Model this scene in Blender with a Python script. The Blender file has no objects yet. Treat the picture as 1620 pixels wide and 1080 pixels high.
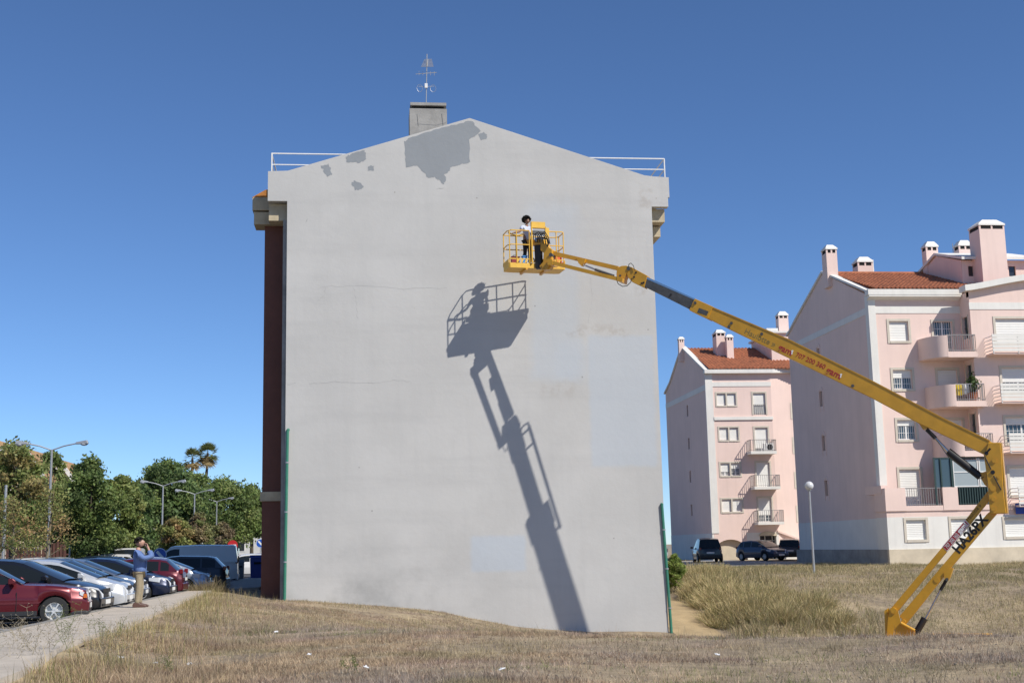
import bpy, bmesh, math, random
import numpy as np
from mathutils import Vector, Matrix
from mathutils.geometry import tessellate_polygon

random.seed(7)
rng = np.random.default_rng(11)
sc = bpy.context.scene
col = sc.collection
R = math.radians

# ------------------------------------------------------------------ camera
# world: x runs along the grey gable wall, y away from the photographer, z up; z = 0 is eye level
FPX, PITCH, ROLL, YAW = 2000.0, R(9.23), R(-1.2), R(6.5)
FW = Vector((math.sin(YAW)*math.cos(PITCH), math.cos(YAW)*math.cos(PITCH), math.sin(PITCH)))
_rt = Vector((math.cos(YAW), -math.sin(YAW), 0)); _up = _rt.cross(FW)
RT = _rt*math.cos(ROLL) + _up*math.sin(ROLL)
UP = -_rt*math.sin(ROLL) + _up*math.cos(ROLL)
cam_d = bpy.data.cameras.new('camera'); cam = bpy.data.objects.new('camera', cam_d); col.objects.link(cam)
cam_d.sensor_width = 36.0; cam_d.lens = FPX/1620.0*36.0; cam_d.clip_start = 0.1; cam_d.clip_end = 6000
m = Matrix((RT, UP, -FW)).transposed().to_4x4(); cam.matrix_world = m
sc.camera = cam
sc.render.resolution_x = 1024; sc.render.resolution_y = 682

# ------------------------------------------------------------------ light
SUN_EL, SUN_AZ = R(44), R(45)          # azimuth: from the wall's normal towards the right
to_sun = Vector((math.cos(SUN_EL)*math.sin(SUN_AZ), -math.cos(SUN_EL)*math.cos(SUN_AZ), math.sin(SUN_EL)))
world = bpy.data.worlds.new('World'); sc.world = world; world.use_nodes = True
wn = world.node_tree; bg = wn.nodes['Background']
sky = wn.nodes.new('ShaderNodeTexSky'); sky.sky_type = 'NISHITA'; sky.sun_disc = False
sky.sun_elevation = SUN_EL; sky.sun_rotation = math.atan2(to_sun.x, to_sun.y)
sky.altitude = 50; sky.air_density = 0.72; sky.dust_density = 0.0; sky.ozone_density = 9.0
wn.links.new(sky.outputs[0], bg.inputs[0]); bg.inputs[1].default_value = 0.103
sun_d = bpy.data.lights.new('sun', 'SUN'); sun = bpy.data.objects.new('sun', sun_d); col.objects.link(sun)
sun_d.energy = 4.1; sun_d.angle = R(0.53); sun_d.color = (1.0, 0.95, 0.86)
sun.rotation_euler = (-to_sun).to_track_quat('-Z', 'Y').to_euler(); sun.location = (0, 0, 60)
sc.view_settings.view_transform = 'Standard'; sc.view_settings.look = 'None'
sc.view_settings.exposure = 0.35; sc.view_settings.gamma = 1.0

# ------------------------------------------------------------------ helpers
def ray(px, py):
    return FW + RT*((px-810)/FPX) + UP*((540-py)/FPX)
def at(px, py, Y):                       # where the sight line of a photo point meets the plane y = Y
    r = ray(px, py); return r*(Y/r.y)
def atx(px, py, X):
    r = ray(px, py); return r*(X/r.x)
def atz(px, py, Z):
    r = ray(px, py); return r*(Z/r.z)
def sstep(a, b, x):
    t = np.clip((np.asarray(x, float)-a)/(b-a), 0, 1); return t*t*(3-2*t)
_NT = np.random.default_rng(5).random((64, 64))
def vnoise(x, y):                        # smooth value noise, 0..1
    x = np.asarray(x, float); y = np.asarray(y, float)
    xi = np.floor(x).astype(int); yi = np.floor(y).astype(int); fx = x-xi; fy = y-yi
    fx = fx*fx*(3-2*fx); fy = fy*fy*(3-2*fy); g = lambda i, j: _NT[i % 64, j % 64]
    return (g(xi, yi)*(1-fx)+g(xi+1, yi)*fx)*(1-fy) + (g(xi, yi+1)*(1-fx)+g(xi+1, yi+1)*fx)*fy

# ------------------------------------------------------------------ materials
def mat(name, color, rough=0.85, var=0.0, scale=4.0, bump=0.0, bscale=40.0, metal=0.0, spec=0.5, coat=0.0, var2=None, trans=0.0, streak=0.0):
    m = bpy.data.materials.new(name); m.use_nodes = True
    nt = m.node_tree; b = nt.nodes['Principled BSDF']
    b.inputs['Base Color'].default_value = (*color, 1); b.inputs['Roughness'].default_value = rough
    b.inputs['Metallic'].default_value = metal; b.inputs['Specular IOR Level'].default_value = spec
    if coat: b.inputs['Coat Weight'].default_value = coat; b.inputs['Coat Roughness'].default_value = 0.04
    if var or bump:
        geo = nt.nodes.new('ShaderNodeNewGeometry')
    if var:
        n = nt.nodes.new('ShaderNodeTexNoise'); n.inputs['Scale'].default_value = scale; n.inputs['Detail'].default_value = 6
        n.inputs['Roughness'].default_value = 0.65
        nt.links.new(geo.outputs['Position'], n.inputs['Vector'])
        r = nt.nodes.new('ShaderNodeValToRGB'); r.color_ramp.elements[0].position = 0.3; r.color_ramp.elements[1].position = 0.7
        c2 = var2 or tuple(c*(1-var) for c in color)
        r.color_ramp.elements[0].color = (*c2, 1); r.color_ramp.elements[1].color = (*color, 1)
        nt.links.new(n.outputs['Fac'], r.inputs['Fac']); outc = r.outputs['Color']
        if streak:                       # rain-washed dirt runs
            mp = nt.nodes.new('ShaderNodeMapping'); mp.inputs['Scale'].default_value = (2.6, 2.6, 0.16); nt.links.new(geo.outputs['Position'], mp.inputs[0])
            n3 = nt.nodes.new('ShaderNodeTexNoise'); n3.inputs['Scale'].default_value = 1.0; n3.inputs['Detail'].default_value = 7; n3.inputs['Roughness'].default_value = 0.7; nt.links.new(mp.outputs[0], n3.inputs['Vector'])
            mr = nt.nodes.new('ShaderNodeMapRange'); mr.inputs['From Min'].default_value = 0.48; mr.inputs['From Max'].default_value = 0.75; mr.inputs['To Max'].default_value = streak*2.2; nt.links.new(n3.outputs['Fac'], mr.inputs['Value'])
            mx = nt.nodes.new('ShaderNodeMixRGB'); mx.inputs[2].default_value = (color[0]*0.55, color[1]*0.55, color[2]*0.55, 1); nt.links.new(mr.outputs[0], mx.inputs[0]); nt.links.new(outc, mx.inputs[1]); outc = mx.outputs[0]
        nt.links.new(outc, b.inputs['Base Color'])
    if bump:
        n2 = nt.nodes.new('ShaderNodeTexNoise'); n2.inputs['Scale'].default_value = bscale; n2.inputs['Detail'].default_value = 5
        nt.links.new(geo.outputs['Position'], n2.inputs['Vector'])
        bp = nt.nodes.new('ShaderNodeBump'); bp.inputs['Strength'].default_value = bump; bp.inputs['Distance'].default_value = 0.02
        nt.links.new(n2.outputs['Fac'], bp.inputs['Height']); nt.links.new(bp.outputs['Normal'], b.inputs['Normal'])
    return m
def mat_attr(name, rough=0.8, trans=0.0, spec=0.3):        # colour comes from each blade's or leaf's own colour
    m = bpy.data.materials.new(name); m.use_nodes = True
    nt = m.node_tree; b = nt.nodes['Principled BSDF']; a = nt.nodes.new('ShaderNodeAttribute'); a.attribute_name = 'Col'
    nt.links.new(a.outputs['Color'], b.inputs['Base Color']); b.inputs['Roughness'].default_value = rough
    b.inputs['Specular IOR Level'].default_value = spec
    if trans:
        t = nt.nodes.new('ShaderNodeBsdfTranslucent'); nt.links.new(a.outputs['Color'], t.inputs['Color'])
        mx = nt.nodes.new('ShaderNodeMixShader'); mx.inputs[0].default_value = trans
        nt.links.new(b.outputs[0], mx.inputs[1]); nt.links.new(t.outputs[0], mx.inputs[2])
        nt.links.new(mx.outputs[0], nt.nodes['Material Output'].inputs['Surface'])
    return m
def glass(name, tint=(0.02, 0.025, 0.03), rough=0.04):
    return mat(name, tint, rough=rough, spec=0.6)

M = {}
M['pink'] = mat('pink render', (0.80, 0.615, 0.545), 0.9, 0.10, 0.35, 0.15, 30, streak=0.08)
M['white'] = mat('white paint', (0.76, 0.74, 0.69), 0.8, 0.10, 0.8, 0.08, 25, streak=0.10)
M['cream'] = mat('cream paint', (0.66, 0.57, 0.43), 0.9, 0.3, 0.8, 0.2, 25)
M['beigestone'] = mat('beige stone trim', (0.62, 0.56, 0.47), 0.85, 0.15, 2.0)
M['shutter'] = mat('white roller shutter', (0.74, 0.73, 0.69), 0.55, 0.05, 3)
M['pane'] = glass('window glass', (0.05, 0.08, 0.10))
M['darkpane'] = glass('dark glass', (0.03, 0.035, 0.04))
M['greenframe'] = mat('dark green metal', (0.03, 0.055, 0.05), 0.4)
M['greyrail'] = mat('grey steel rail', (0.24, 0.23, 0.23), 0.5)
M['whiterail'] = mat('white steel rail', (0.75, 0.74, 0.72), 0.5, 0.12, 6)
M['tile'] = mat('terracotta tile', (0.50, 0.175, 0.08), 0.85, 0.55, 2.6, 0.2, 20)
M['dark'] = mat('black void', (0.012, 0.012, 0.013), 0.9)
M['yellow'] = mat('yellow machine paint', (0.66, 0.335, 0.02), 0.42, 0.22, 2.2, 0.05, 12, coat=0.15)
M['yellow2'] = mat('bright yellow rail paint', (0.80, 0.47, 0.055), 0.5, 0.18, 5)
M['steelblack'] = mat('dark grey boom steel', (0.10, 0.098, 0.095), 0.5, 0.45, 3.5)
M['black'] = mat('black rubber', (0.016, 0.016, 0.017), 0.6)
M['chrome'] = mat('polished rod', (0.55, 0.55, 0.56), 0.22, metal=1.0)
M['red'] = mat('red print', (0.38, 0.02, 0.025), 0.5)
M['ink'] = mat('black print', (0.015, 0.014, 0.013), 0.6)
M['fadedink'] = mat('faded print', (0.23, 0.17, 0.06), 0.7)
M['printwhite'] = mat('white print', (0.8, 0.8, 0.78), 0.5)
M['concrete'] = mat('weathered concrete', (0.38, 0.365, 0.34), 0.95, 0.4, 1.3, 0.4, 12)
M['brown'] = mat('dark brown cladding', (0.165, 0.058, 0.036), 0.7, 0.25, 1.5, 0.2, 14)
M['eave'] = mat('stained beige concrete', (0.56, 0.47, 0.32), 0.9, 0.35, 1.6, 0.2, 20)
M['rust'] = mat('orange stain', (0.55, 0.22, 0.05), 0.9, 0.45, 4)
M['green'] = mat('green pipe paint', (0.045, 0.21, 0.14), 0.45, 0.25, 3)
M['galv'] = mat('galvanised steel', (0.42, 0.43, 0.44), 0.45, 0.15, 4, metal=0.5)
M['lampglass'] = mat('lamp cover', (0.62, 0.63, 0.64), 0.2)
M['bark'] = mat('bark', (0.12, 0.095, 0.07), 0.95, 0.5, 6, 0.6, 30)
M['leaf'] = mat_attr('leaf', 0.6, 0.38)
M['blade'] = mat_attr('dry grass', 0.85, 0.25)
M['weed'] = mat_attr('weed', 0.85, 0.2)
M['skin'] = mat('skin', (0.42, 0.24, 0.17), 0.55)
M['skindark'] = mat('tanned skin', (0.25, 0.13, 0.085), 0.55)
M['hair'] = mat('dark hair', (0.018, 0.014, 0.011), 0.8, 0.4, 30, 0.8, 60)
M['tyre'] = mat('tyre rubber', (0.018, 0.018, 0.018), 0.8)
M['rim'] = mat('alloy', (0.60, 0.60, 0.59), 0.4, metal=0.25)
M['trim'] = mat('black plastic trim', (0.022, 0.022, 0.023), 0.55)
M['carglass'] = mat('car glass', (0.014, 0.017, 0.018), 0.03, spec=0.3)
M['headlamp'] = mat('headlamp glass', (0.55, 0.57, 0.6), 0.08, spec=0.8)
M['taillamp'] = mat('tail lamp', (0.16, 0.008, 0.01), 0.15)
M['amber'] = mat('amber lamp', (0.55, 0.13, 0.02), 0.2)
M['plate'] = mat('number plate', (0.75, 0.75, 0.72), 0.5)

# ------------------------------------------------------------------ object helpers
def tag(o, label=None, cat=None, group=None, kind=None):
    if label: o['label'] = label
    if cat: o['category'] = cat
    if group: o['group'] = group
    if kind: o['kind'] = kind
    return o
def empty(name, loc, label, cat, group=None, rotz=0.0):
    o = bpy.data.objects.new(name, None); col.objects.link(o); o.location = loc; o.rotation_euler = (0, 0, rotz)
    o.empty_display_size = 0.3
    return tag(o, label, cat, group)
def world_loc(p):
    v = Vector((0, 0, 0))
    while p is not None:
        v += p.location; p = p.parent
    return v
class MB:
    """collects shapes; build() links them as ONE mesh object"""
    def __init__(s): s.v = []; s.f = []
    def add(s, vs, fs):
        o = len(s.v); s.v += [tuple(p) for p in vs]; s.f += [tuple(i+o for i in f) for f in fs]; return s
    def box(s, x0, x1, y0, y1, z0, z1):
        vs = [(x0,y0,z0),(x1,y0,z0),(x1,y1,z0),(x0,y1,z0),(x0,y0,z1),(x1,y0,z1),(x1,y1,z1),(x0,y1,z1)]
        return s.add(vs, [(3,2,1,0),(4,5,6,7),(0,1,5,4),(1,2,6,5),(2,3,7,6),(3,0,4,7)])
    def bar(s, a, b, w, h=None, up=(0,0,1)):          # rectangular bar from a to b
        a = Vector(a); b = Vector(b); d = (b-a).normalized(); u = Vector(up)
        if abs(d.dot(u)) > 0.98: u = Vector((0,1,0))
        sd = d.cross(u).normalized(); u = sd.cross(d); h = h or w
        vs = []
        for p in (a, b):
            for i, j in ((-1,-1),(1,-1),(1,1),(-1,1)): vs.append(p+sd*(i*w/2)+u*(j*h/2))
        return s.add(vs, [(3,2,1,0),(4,5,6,7),(0,1,5,4),(1,2,6,5),(2,3,7,6),(3,0,4,7)])
    def tube(s, pts, r, n=8, caps=True):
        pts = [Vector(p) for p in pts]; rs = r if isinstance(r, (list, tuple)) else [r]*len(pts)
        vs = []; fs = []; prev = None
        for i, p in enumerate(pts):
            d = (pts[min(i+1, len(pts)-1)]-pts[max(i-1, 0)]).normalized()
            if prev is None:
                u = Vector((0,0,1)) if abs(d.z) < 0.9 else Vector((1,0,0)); u = (u-d*u.dot(d)).normalized()
            else:
                u = (prev-d*prev.dot(d)).normalized()
            prev = u; w = d.cross(u)
            for k in range(n):
                a = 2*math.pi*k/n; vs.append(p+(u*math.cos(a)+w*math.sin(a))*rs[i])
        for i in range(len(pts)-1):
            for k in range(n):
                k2 = (k+1) % n; fs.append((i*n+k, i*n+k2, (i+1)*n+k2, (i+1)*n+k))
        if caps: fs.append(tuple(range(n-1, -1, -1))); fs.append(tuple((len(pts)-1)*n+k for k in range(n)))
        return s.add(vs, fs)
    def prism(s, poly, a, b, axis='y'):               # polygon in the plane across axis, swept from a to b
        n = len(poly)
        f = {'y': lambda p, t: (p[0], t, p[1]), 'x': lambda p, t: (t, p[0], p[1]), 'z': lambda p, t: (p[0], p[1], t)}[axis]
        vs = [f(p, a) for p in poly]+[f(p, b) for p in poly]
        return s.add(vs, [tuple(range(n-1,-1,-1)), tuple(range(n, 2*n))]+[(i, (i+1)%n, n+(i+1)%n, n+i) for i in range(n)])
    def lathe(s, prof, c=(0,0,0), n=12, axis='z'):
        vs = []; fs = []; k = len(prof)
        for i in range(n):
            a = 2*math.pi*i/n
            for r_, h in prof:
                p = {'z': (r_*math.cos(a), r_*math.sin(a), h), 'y': (r_*math.cos(a), h, r_*math.sin(a)), 'x': (h, r_*math.cos(a), r_*math.sin(a))}[axis]
                vs.append((p[0]+c[0], p[1]+c[1], p[2]+c[2]))
        for i in range(n):
            j = (i+1) % n
            for q in range(k-1): fs.append((i*k+q, j*k+q, j*k+q+1, i*k+q+1))
        return s.add(vs, fs)
    def ball(s, c, r, n=10, m=7):
        rr = r if isinstance(r, (tuple, list)) else (r, r, r)
        prof = [(math.sin(math.pi*i/m), -math.cos(math.pi*i/m)) for i in range(m+1)]
        t = MB().lathe(prof, n=n); return s.add([(c[0]+p[0]*rr[0], c[1]+p[1]*rr[1], c[2]+p[2]*rr[2]) for p in t.v], t.f)
    def xf(s, fn): s.v = [tuple(fn(Vector(p))) for p in s.v]; return s
    def mesh(s, name, off=(0,0,0), smooth=False):
        me = bpy.data.meshes.new(name); o = Vector(off)
        me.from_pydata([(p[0]-o[0], p[1]-o[1], p[2]-o[2]) for p in s.v], [], s.f)
        bm = bmesh.new(); bm.from_mesh(me); bmesh.ops.recalc_face_normals(bm, faces=bm.faces); bm.to_mesh(me); bm.free()
        if smooth:
            me.polygons.foreach_set('use_smooth', [True]*len(me.polygons))
            if smooth != 'all': me.set_sharp_from_angle(angle=R(35))
        me.update(); return me
    def build(s, name, m, parent=None, world=True, smooth=False, bevel=0.0, loc=None):
        """world=True: shapes were given in world coordinates (parents unrotated)"""
        off = world_loc(parent) if (world and parent is not None) else Vector((0,0,0))
        if loc is not None: off = off + (Vector(loc)-off)
        me = s.mesh(name, off, smooth)
        if m is not None: me.materials.append(m)
        o = bpy.data.objects.new(name, me); col.objects.link(o)
        if parent is not None:
            o.parent = parent
            if loc is not None: o.location = Vector(loc)-world_loc(parent)
        elif loc is not None: o.location = loc
        if bevel:
            b = o.modifiers.new('bevel', 'BEVEL'); b.width = bevel; b.segments = 2; b.limit_method = 'ANGLE'
        return o
def link_mesh(name, me, parent, loc=(0,0,0), rot=(0,0,0), scl=(1,1,1)):
    o = bpy.data.objects.new(name, me); col.objects.link(o); o.parent = parent
    o.location = loc; o.rotation_euler = rot; o.scale = scl; return o
def copy_tree(o, parent=None):
    c = o.copy(); col.objects.link(c); c.parent = parent
    for k in list(o.children): copy_tree(k, c)
    return c
def text_mesh(txt, size, depth=0.0, bold=0.0, shear=0.0):
    cu = bpy.data.curves.new('lettering', 'FONT'); cu.body = txt; cu.size = size; cu.extrude = depth; cu.offset = bold; cu.shear = shear
    cu.resolution_u = 3
    o = bpy.data.objects.new('lettering_tmp', cu); col.objects.link(o)
    dg = bpy.context.evaluated_depsgraph_get(); me = bpy.data.meshes.new_from_object(o.evaluated_get(dg))
    bpy.data.objects.remove(o); bpy.data.curves.remove(cu); me.name = 'lettering'; return me
def soup(name, V, F, C, m, parent=None, loc=(0,0,0)):     # big triangle/quad meshes straight from numpy; C = colour per vertex
    me = bpy.data.meshes.new(name); k = F.shape[1]
    me.vertices.add(len(V)); me.vertices.foreach_set('co', (V-np.array(loc)).astype(np.float32).ravel())
    me.loops.add(F.size); me.loops.foreach_set('vertex_index', F.astype(np.int32).ravel())
    me.polygons.add(len(F)); me.polygons.foreach_set('loop_start', np.arange(0, F.size, k, dtype=np.int32))
    me.update(calc_edges=True)
    a = me.color_attributes.new('Col', 'FLOAT_COLOR', 'POINT')
    cc = np.ones((len(V), 4), np.float32); cc[:, :3] = C; a.data.foreach_set('color', cc.ravel())
    me.materials.append(m)
    o = bpy.data.objects.new(name, me); col.objects.link(o)
    if parent is not None: o.parent = parent; o.location = Vector(loc)-world_loc(parent)
    else: o.location = loc
    return o
# ------------------------------------------------------------------ ground
PEX = [-4.0, -4.2, -4.71, -4.79, -5.2, -5.7, -5.8, -5.6, -4.3, -4.3, -4.8]; PEY = [8, 16, 21, 27, 34, 42, 48.5, 50, 51.2, 60, 75]
def hgt(x, y):
    x = np.asarray(x, float); y = np.asarray(y, float)
    crest = np.interp(x, [-4, 2.4, 5.4, 7, 9, 11, 14], [24.5, 23.6, 22.1, 21.3, 19.6, 18.2, 17.5])
    sx = np.interp(x, [-4.4, -3, -1.9, -0.6, 1, 2.6, 5, 8, 12], [0, 0.02, 0.085, 0.19, 0.30, 0.40, 0.68, 0.92, 1])
    drop = sstep(crest, crest+13, y)*3.0
    rise = np.interp(y, [37.5, 40, 46, 50, 54, 58, 66], [0, 0.2, 1.25, 1.95, 2.25, 2.55, 3.15])
    h = -1.6 - sx*drop + sx*rise
    h = h + 0.06*np.sin(x*0.7+1)*sstep(5, 12, y)*sstep(-5, -3, x)
    # bank of tall grass right of the path
    h = h + sstep(13.0, 14.3, x)*sstep(41, 46, y)*(1-sstep(58, 68, y))*0.45
    # pavement / car park side: flat; the earth is a little higher along the pavement
    pe = np.interp(y, PEY, PEX); h = h + 0.17*(1-sstep(pe, pe+2.4, x))
    left = 1-sstep(pe-0.6, pe-0.1, x); h = h*(1-left) + (-1.75)*left
    far = sstep(64, 74, y)*sstep(-2, 4, x); h = h*(1-far) + (-1.36)*far
    return h + 0.05*(vnoise(x*0.9, y*0.9)-0.5)*(1-left)
def axis(parts):
    out = []
    for a, b, st in parts: out += list(np.arange(a, b, st))
    return np.array(out+[parts[-1][1]])
gx = axis([(-3000,-400,400), (-400,-60,40), (-60,-12,4), (-12,36,0.5), (36,80,4), (80,400,40), (400,3000,400)])
gy = axis([(-200,0,20), (0,12,1.5), (12,72,0.5), (72,120,4), (120,400,40), (400,4000,400)])
GX, GY = np.meshgrid(gx, gy, indexing='ij'); GZ = hgt(GX, GY)
V = np.stack([GX.ravel(), GY.ravel(), GZ.ravel()], 1); ny = len(gy)
I, J = np.meshgrid(np.arange(len(gx)-1), np.arange(ny-1), indexing='ij'); b0 = (I*ny+J).ravel()
F = np.stack([b0, b0+ny, b0+ny+1, b0+1], 1)
mg = bpy.data.materials.new('dry earth'); mg.use_nodes = True; nt = mg.node_tree; bs = nt.nodes['Principled BSDF']; bs.inputs['Roughness'].default_value = 0.95
geo = nt.nodes.new('ShaderNodeNewGeometry')
def gnoise(scale, det=8, rough=0.65):
    n = nt.nodes.new('ShaderNodeTexNoise'); n.inputs['Scale'].default_value = scale; n.inputs['Detail'].default_value = det; n.inputs['Roughness'].default_value = rough
    nt.links.new(geo.outputs['Position'], n.inputs['Vector']); return n
n1 = gnoise(0.35); n2 = gnoise(5.0); n3 = gnoise(45.0)
r1 = nt.nodes.new('ShaderNodeValToRGB'); r1.color_ramp.elements[0].color = (0.26, 0.205, 0.145, 1); r1.color_ramp.elements[1].color = (0.52, 0.41, 0.265, 1)
r1.color_ramp.elements[0].position = 0.38; r1.color_ramp.elements[1].position = 0.66
nt.links.new(n1.outputs['Fac'], r1.inputs['Fac'])
r2 = nt.nodes.new('ShaderNodeValToRGB'); r2.color_ramp.elements[0].color = (0.5, 0.49, 0.47, 1); r2.color_ramp.elements[1].color = (1.1, 1.08, 1.02, 1)
r2.color_ramp.elements[0].position = 0.3; r2.color_ramp.elements[1].position = 0.7; nt.links.new(n2.outputs['Fac'], r2.inputs['Fac'])
mu = nt.nodes.new('ShaderNodeMixRGB'); mu.blend_type = 'MULTIPLY'; mu.inputs[0].default_value = 0.8
nt.links.new(r1.outputs[0], mu.inputs[1]); nt.links.new(r2.outputs[0], mu.inputs[2]); nt.links.new(mu.outputs[0], bs.inputs['Base Color'])
bp = nt.nodes.new('ShaderNodeBump'); bp.inputs['Strength'].default_value = 0.7; bp.inputs['Distance'].default_value = 0.05
nt.links.new(n3.outputs['Fac'], bp.inputs['Height']); nt.links.new(bp.outputs['Normal'], bs.inputs['Normal'])
g = soup('ground', V, F, np.full((len(V), 3), 0.3), mg); tag(g, kind='structure')
for p in g.data.polygons: p.use_smooth = True

M['asphalt'] = mat('asphalt', (0.085, 0.085, 0.088), 0.9, 0.35, 1.2, 0.4, 60)
M['paving'] = mat('pale pavement', (0.53, 0.465, 0.385), 0.92, 0.30, 1.6, 0.6, 45)
M['kerb'] = mat('kerb stone', (0.30, 0.285, 0.26), 0.9, 0.35, 3, 0.3, 30)
M['paint'] = mat('road paint', (0.7, 0.7, 0.68), 0.8, 0.4, 4)
M['sand'] = mat('sandy path', (0.42, 0.31, 0.17), 0.95, 0.35, 1.2, 0.6, 30)

# car park sheet, pavement slab with kerb
o = MB().add([(-60, 8, -1.56), (-6.2, 8, -1.56), (-6.2, 190, -1.56), (-60, 190, -1.56)], [(0,1,2,3)]).build('car_park', M['asphalt']); tag(o, kind='structure')
pts = list(zip(PEX, PEY))
v = []; f = []
for i, (x, y) in enumerate(pts):
    dx = -6.62
    v += [(dx, y, -1.335), (x+0.05*math.sin(i*2.1), y, -1.335), (x+0.08, y, -1.95), (dx, y, -1.95)]
for i in range(len(pts)-1):
    a = i*4; f += [(a, a+1, a+5, a+4), (a+1, a+2, a+6, a+5), (a+3, a, a+4, a+7)]
o = MB().add(v, f).build('pavement', M['paving']); tag(o, kind='structure')
kerb = MB()
kroot = None
me = MB().box(-0.075, 0.075, 0.006, 0.994, -0.3, 0.0).mesh('kerb_stone'); me.materials.append(M['kerb'])
kerb_o = MB().box(-6.76, -6.625, 8, 75, -1.7, -1.36).build('kerb', M['kerb']); tag(kerb_o, kind='structure')
for i in range(24, 62):
    k = link_mesh('kerb_stone', me, kerb_o, (-6.70, i, -1.318+0.004*random.uniform(-1, 1)))
# bay lines between the parked cars
for i, y in enumerate([29.6, 32.4, 35.1, 37.8, 40.5, 43.2, 46.0, 49.0]):
    o = MB().box(-11.4, -6.85, y-0.05, y+0.05, -1.556, -1.554).build('bay_line', M['paint'], None); tag(o, kind='structure')
# paved ground by the pink buildings, its pale edge and the trodden path beside the grey wall
def drape(name, quad_fn, nu, nv, lift, m):
    v = []; f = []
    for i in range(nu+1):
        for j in range(nv+1):
            x, y = quad_fn(i/nu, j/nv); v.append((x, y, float(hgt(x, y))+lift))
    for i in range(nu):
        for j in range(nv): a = i*(nv+1)+j; f.append((a, a+nv+1, a+nv+2, a+1))
    o = MB().add(v, f).build(name, m, smooth='all'); tag(o, kind='structure'); return o
def pathfn(u, v):
    y = 40+26*v; x1 = 13.15+0.25*math.sin(v*17)+0.2*math.sin(v*7+2); return (11.02+(x1-11.02)*u, y)
drape('path', pathfn, 6, 60, 0.012, M['sand'])
M['pale_earth'] = mat('pale trodden earth', (0.46, 0.36, 0.21), 0.95, 0.35, 1.5, 0.6, 30)
def vergefn(u, v):
    y = 15+33*v; c = np.interp(y, [p[1] for p in pts], [p[0] for p in pts]); w = 0.55+0.3*math.sin(v*23)+0.2*math.sin(v*51+1)
    return (c+0.02+u*w, y)
drape('earth_verge', vergefn, 3, 90, 0.015, M['pale_earth'])
o = MB().add([(14, 71.8, -1.345), (27.8, 71.8, -1.345), (27.8, 98.4, -1.345), (14, 98.4, -1.345)], [(0,1,2,3)]).build('parking_yard', mat('pale concrete yard', (0.33, 0.31, 0.28), 0.9, 0.2, 0.8)); tag(o, kind='structure')

# ------------------------------------------------------------------ dry grass
def blades(x, y, z, h, w, lean, colr, seed, name, m, loc, label, cat, two=False):
    r = np.random.default_rng(seed); n = len(x)
    a = r.random(n)*2*np.pi; la = r.random(n)*2*np.pi
    dx = np.cos(a)*w/2; dy = np.sin(a)*w/2
    lx = np.cos(la)*lean*h; ly = np.sin(la)*lean*h
    hz = h*np.sqrt(np.clip(1-lean**2, 0.05, 1))
    if two:
        V = np.stack([np.stack([x-dx, y-dy, z], 1), np.stack([x+dx, y+dy, z], 1),
                      np.stack([x+dx*.7+lx*.35, y+dy*.7+ly*.35, z+hz*.6], 1), np.stack([x-dx*.7+lx*.35, y-dy*.7+ly*.35, z+hz*.6], 1),
                      np.stack([x+lx, y+ly, z+hz], 1)], 1).reshape(-1, 3)
        b = np.arange(n)*5
        F = np.concatenate([np.stack([b, b+1, b+2], 1), np.stack([b, b+2, b+3], 1), np.stack([b+3, b+2, b+4], 1)])
        Cc = np.repeat(colr, 5, axis=0)
    else:
        V = np.stack([np.stack([x-dx, y-dy, z], 1), np.stack([x+dx, y+dy, z], 1), np.stack([x+lx, y+ly, z+hz], 1)], 1).reshape(-1, 3)
        b = np.arange(n)*3; F = np.stack([b, b+1, b+2], 1); Cc = np.repeat(colr, 3, axis=0)
    o = soup(name, V, F, Cc, m, None, loc); tag(o, label, cat, kind='stuff'); return o
def mixcol(n, cols, wts, r):
    k = r.choice(len(cols), n, p=np.array(wts)/sum(wts)); c = np.array(cols)[k]
    return c*(0.5+0.85*r.random((n, 1)))*(0.95+0.1*r.random((n, 3)))
def in_foreground(x, y):
    pe = np.interp(y, [p[1] for p in pts], [p[0] for p in pts]); crest = np.interp(x, [-4, 2.4, 5.4, 7, 9, 11, 14], [24.5, 23.6, 22.1, 21.3, 19.6, 18.2, 17.5])
    return (x > pe+0.05+0.75*vnoise(x*0.0+3, y*1.3)*vnoise(y*3.1, x*0.0)) & ((y < crest+5) | (x < 5.0))
r = np.random.default_rng(21)
def tufts(x, y, nb, hm, spread, colr, seed, name, loc, label, wid=(0.0035, 0.0035)):
    q = np.random.default_rng(seed); n = len(x); k = np.repeat(np.arange(n), nb); m_ = len(k)
    th_ = q.random(m_)*2*np.pi; rd = np.sqrt(q.random(m_))*spread[k]; bx = x[k]+np.cos(th_)*rd; by = y[k]+np.sin(th_)*rd; bz = hgt(bx, by)-0.012
    L = hm[k]*(0.35+0.9*q.random(m_)); az = th_+q.normal(0, 0.9, m_); lean = np.clip(0.32+0.5*rd/np.maximum(spread[k], 1e-3)+q.normal(0, 0.25, m_), 0.02, 0.98)
    tx = bx+np.cos(az)*lean*L; ty = by+np.sin(az)*lean*L; tz = bz+L*np.sqrt(1-lean**2)+0.01
    w_ = wid[0]+wid[1]*q.random(m_); pa = q.random(m_)*2*np.pi; dx = np.cos(pa)*w_; dy = np.sin(pa)*w_
    V = np.stack([np.stack([bx-dx, by-dy, bz], 1), np.stack([bx+dx, by+dy, bz], 1), np.stack([tx+dx*0.35, ty+dy*0.35, tz], 1)], 1).reshape(-1, 3)
    cc = np.repeat(colr[k]*(0.78+0.44*q.random((m_, 1))), 3, axis=0)
    o = soup(name, V, np.arange(3*m_).reshape(-1, 3), cc, M['blade'], None, loc); tag(o, label, 'grass', kind='stuff'); return o
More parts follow.
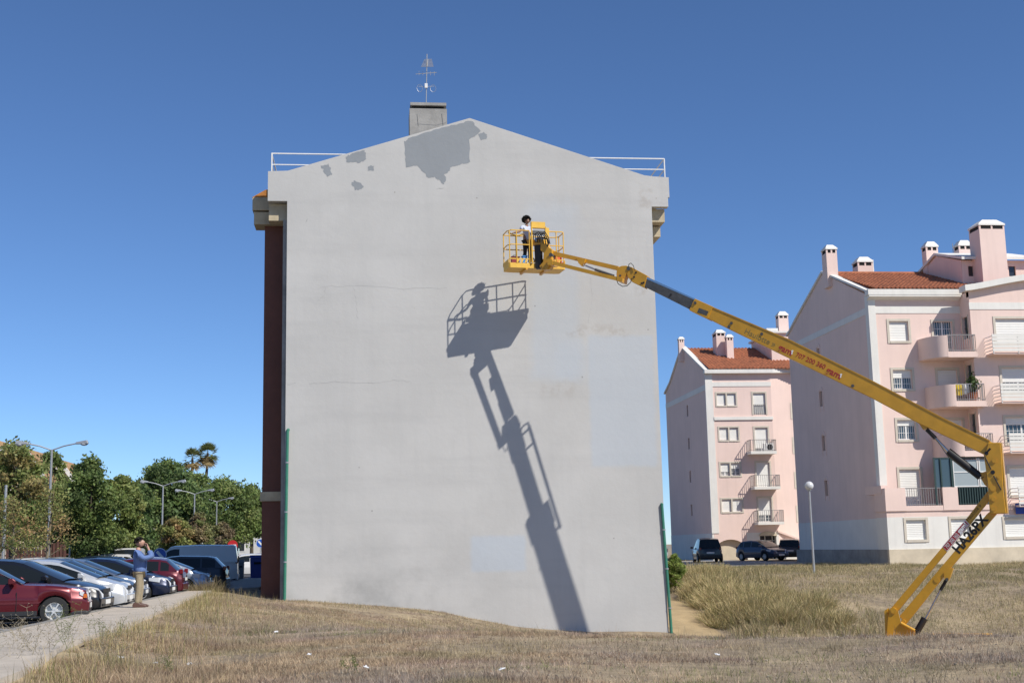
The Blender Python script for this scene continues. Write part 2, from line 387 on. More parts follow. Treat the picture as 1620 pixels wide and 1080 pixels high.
def fg_points(n):
    yy = 12.5+r.random(n)**1.1*34.0; xx = 0.114*yy+(r.random(n)*2-1)*(0.47*yy+1.0); k = in_foreground(xx, yy) & (yy < 46.4); return xx[k], yy[k]
def fg_colour(xx, yy):
    n = len(xx); gn = vnoise(xx*0.28+20, yy*0.28)*0.6+vnoise(xx*1.1+3, yy*1.1+7)*0.4
    t = np.clip((gn-0.40)*3.2-(xx < -1.5)*0.35+0.25*(xx > 3), 0, 1)[:, None]
    g_ = np.array([0.43, 0.37, 0.315])*(0.75+0.45*r.random((n, 1))); s_ = np.array([0.52, 0.415, 0.285])*(0.72+0.45*r.random((n, 1))); c = g_*t+s_*(1-t)
    rd_ = (r.random((n, 1)) < 0.16); c = np.where(rd_, np.array([0.36, 0.25, 0.18])*(0.8+0.4*r.random((n, 1))), c)
    pk_ = vnoise(xx*0.8+11, yy*1.1+5)[:, None]; c = c*(1-0.6*sstep(0.62, 0.8, pk_))+np.array([0.46, 0.36, 0.315])*0.6*sstep(0.62, 0.8, pk_); ol = vnoise(xx*0.9+31, yy*1.3+9)[:, None]; c = c*(1-0.55*sstep(0.6, 0.8, ol))+np.array([0.36, 0.33, 0.19])*0.55*sstep(0.6, 0.8, ol)
    c = c*np.array([0.92, 0.88, 0.84])*(0.58+0.74*(vnoise(xx*2.7, yy*3.6)*0.6+vnoise(xx*7.1+3, yy*8.3)*0.4))[:, None]
    gm = (vnoise(xx*0.5+50, yy*0.9+31) > 0.70)[:, None]*(r.random((n, 1)) < 0.5); return np.where(gm, np.array([0.20, 0.205, 0.09])*(0.8+0.5*r.random((n, 1))), c)
xx, yy = fg_points(120000)
bare = vnoise(xx*0.32+4, yy*0.55+8)*0.65+vnoise(xx*1.3+1, yy*1.9+2)*0.35
k = r.random(len(xx)) < np.clip((bare-0.43)*6.0, 0.03, 1); xx = xx[k]; yy = yy[k]; bare = bare[k]; n = len(xx)
hm = 0.03+0.085*np.clip((bare-0.35)*1.6, 0, 1)*(0.4+r.random(n))+0.10*(r.random(n) < 0.06)*r.random(n); hm *= 1+0.5*(xx < -2.0)
tufts(xx, yy, 12, hm, 0.03+0.07*r.random(n), fg_colour(xx, yy), 31, 'dry_grass', (4, 24, -1.6), 'short dry greyish grass tufts covering the foreground below the grey wall')
# broken straw lying flat between the tufts
xx, yy = fg_points(20000); n = len(xx)
tufts(xx, yy, 8, np.full(n, 0.10), np.full(n, 0.16), fg_colour(xx, yy)*1.12, 32, 'straw_litter', (4, 24, -1.6), 'broken pale straw scattered over the foreground earth', (0.003, 0.003))
# scattered taller dead stalks
xx, yy = fg_points(2600); n = len(xx)
tufts(xx, yy, 5, 0.16+0.16*r.random(n), np.full(n, 0.05), fg_colour(xx, yy)*1.05, 33, 'dead_stalks', (4, 24, -1.6), 'scattered taller dead stalks standing in the foreground grass', (0.003, 0.002))
# gravel and clods showing where the grass is thin
xx, yy = fg_points(9000); n = len(xx); sz = 0.006+0.018*r.random(n)**3; P = np.stack([xx, yy, hgt(xx, yy)+sz*0.3], 1)
oct_ = np.array([(1,0,0),(0,1,0),(-1,0,0),(0,-1,0),(0,0,0.8),(0,0,-0.8)], float); V = (P[:, None, :]+oct_[None]*sz[:, None, None]*(0.7+0.6*r.random((n, 6, 1)))).reshape(-1, 3); b6 = np.arange(n)[:, None]*6
F = np.concatenate([b6+np.array([[i, (i+1) % 4, 4]]) for i in range(4)]+[b6+np.array([[(i+1) % 4, i, 5]]) for i in range(4)])
o = soup('gravel', V, F, np.repeat(np.array([[0.42, 0.36, 0.28]])*(0.6+0.7*r.random((n, 1))), 6, 0), M['blade'], None, (4, 24, -1.6)); tag(o, 'small stones and clods in the bare foreground earth', 'gravel', kind='stuff')
# rougher stubble climbing to the foot of the wall
n = 60000; yy = 30+r.random(n)*16.4; xx = -4.2+r.random(n)*9.5; k = (vnoise(xx*0.9+2, yy*1.6) > 0.45) & in_foreground(xx, yy); xx = xx[k]; yy = yy[k]; n = len(xx)
blades(xx, yy, hgt(xx, yy)-0.01, 0.04+0.09*r.random(n)**1.8, 0.007+0.006*r.random(n), 0.2+0.7*r.random(n), mixcol(n, [(0.52,0.42,0.25), (0.42,0.35,0.24), (0.30,0.26,0.15), (0.36,0.27,0.17)], [3,3,2,2], r), 5,
       'wall_foot_grass', M['blade'], (0, 38, -1.8), 'thin straw grass climbing to the foot of the grey wall', 'grass', True)
# tall straw clumps along the pavement edge and the crest
n = 9000; yy = 14+r.random(n)*34; pe = np.interp(yy, [p[1] for p in pts], [p[0] for p in pts]); xx = pe+0.2+np.abs(r.normal(0, 0.8, n))
k = (vnoise(xx*1.7+7, yy*1.7) > 0.5) & (yy < 46.3) & ((xx < -3.3) | (yy < 46)); xx = xx[k]; yy = yy[k]; n = len(xx)
blades(xx, yy, hgt(xx, yy)-0.01, 0.16+0.3*r.random(n)**2, np.full(n, 0.008), 0.1+0.5*r.random(n), mixcol(n, [(0.46,0.36,0.18), (0.25,0.25,0.09), (0.34,0.27,0.15)], [3,2,3], r), 2,
       'verge_grass', M['blade'], (-3.8, 30, -1.6), 'taller straw grass along the edge of the pale pavement', 'grass', True)
# hillside behind the lift
n = 230000; xx = 11+r.random(n)*24; yy = 37+r.random(n)**1.0*36
k = (xx > 12.9+0.5*vnoise(yy*1.1, xx*0)) & ~((xx > 27.4) & (yy > 66.2))
cl = vnoise(xx*0.75+3, yy*0.75)*0.6+vnoise(xx*2.3, yy*2.3+5)*0.4; k &= r.random(n) < np.clip((cl-0.2)*2.2, 0.1, 1)
xx = xx[k]; yy = yy[k]; cl = cl[k]; n = len(xx)
bank = sstep(12.7, 13.4, xx)*(1-sstep(16.5, 19.5, xx))*(1-sstep(60, 66, yy))
c1 = mixcol(n, [(0.47,0.38,0.22), (0.36,0.30,0.18), (0.24,0.235,0.10), (0.55,0.44,0.26)], [3,3,3,2], r)
gr = np.clip((vnoise(xx*0.35+9, yy*0.35+2)-0.45)*3, 0, 1)[:, None]; c1 = c1*(1-0.5*gr)+np.array([0.15,0.155,0.06])*0.5*gr
h = (0.10+0.22*cl*r.random(n))*(1+2.6*bank*cl); w = 0.008+0.008*r.random(n)+0.006*bank
blades(xx, yy, hgt(xx, yy)-0.02, h, w, 0.2+0.65*r.random(n), c1, 3, 'hillside_grass', M['blade'], (20, 55, -3),
       'taller dry yellow green grass on the bank behind the boom lift', 'grass', True)
# ------------------------------------------------------------------ grey apartment block with the blank gable
YW = 46.5
GX0, GX1 = -3.06, 10.84
mw = bpy.data.materials.new('grey wall paint'); mw.use_nodes = True; nt = mw.node_tree; bs = nt.nodes['Principled BSDF']
bs.inputs['Roughness'].default_value = 0.92; bs.inputs['Specular IOR Level'].default_value = 0.25
geo = nt.nodes.new('ShaderNodeNewGeometry'); sep = nt.nodes.new('ShaderNodeSeparateXYZ'); nt.links.new(geo.outputs['Position'], sep.inputs[0])
def N_(t, **kw):
    n = nt.nodes.new(t)
    for k, v in kw.items(): setattr(n, k, v)
    return n
def noise_(scale, det=6, rough=0.6, stretch=None):
    n = N_('ShaderNodeTexNoise'); n.inputs['Scale'].default_value = scale; n.inputs['Detail'].default_value = det; n.inputs['Roughness'].default_value = rough
    if stretch:
        mp = N_('ShaderNodeMapping'); mp.inputs['Scale'].default_value = stretch; nt.links.new(geo.outputs['Position'], mp.inputs[0]); nt.links.new(mp.outputs[0], n.inputs['Vector'])
    else: nt.links.new(geo.outputs['Position'], n.inputs['Vector'])
    return n.outputs['Fac']
def math_(op, a, b=None, clamp=False):
    n = N_('ShaderNodeMath', operation=op, use_clamp=clamp)
    for i, q in enumerate((a, b)):
        if q is None: continue
        if isinstance(q, (int, float)): n.inputs[i].default_value = q
        else: nt.links.new(q, n.inputs[i])
    return n.outputs[0]
def ramp_(v, a, b):
    n = N_('ShaderNodeMapRange', interpolation_type='SMOOTHSTEP'); n.inputs['From Min'].default_value = a; n.inputs['From Max'].default_value = b
    nt.links.new(v, n.inputs['Value']); return n.outputs['Result']
def mix_(fac, c1, c2, mode='MIX'):
    n = N_('ShaderNodeMixRGB', blend_type=mode)
    for i, q in enumerate((fac, c1, c2)):
        if isinstance(q, (int, float)): n.inputs[i].default_value = q
        elif isinstance(q, tuple): n.inputs[i].default_value = (*q, 1)
        else: nt.links.new(q, n.inputs[i])
    return n.outputs[0]
wob = noise_(2.2, 4)
def rect_(x0, x1, z0, z1, soft):
    wx = math_('ADD', sep.outputs['X'], math_('MULTIPLY', math_('SUBTRACT', wob, 0.5), soft*2)); wz = math_('ADD', sep.outputs['Z'], math_('MULTIPLY', math_('SUBTRACT', wob, 0.5), soft*1.6))
    a = math_('MULTIPLY', ramp_(wx, x0-soft, x0+soft), ramp_(wx, x1+soft, x1-soft))
    b = math_('MULTIPLY', ramp_(wz, z0-soft, z0+soft), ramp_(wz, z1+soft, z1-soft)); return math_('MULTIPLY', a, b)
base = mix_(ramp_(noise_(0.35, 7, 0.62), 0.3, 0.7), (0.462, 0.455, 0.44), (0.508, 0.50, 0.484))
base = mix_(math_('MULTIPLY', ramp_(noise_(1.0, 6, 0.6, (3.0, 1, 0.22)), 0.45, 0.78), 0.3), base, (0.42, 0.415, 0.405))       # roller streaks
base = mix_(math_('MULTIPLY', ramp_(noise_(1.0, 6, 0.6, (0.16, 1, 1.6)), 0.48, 0.75), 0.42), base, (0.41, 0.405, 0.395))
blue = (0.43, 0.48, 0.54)
def wz(px, py): p = at(px, py, YW); return p.x, p.z
for (a, b, c, d, soft, k) in ((745,848,832,902,0.09,0.65), (930,531,1040,737,0.10,0.55), (832,322,915,440,0.5,0.40), (838,436,918,600,0.25,0.42), (880,540,935,600,0.3,0.3)):
    x0, z1 = wz(a, b); x1, z0 = wz(c, d); base = mix_(math_('MULTIPLY', rect_(x0, x1, z0, z1, soft), k), base, blue)
for (a, b, c, d, soft, k) in ((898,514,992,532,0.12,0.28), (858,606,910,626,0.2,0.2), (1005,425,1022,470,0.15,0.3), (1010,300,1032,330,0.1,0.25)):
    x0, z1 = wz(a, b); x1, z0 = wz(c, d); base = mix_(math_('MULTIPLY', math_('MULTIPLY', rect_(x0, x1, z0, z1, soft), ramp_(noise_(2.6, 5, 0.7), 0.42, 0.6)), k), base, (0.30, 0.25, 0.20))
smud = math_('MULTIPLY', ramp_(noise_(0.5, 7, 0.62), 0.36, 0.70), ramp_(sep.outputs['Z'], 1.2, -1.4)); base = mix_(math_('MULTIPLY', math_('MULTIPLY', smud, ramp_(sep.outputs['X'], 7.0, -1.0)), 0.75), base, (0.27, 0.27, 0.265))
spk = N_('ShaderNodeTexVoronoi'); spk.inputs['Scale'].default_value = 0.9; nt.links.new(geo.outputs['Position'], spk.inputs['Vector'])
base = mix_(math_('MULTIPLY', ramp_(spk.outputs['Distance'], 0.035, 0.02), 0.6), base, (0.2, 0.19, 0.18))
nt.links.new(base, bs.inputs['Base Color'])
bmp = N_('ShaderNodeBump'); bmp.inputs['Strength'].default_value = 0.2; bmp.inputs['Distance'].default_value = 0.03
nt.links.new(math_('ADD', noise_(6.0, 6, 0.7), math_('MULTIPLY', noise_(0.8, 3), 1.6)), bmp.inputs['Height']); nt.links.new(bmp.outputs[0], bs.inputs['Normal'])
M['greywall'] = mw
M['patch'] = mat('darker grey fresh paint', (0.262, 0.28, 0.298), 0.9, 0.08, 1.2, 0.3, 6)

blk = empty('apartment_block', (3.9, 54, -3.5), 'grey apartment block with blank gable wall, dark paint patches and chimney', 'building')
gable = [(GX0, -5.2), (GX1, -5.2), (GX1, 12.87), (11.5, 12.87), (11.5, 13.25), (11.56, 13.25), (11.56, 14.02), (10.95, 14.05)]
rp = wz(743, 188); lp = wz(449, 271)
gable += [(10.6, 14.09), rp, (lp[0]+0.15, 14.10), (-3.78, 14.07), (-3.78, 12.95), (GX0, 12.95)]
MB().prism(gable, YW, YW+0.32).build('gable_wall', mw, blk)
MB().box(GX0+0.05, GX1-0.05, YW+0.32, 70, -5.2, 13.0).build('side_walls', mw, blk)
# roof behind the gable, coping
cop = MB()
top = [(-3.78, 14.07), (lp[0]+0.15, 14.10), rp, (10.6, 14.09), (10.95, 14.05), (11.56, 14.02)]
for a, b in zip(top[:-1], top[1:]): cop.bar((a[0], YW+0.17, a[1]+0.012), (b[0], YW+0.17, b[1]+0.012), 0.33, 0.03)
cop.build('coping', mw, blk)
MB().prism([(-3.6, 13.4), (rp[0], rp[1]-0.55), (11.3, 13.4), (11.3, 13.1), (-3.6, 13.1)], YW+0.32, 70).build('roof', M['concrete'], blk)
# longitudinal eaves: stacked beams either side, rust-stained tiles on the left one
MB().box(-4.42, -3.15, YW+0.85, YW+1.9, 12.82, 13.32).build('eave_beam', M['eave'], blk)
MB().box(-4.36, -3.15, YW+0.9, YW+1.85, 12.28, 12.76).build('eave_beam', M['eave'], blk)
MB().prism([(-4.44, 13.32), (-3.15, 13.32), (-3.15, 13.75), (-3.95, 13.62)], YW+0.86, YW+1.9).build('eave_tile', M['rust'], blk)
MB().box(10.9, 11.42, YW+0.34, 70, 12.35, 12.86).build('eave_beam', M['eave'], blk)
MB().box(10.9, 11.36, YW+0.9, 70, 11.9, 12.3).build('eave_beam', M['eave'], blk)
MB().box(-3.76, GX0-0.02, YW+0.34, YW+0.84, 12.28, 12.93).build('soffit', M['eave'], blk)
# brown clad bay, its pale band, grey corner strip
bay = MB().box(-3.97, -3.2, YW+1.15, 66, -1.9, 12.27).build('bay', M['brown'], blk)
MB().box(-4.03, -3.2, YW+1.08, 66, 1.86, 2.2).build('band', M['eave'], bay)
MB().box(-3.22, GX0, YW+0.2, YW+1.2, -2.2, 12.27).build('corner_strip', M['concrete'], blk)
# fresh paint patches on the gable
def patch(zpts, sub=7, jit=0.03):
    P = [wz(380+a/3.375, 80+b/3.375) for a, b in zpts]; out = []
    rr = random.Random(len(zpts)*31+int(zpts[0][0]))
    for a, b in zip(P, P[1:]+P[:1]):
        for k in range(sub):
            t = k/sub; out.append((a[0]+(b[0]-a[0])*t+rr.uniform(-jit, jit)*(k > 0), a[1]+(b[1]-a[1])*t+rr.uniform(-jit, jit)*(k > 0)))
    tri = tessellate_polygon([[Vector((p[0], p[1], 0)) for p in out]])
    MB().add([(p[0], YW-0.004, p[1]) for p in out], [tuple(t) for t in tri]).build('paint_patch', M['patch'], blk)
patch([(875,490),(905,466),(1000,435),(1110,406),(1222,376),(1240,378),(1258,405),(1285,430),(1262,452),(1222,475),(1228,595),(1165,612),(1125,625),(1110,652),(1090,660),(1102,682),(1085,715),(1040,675),(1005,680),(945,615),(885,625)])
patch([(1270,445),(1300,435),(1320,450),(1312,475),(1285,478)], 5, 0.035)
patch([(562,570),(600,548),(665,532),(675,580),(640,600),(570,597)])
patch([(430,615),(470,603),(492,660),(465,675)], 6, 0.035)
patch([(685,620),(718,612),(715,640),(680,640)], 5, 0.035)
patch([(595,705),(610,693),(660,725),(650,740),(612,748)], 5, 0.035)
# hairline cracks and scuffs
M['crack'] = mat('crack', (0.27, 0.265, 0.26), 0.95)
def crack(pp, w=0.012):
    P = []
    for a, b in zip(pp[:-1], pp[1:]):
        for k in range(6):
            t = k/6; P.append(wz(a[0]+(b[0]-a[0])*t+random.uniform(-1.2, 1.2), a[1]+(b[1]-a[1])*t+random.uniform(-1.2, 1.2)))
    v = []; f = []
    for i, p in enumerate(P):
        ww = w*random.uniform(0.3, 1.0); v += [(p[0]-ww/3, YW-0.002, p[1]-ww/2), (p[0]+ww/3, YW-0.002, p[1]+ww/2)]
        if i: f.append((2*i-2, 2*i-1, 2*i+1, 2*i))
    MB().add(v, f).build('crack', M['crack'], blk)
crack([(489,607),(530,604),(590,606),(622,601),(655,604)], 0.011); crack([(505,454),(560,452),(640,457),(720,455)], 0.009)
crack([(516,455),(510,470),(493,488)]); crack([(560,455),(563,475),(566,510)], 0.009); crack([(935,440),(937,470),(930,520)], 0.009); crack([(483,352),(487,345)], 0.05)
crack([(690,300),(706,296)], 0.02); crack([(455,608),(470,606)], 0.012)
# chimney
c0 = at(648, 175, 50); c1 = at(707, 175, 50); ct = at(680, 172, 50).z
ch = MB().box(c0.x, c1.x, 50, 51.3, 13.5, ct).build('chimney', M['concrete'], blk)
MB().box(c0.x+0.12, c1.x-0.12, 50.12, 51.2, ct, ct+0.13).build('flue_opening', M['dark'], ch)
MB().box(c0.x+0.03, c1.x-0.02, 49.97, 51.35, ct+0.13, ct+0.25).build('cap', M['concrete'], ch)
for a, b in (((660,196),(690,198)),((690,198),(706,194)),((699,180),(702,206)),((660,180),(662,200))):
    p = at(*a, 49.996); q = at(*b, 49.996); MB().bar(p, q, 0.004, 0.025).build('crack', M['crack'], ch)
# roof guard rails
def rail(pts3, name, posts):
    rroot = MB().tube(pts3, 0.028, 6).build(name, M['whiterail'], blk)
    p2 = [Vector(p)-Vector((0,0,0.44)) for p in pts3]
    MB().tube(p2, 0.025, 6).build('middle_rail', M['whiterail'], rroot)
    for p in posts: MB().tube([p, (p[0], p[1], 13.3)], 0.03, 6).build('post', M['whiterail'], rroot)
pl = at(430, 242, 47.2); pr = at(1050.5, 252.5, 47.2); zt = (pl.z+pr.z)/2
rail([(2.2, 47.2, zt), (pl.x, 47.2, zt), (pl.x, 58, zt)], 'guard_rail', [(pl.x, 47.2, zt), (pl.x, 49.5, zt), (pl.x, 52, zt), (-0.8, 47.2, zt)])
rail([(5.4, 47.2, zt), (pr.x, 47.2, zt), (pr.x, 58, zt)], 'guard_rail', [(pr.x, 47.2, zt), (pr.x, 49.5, zt), (pr.x, 52, zt), (8.4, 47.2, zt)])

# aerial on the chimney
ab = at(674, 163, 50.6); an = empty('tv_antenna', (ab.x, 50.6, ct+0.25), 'thin metal television aerial standing on the grey chimney', 'antenna')
zt_ = at(678, 86, 50.6).z; zb_ = ct+0.25; H = zt_-zb_; x = ab.x
MB().tube([(x, 50.6, zb_), (x+0.06, 50.6, zt_)], 0.022, 6).build('mast', M['galv'], an)
def yagi(z, ln, el, wd, az, vert=False):
    d = Vector((math.cos(az), math.sin(az), 0)); s_ = Vector((-d.y, d.x, 0)) if not vert else Vector((0,0,1)); c = Vector((x+0.04, 50.6, z))
    b = MB().bar(c-d*ln/2, c+d*ln/2, 0.02).build('boom', M['concrete'], an)
    for i in range(el):
        q = c+d*(ln*(-0.5+i/(el-1))); w_ = wd*(1-0.35*i/(el-1)); MB().bar(q-s_*w_/2, q+s_*w_/2, 0.018).build('element', M['concrete'], b)
bo = MB().bar((x+0.05, 50.2, zb_+H*0.70), (x+0.12, 51.0, zb_+H*0.97), 0.025).build('boom', M['concrete'], an)
for i in range(9):
    t = i/8; w_ = 0.26-0.10*t; q = Vector((x+0.05+0.07*t, 50.2+0.8*t, zb_+H*(0.70+0.27*t))); MB().bar(q-Vector((w_, 0, 0.01)), q+Vector((w_, 0, 0.01)), 0.014).build('element', M['concrete'], bo)
bo = MB().bar((x-0.42, 50.6, zb_+H*0.62), (x+0.46, 50.6, zb_+H*0.66), 0.018).build('dipole', M['concrete'], an)
for dx_ in (-0.28, -0.12, 0.2, 0.36): MB().bar((x+dx_, 50.6, zb_+H*0.60), (x+dx_, 50.6, zb_+H*0.68), 0.012).build('element', M['concrete'], bo)
for sx in (-1, 1):
    MB().tube([(x+0.02+sx*0.28+0.12*math.cos(a), 50.6, zb_+H*0.36+0.16*math.sin(a)) for a in np.linspace(0, 2*math.pi, 11)], 0.008, 5).build('loop', M['galv'], an)
MB().bar((x-0.3, 50.6, zb_+H*0.39), (x+0.34, 50.6, zb_+H*0.40), 0.015).build('cross_bar', M['galv'], an)
MB().box(x-0.05, x+0.07, 50.52, 50.6, zb_+H*0.36, zb_+H*0.44).build('junction_box', M['whiterail'], an)

# green pipes at the two edges of the gable
def gpipe(pa, pb, Y, lab):
    a = at(*pa, Y); b = at(*pb, Y)
    r0 = empty('green_pipe', (b.x, Y, b.z-0.3), lab, 'pipe')
    MB().tube([(a.x, Y, a.z), (b.x, Y, b.z-0.35)], 0.055, 10).build('pipe', M['green'], r0, smooth=True)
    MB().tube([(a.x, Y, a.z-0.03), (a.x+0.02, Y+0.16, a.z+0.03)], 0.06, 10).build('elbow', M['green'], r0, smooth=True)
    for k in (0.2, 0.5, 0.8):
        q = a.lerp(b, k); MB().lathe([(0.07, -0.02), (0.07, 0.03)], (q.x, Y, q.z), 10).build('clamp', M['galv'], r0)
        MB().box(q.x-0.02, q.x+0.02, Y, YW+0.2, q.z-0.015, q.z+0.015).build('bracket', M['galv'], r0)
gpipe((455,680), (450,942), YW-0.12, 'tall green drain pipe at the left edge of the grey gable beside brown bay')
gpipe((1047,797), (1063,1003), YW-0.05, 'shorter green pipe leaning off the right edge of the grey gable')
MB_ = None

# ------------------------------------------------------------------ helpers for facades
def wall_holes(name, m, parent, a0, a1, z0, z1, pos, holes, axis='y', depth=0.2):
    """plane wall facing -y (or -x) with real openings and reveals; holes = (a0,a1,z0,z1)"""
    xs = sorted({a0, a1, *[h[0] for h in holes], *[h[1] for h in holes]}); zs = sorted({z0, z1, *[h[2] for h in holes], *[h[3] for h in holes]})
    xs = [v for v in xs if a0 <= v <= a1]; zs = [v for v in zs if z0 <= v <= z1]
    mb = MB(); P = (lambda a, d, z: (a, pos+d, z)) if axis == 'y' else (lambda a, d, z: (pos+d, a, z))
    for i in range(len(xs)-1):
        for j in range(len(zs)-1):
            cx = (xs[i]+xs[i+1])/2; cz = (zs[j]+zs[j+1])/2
            if any(h[0] < cx < h[1] and h[2] < cz < h[3] for h in holes): continue
            mb.add([P(xs[i],0,zs[j]), P(xs[i+1],0,zs[j]), P(xs[i+1],0,zs[j+1]), P(xs[i],0,zs[j+1])], [(0,1,2,3)])
    for h in holes:
        c = [(h[0],h[2]),(h[1],h[2]),(h[1],h[3]),(h[0],h[3])]
        for (p, q) in zip(c, c[1:]+c[:1]):
            mb.add([P(p[0],0,p[1]), P(q[0],0,q[1]), P(q[0],depth,q[1]), P(p[0],depth,p[1])], [(0,1,2,3)])
    return mb.build(name, m, parent)
def window(parent, h, Y, shut=1.0, panes=2, grille=False, trim=0.14, door=False, frame_m=None, trim_sides=(1,1,1,1)):
    """trim proud of the wall, white sash, panes and roller shutter set back in the opening h"""
    x0, x1, z0, z1 = h; t = trim; mb = MB()
    if trim_sides[0]: mb.box(x0-t, x0-0.003, Y-0.035, Y+0.02, z0-(0 if door else t), z1+t)
    if trim_sides[1]: mb.box(x1+0.003, x1+t, Y-0.035, Y+0.02, z0-(0 if door else t), z1+t)
    mb.box(x0-0.003, x1+0.003, Y-0.033, Y+0.02, z1+0.003, z1+t)
    if not door: mb.box(x0-0.003, x1+0.003, Y-0.05, Y+0.02, z0-t, z0-0.003)
    w = mb.build('door' if door else 'window', M['beigestone'], parent)
    zs = z1-(z1-z0)*shut
    if shut > 0.02:
        s_ = MB(); n = max(3, int((z1-zs)/0.09)); v = []; f = []
        for i in range(n+1):
            z = z1+(zs-z1)*i/n; v += [(x0, Y+0.11, z), (x1, Y+0.11, z)]
            if i < n: zz = z+(zs-z1)/n*0.85; v += [(x0, Y+0.098, zz), (x1, Y+0.098, zz)]
        for i in range(len(v)//2-1): f.append((2*i, 2*i+1, 2*i+3, 2*i+2))
        s_.add(v, f).build('shutter', M['shutter'], w)
    if shut < 0.97:
        pw = (x1-x0)/panes
        for i in range(panes):
            a = x0+i*pw; b = a+pw
            MB().box(a+0.04, b-0.04, Y+0.15, Y+0.16, z0+0.04, zs).build('pane', M['pane'], w)
            fr = MB().box(a, a+0.05, Y+0.12, Y+0.17, z0, zs).box(b-0.05, b-0.001, Y+0.12, Y+0.17, z0, zs).box(a+0.05, b-0.05, Y+0.12, Y+0.17, z0, z0+0.05)
            if grille:
                for q in range(1, 4): xx_ = a+pw*q/4; fr.box(xx_-0.012, xx_+0.012, Y+0.125, Y+0.145, z0+0.05, zs)
                nz = max(1, int((zs-z0)/0.4))
                for q in range(1, nz+1): zz = z0+(zs-z0)*q/(nz+1); fr.box(a+0.05, b-0.05, Y+0.122, Y+0.143, zz-0.012, zz+0.012)
            fr.build('sash', frame_m or M['whiterail'], w)
    return w
def pxr(x0, y0, x1, y1, Y):              # photo rectangle -> metres on the facade plane
    a = at((x0+x1)/2, y0, Y); b = at((x0+x1)/2, y1, Y); c = at(x0, (y0+y1)/2, Y); d = at(x1, (y0+y1)/2, Y); return (c.x, d.x, b.z, a.z)
def tile_roof(parent, x0, x1, yE, zE, yR, zR, name='roof_tiles', pitch=0.25, course=0.42):
    nx = int((x1-x0)/pitch)*4; L = math.hypot(yR-yE, zR-zE); nr = int(L/course); v = []; f = []
    rows = []
    for r_ in range(nr): rows += [(r_/nr, 0.035), ((r_+0.97)/nr, 0.0)]
    rows.append((1.0, 0.0)); n = nx+1
    for t, lift in rows:
        for i in range(n):
            x = x0+(x1-x0)*i/nx; ph = (i % 4)/4*2*math.pi
            b = 0.05*math.cos(ph)+lift+0.008*math.sin(i*12.9+int(t*nr)*7.7); v.append((x, yE+(yR-yE)*t, zE+(zR-zE)*t+b))
    for r_ in range(len(rows)-1):
        for i in range(nx): a = r_*n+i; f.append((a, a+1, a+n+1, a+n))
    o = MB().add(v, f).build(name, M['tile'], parent); tag(o, kind='stuff'); return o
def chimney(parent, x0, x1, y0, y1, z0, z1, capm=None, vents=True):
    c = MB().box(x0, x1, y0, y1, z0, z1).build('chimney', M['pink'], parent)
    w = x1-x0; e = 0.04
    MB().box(x0+0.03, x1-0.03, y0+0.03, y1-0.03, z1, z1+0.22).build('vent', M['dark'], c)
    for xx_ in (x0, (x0+x1)/2-0.05, x1-0.1):
        for yy_ in (y0, y1-0.1): MB().box(xx_, xx_+0.1, yy_, yy_+0.1, z1, z1+0.22).build('vent_pier', M['pink'], c)
    rs = 0.09+min(0.30, w*0.36); za = z1+0.22; mx = (x0+x1)/2; my = (y0+y1)/2; q = w*0.28
    vs = [(x0-e,y0-e,za),(x1+e,y0-e,za),(x1+e,y1+e,za),(x0-e,y1+e,za),(x0-e,y0-e,za+0.09),(x1+e,y0-e,za+0.09),(x1+e,y1+e,za+0.09),(x0-e,y1+e,za+0.09),
          (mx-q,my-q,za+rs),(mx+q,my-q,za+rs),(mx+q,my+q,za+rs),(mx-q,my+q,za+rs)]
    MB().add(vs, [(3,2,1,0),(0,1,5,4),(1,2,6,5),(2,3,7,6),(3,0,4,7),(4,5,9,8),(5,6,10,9),(6,7,11,10),(7,4,8,11),(8,9,10,11)]).build('chimney_cap', M['white'], c)
    return c
def railing(parent, pts2, z0, z1, m, gap=0.12, name='railing', r=0.012, solid_bottom=True):
    mb = MB()
    for a, b in zip(pts2[:-1], pts2[1:]):
        mb.bar((a[0],a[1],z1), (b[0],b[1],z1), 0.045, 0.04); mb.bar((a[0],a[1],z0+0.08), (b[0],b[1],z0+0.08), 0.03, 0.03)
        L = math.hypot(b[0]-a[0], b[1]-a[1]); n = max(1, int(L/gap))
        for i in range(n+1):
            t = i/n; x = a[0]+(b[0]-a[0])*t; y = a[1]+(b[1]-a[1])*t; mb.bar((x, y, z0), (x, y, z1-0.02), 2*r, 2*r, up=(0,1,0))
    return mb.build(name, m, parent)

# ------------------------------------------------------------------ nearer pink block
YF, YR, XC = 68.2, 67.0, 28.3
pk = empty('pink_apartment_block', (36, 75, -1.3), 'large pink apartment block with curved balconies behind the yellow boom', 'building')
XS = at(1527, 600, 68.2).x; XE = 47.0; Z0, ZW, ZE_ = -1.9, 1.17, 13.75; YB = 82.3; YM = 75.1; ZR = 16.55
holes = {}
def H(k, *a): holes[k] = pxr(*a); return holes[k]
up = [H('w1',1407,508,1437,539,YF), H('w2',1413,585,1443,615,YF), H('w3',1420,664,1449,695,YF)]
dz = holes['w1'][2]
def floorz(px_y): return at(1500, px_y, YF-1.2).z
fl1, fl2, fl3, fl4 = at(1500,556,YF-1.6).z, at(1508,634,YF-1.6).z, at(1515,713,YF-1.6).z, at(1480,799,YF-1.5).z
a = pxr(1477,509,1507,540,YF); holes['d1'] = (a[0], a[1], fl1+0.02, a[3])
a = pxr(1484,585,1515,620,YF); holes['d2'] = (a[0], a[1], fl2+0.02, a[3])
a = pxr(1491,664,1523,690,YF); holes['d3'] = (a[0], a[1], fl3+0.02, a[3])
a = pxr(1424,742,1457,795,YF); holes['d4'] = (a[0], a[1], fl4+0.02, a[3])
YGF = YF-1.44; TX0 = at(1401, 790, YF-1.5).x+0.03; ZG = at(1450, 817, YGF).z
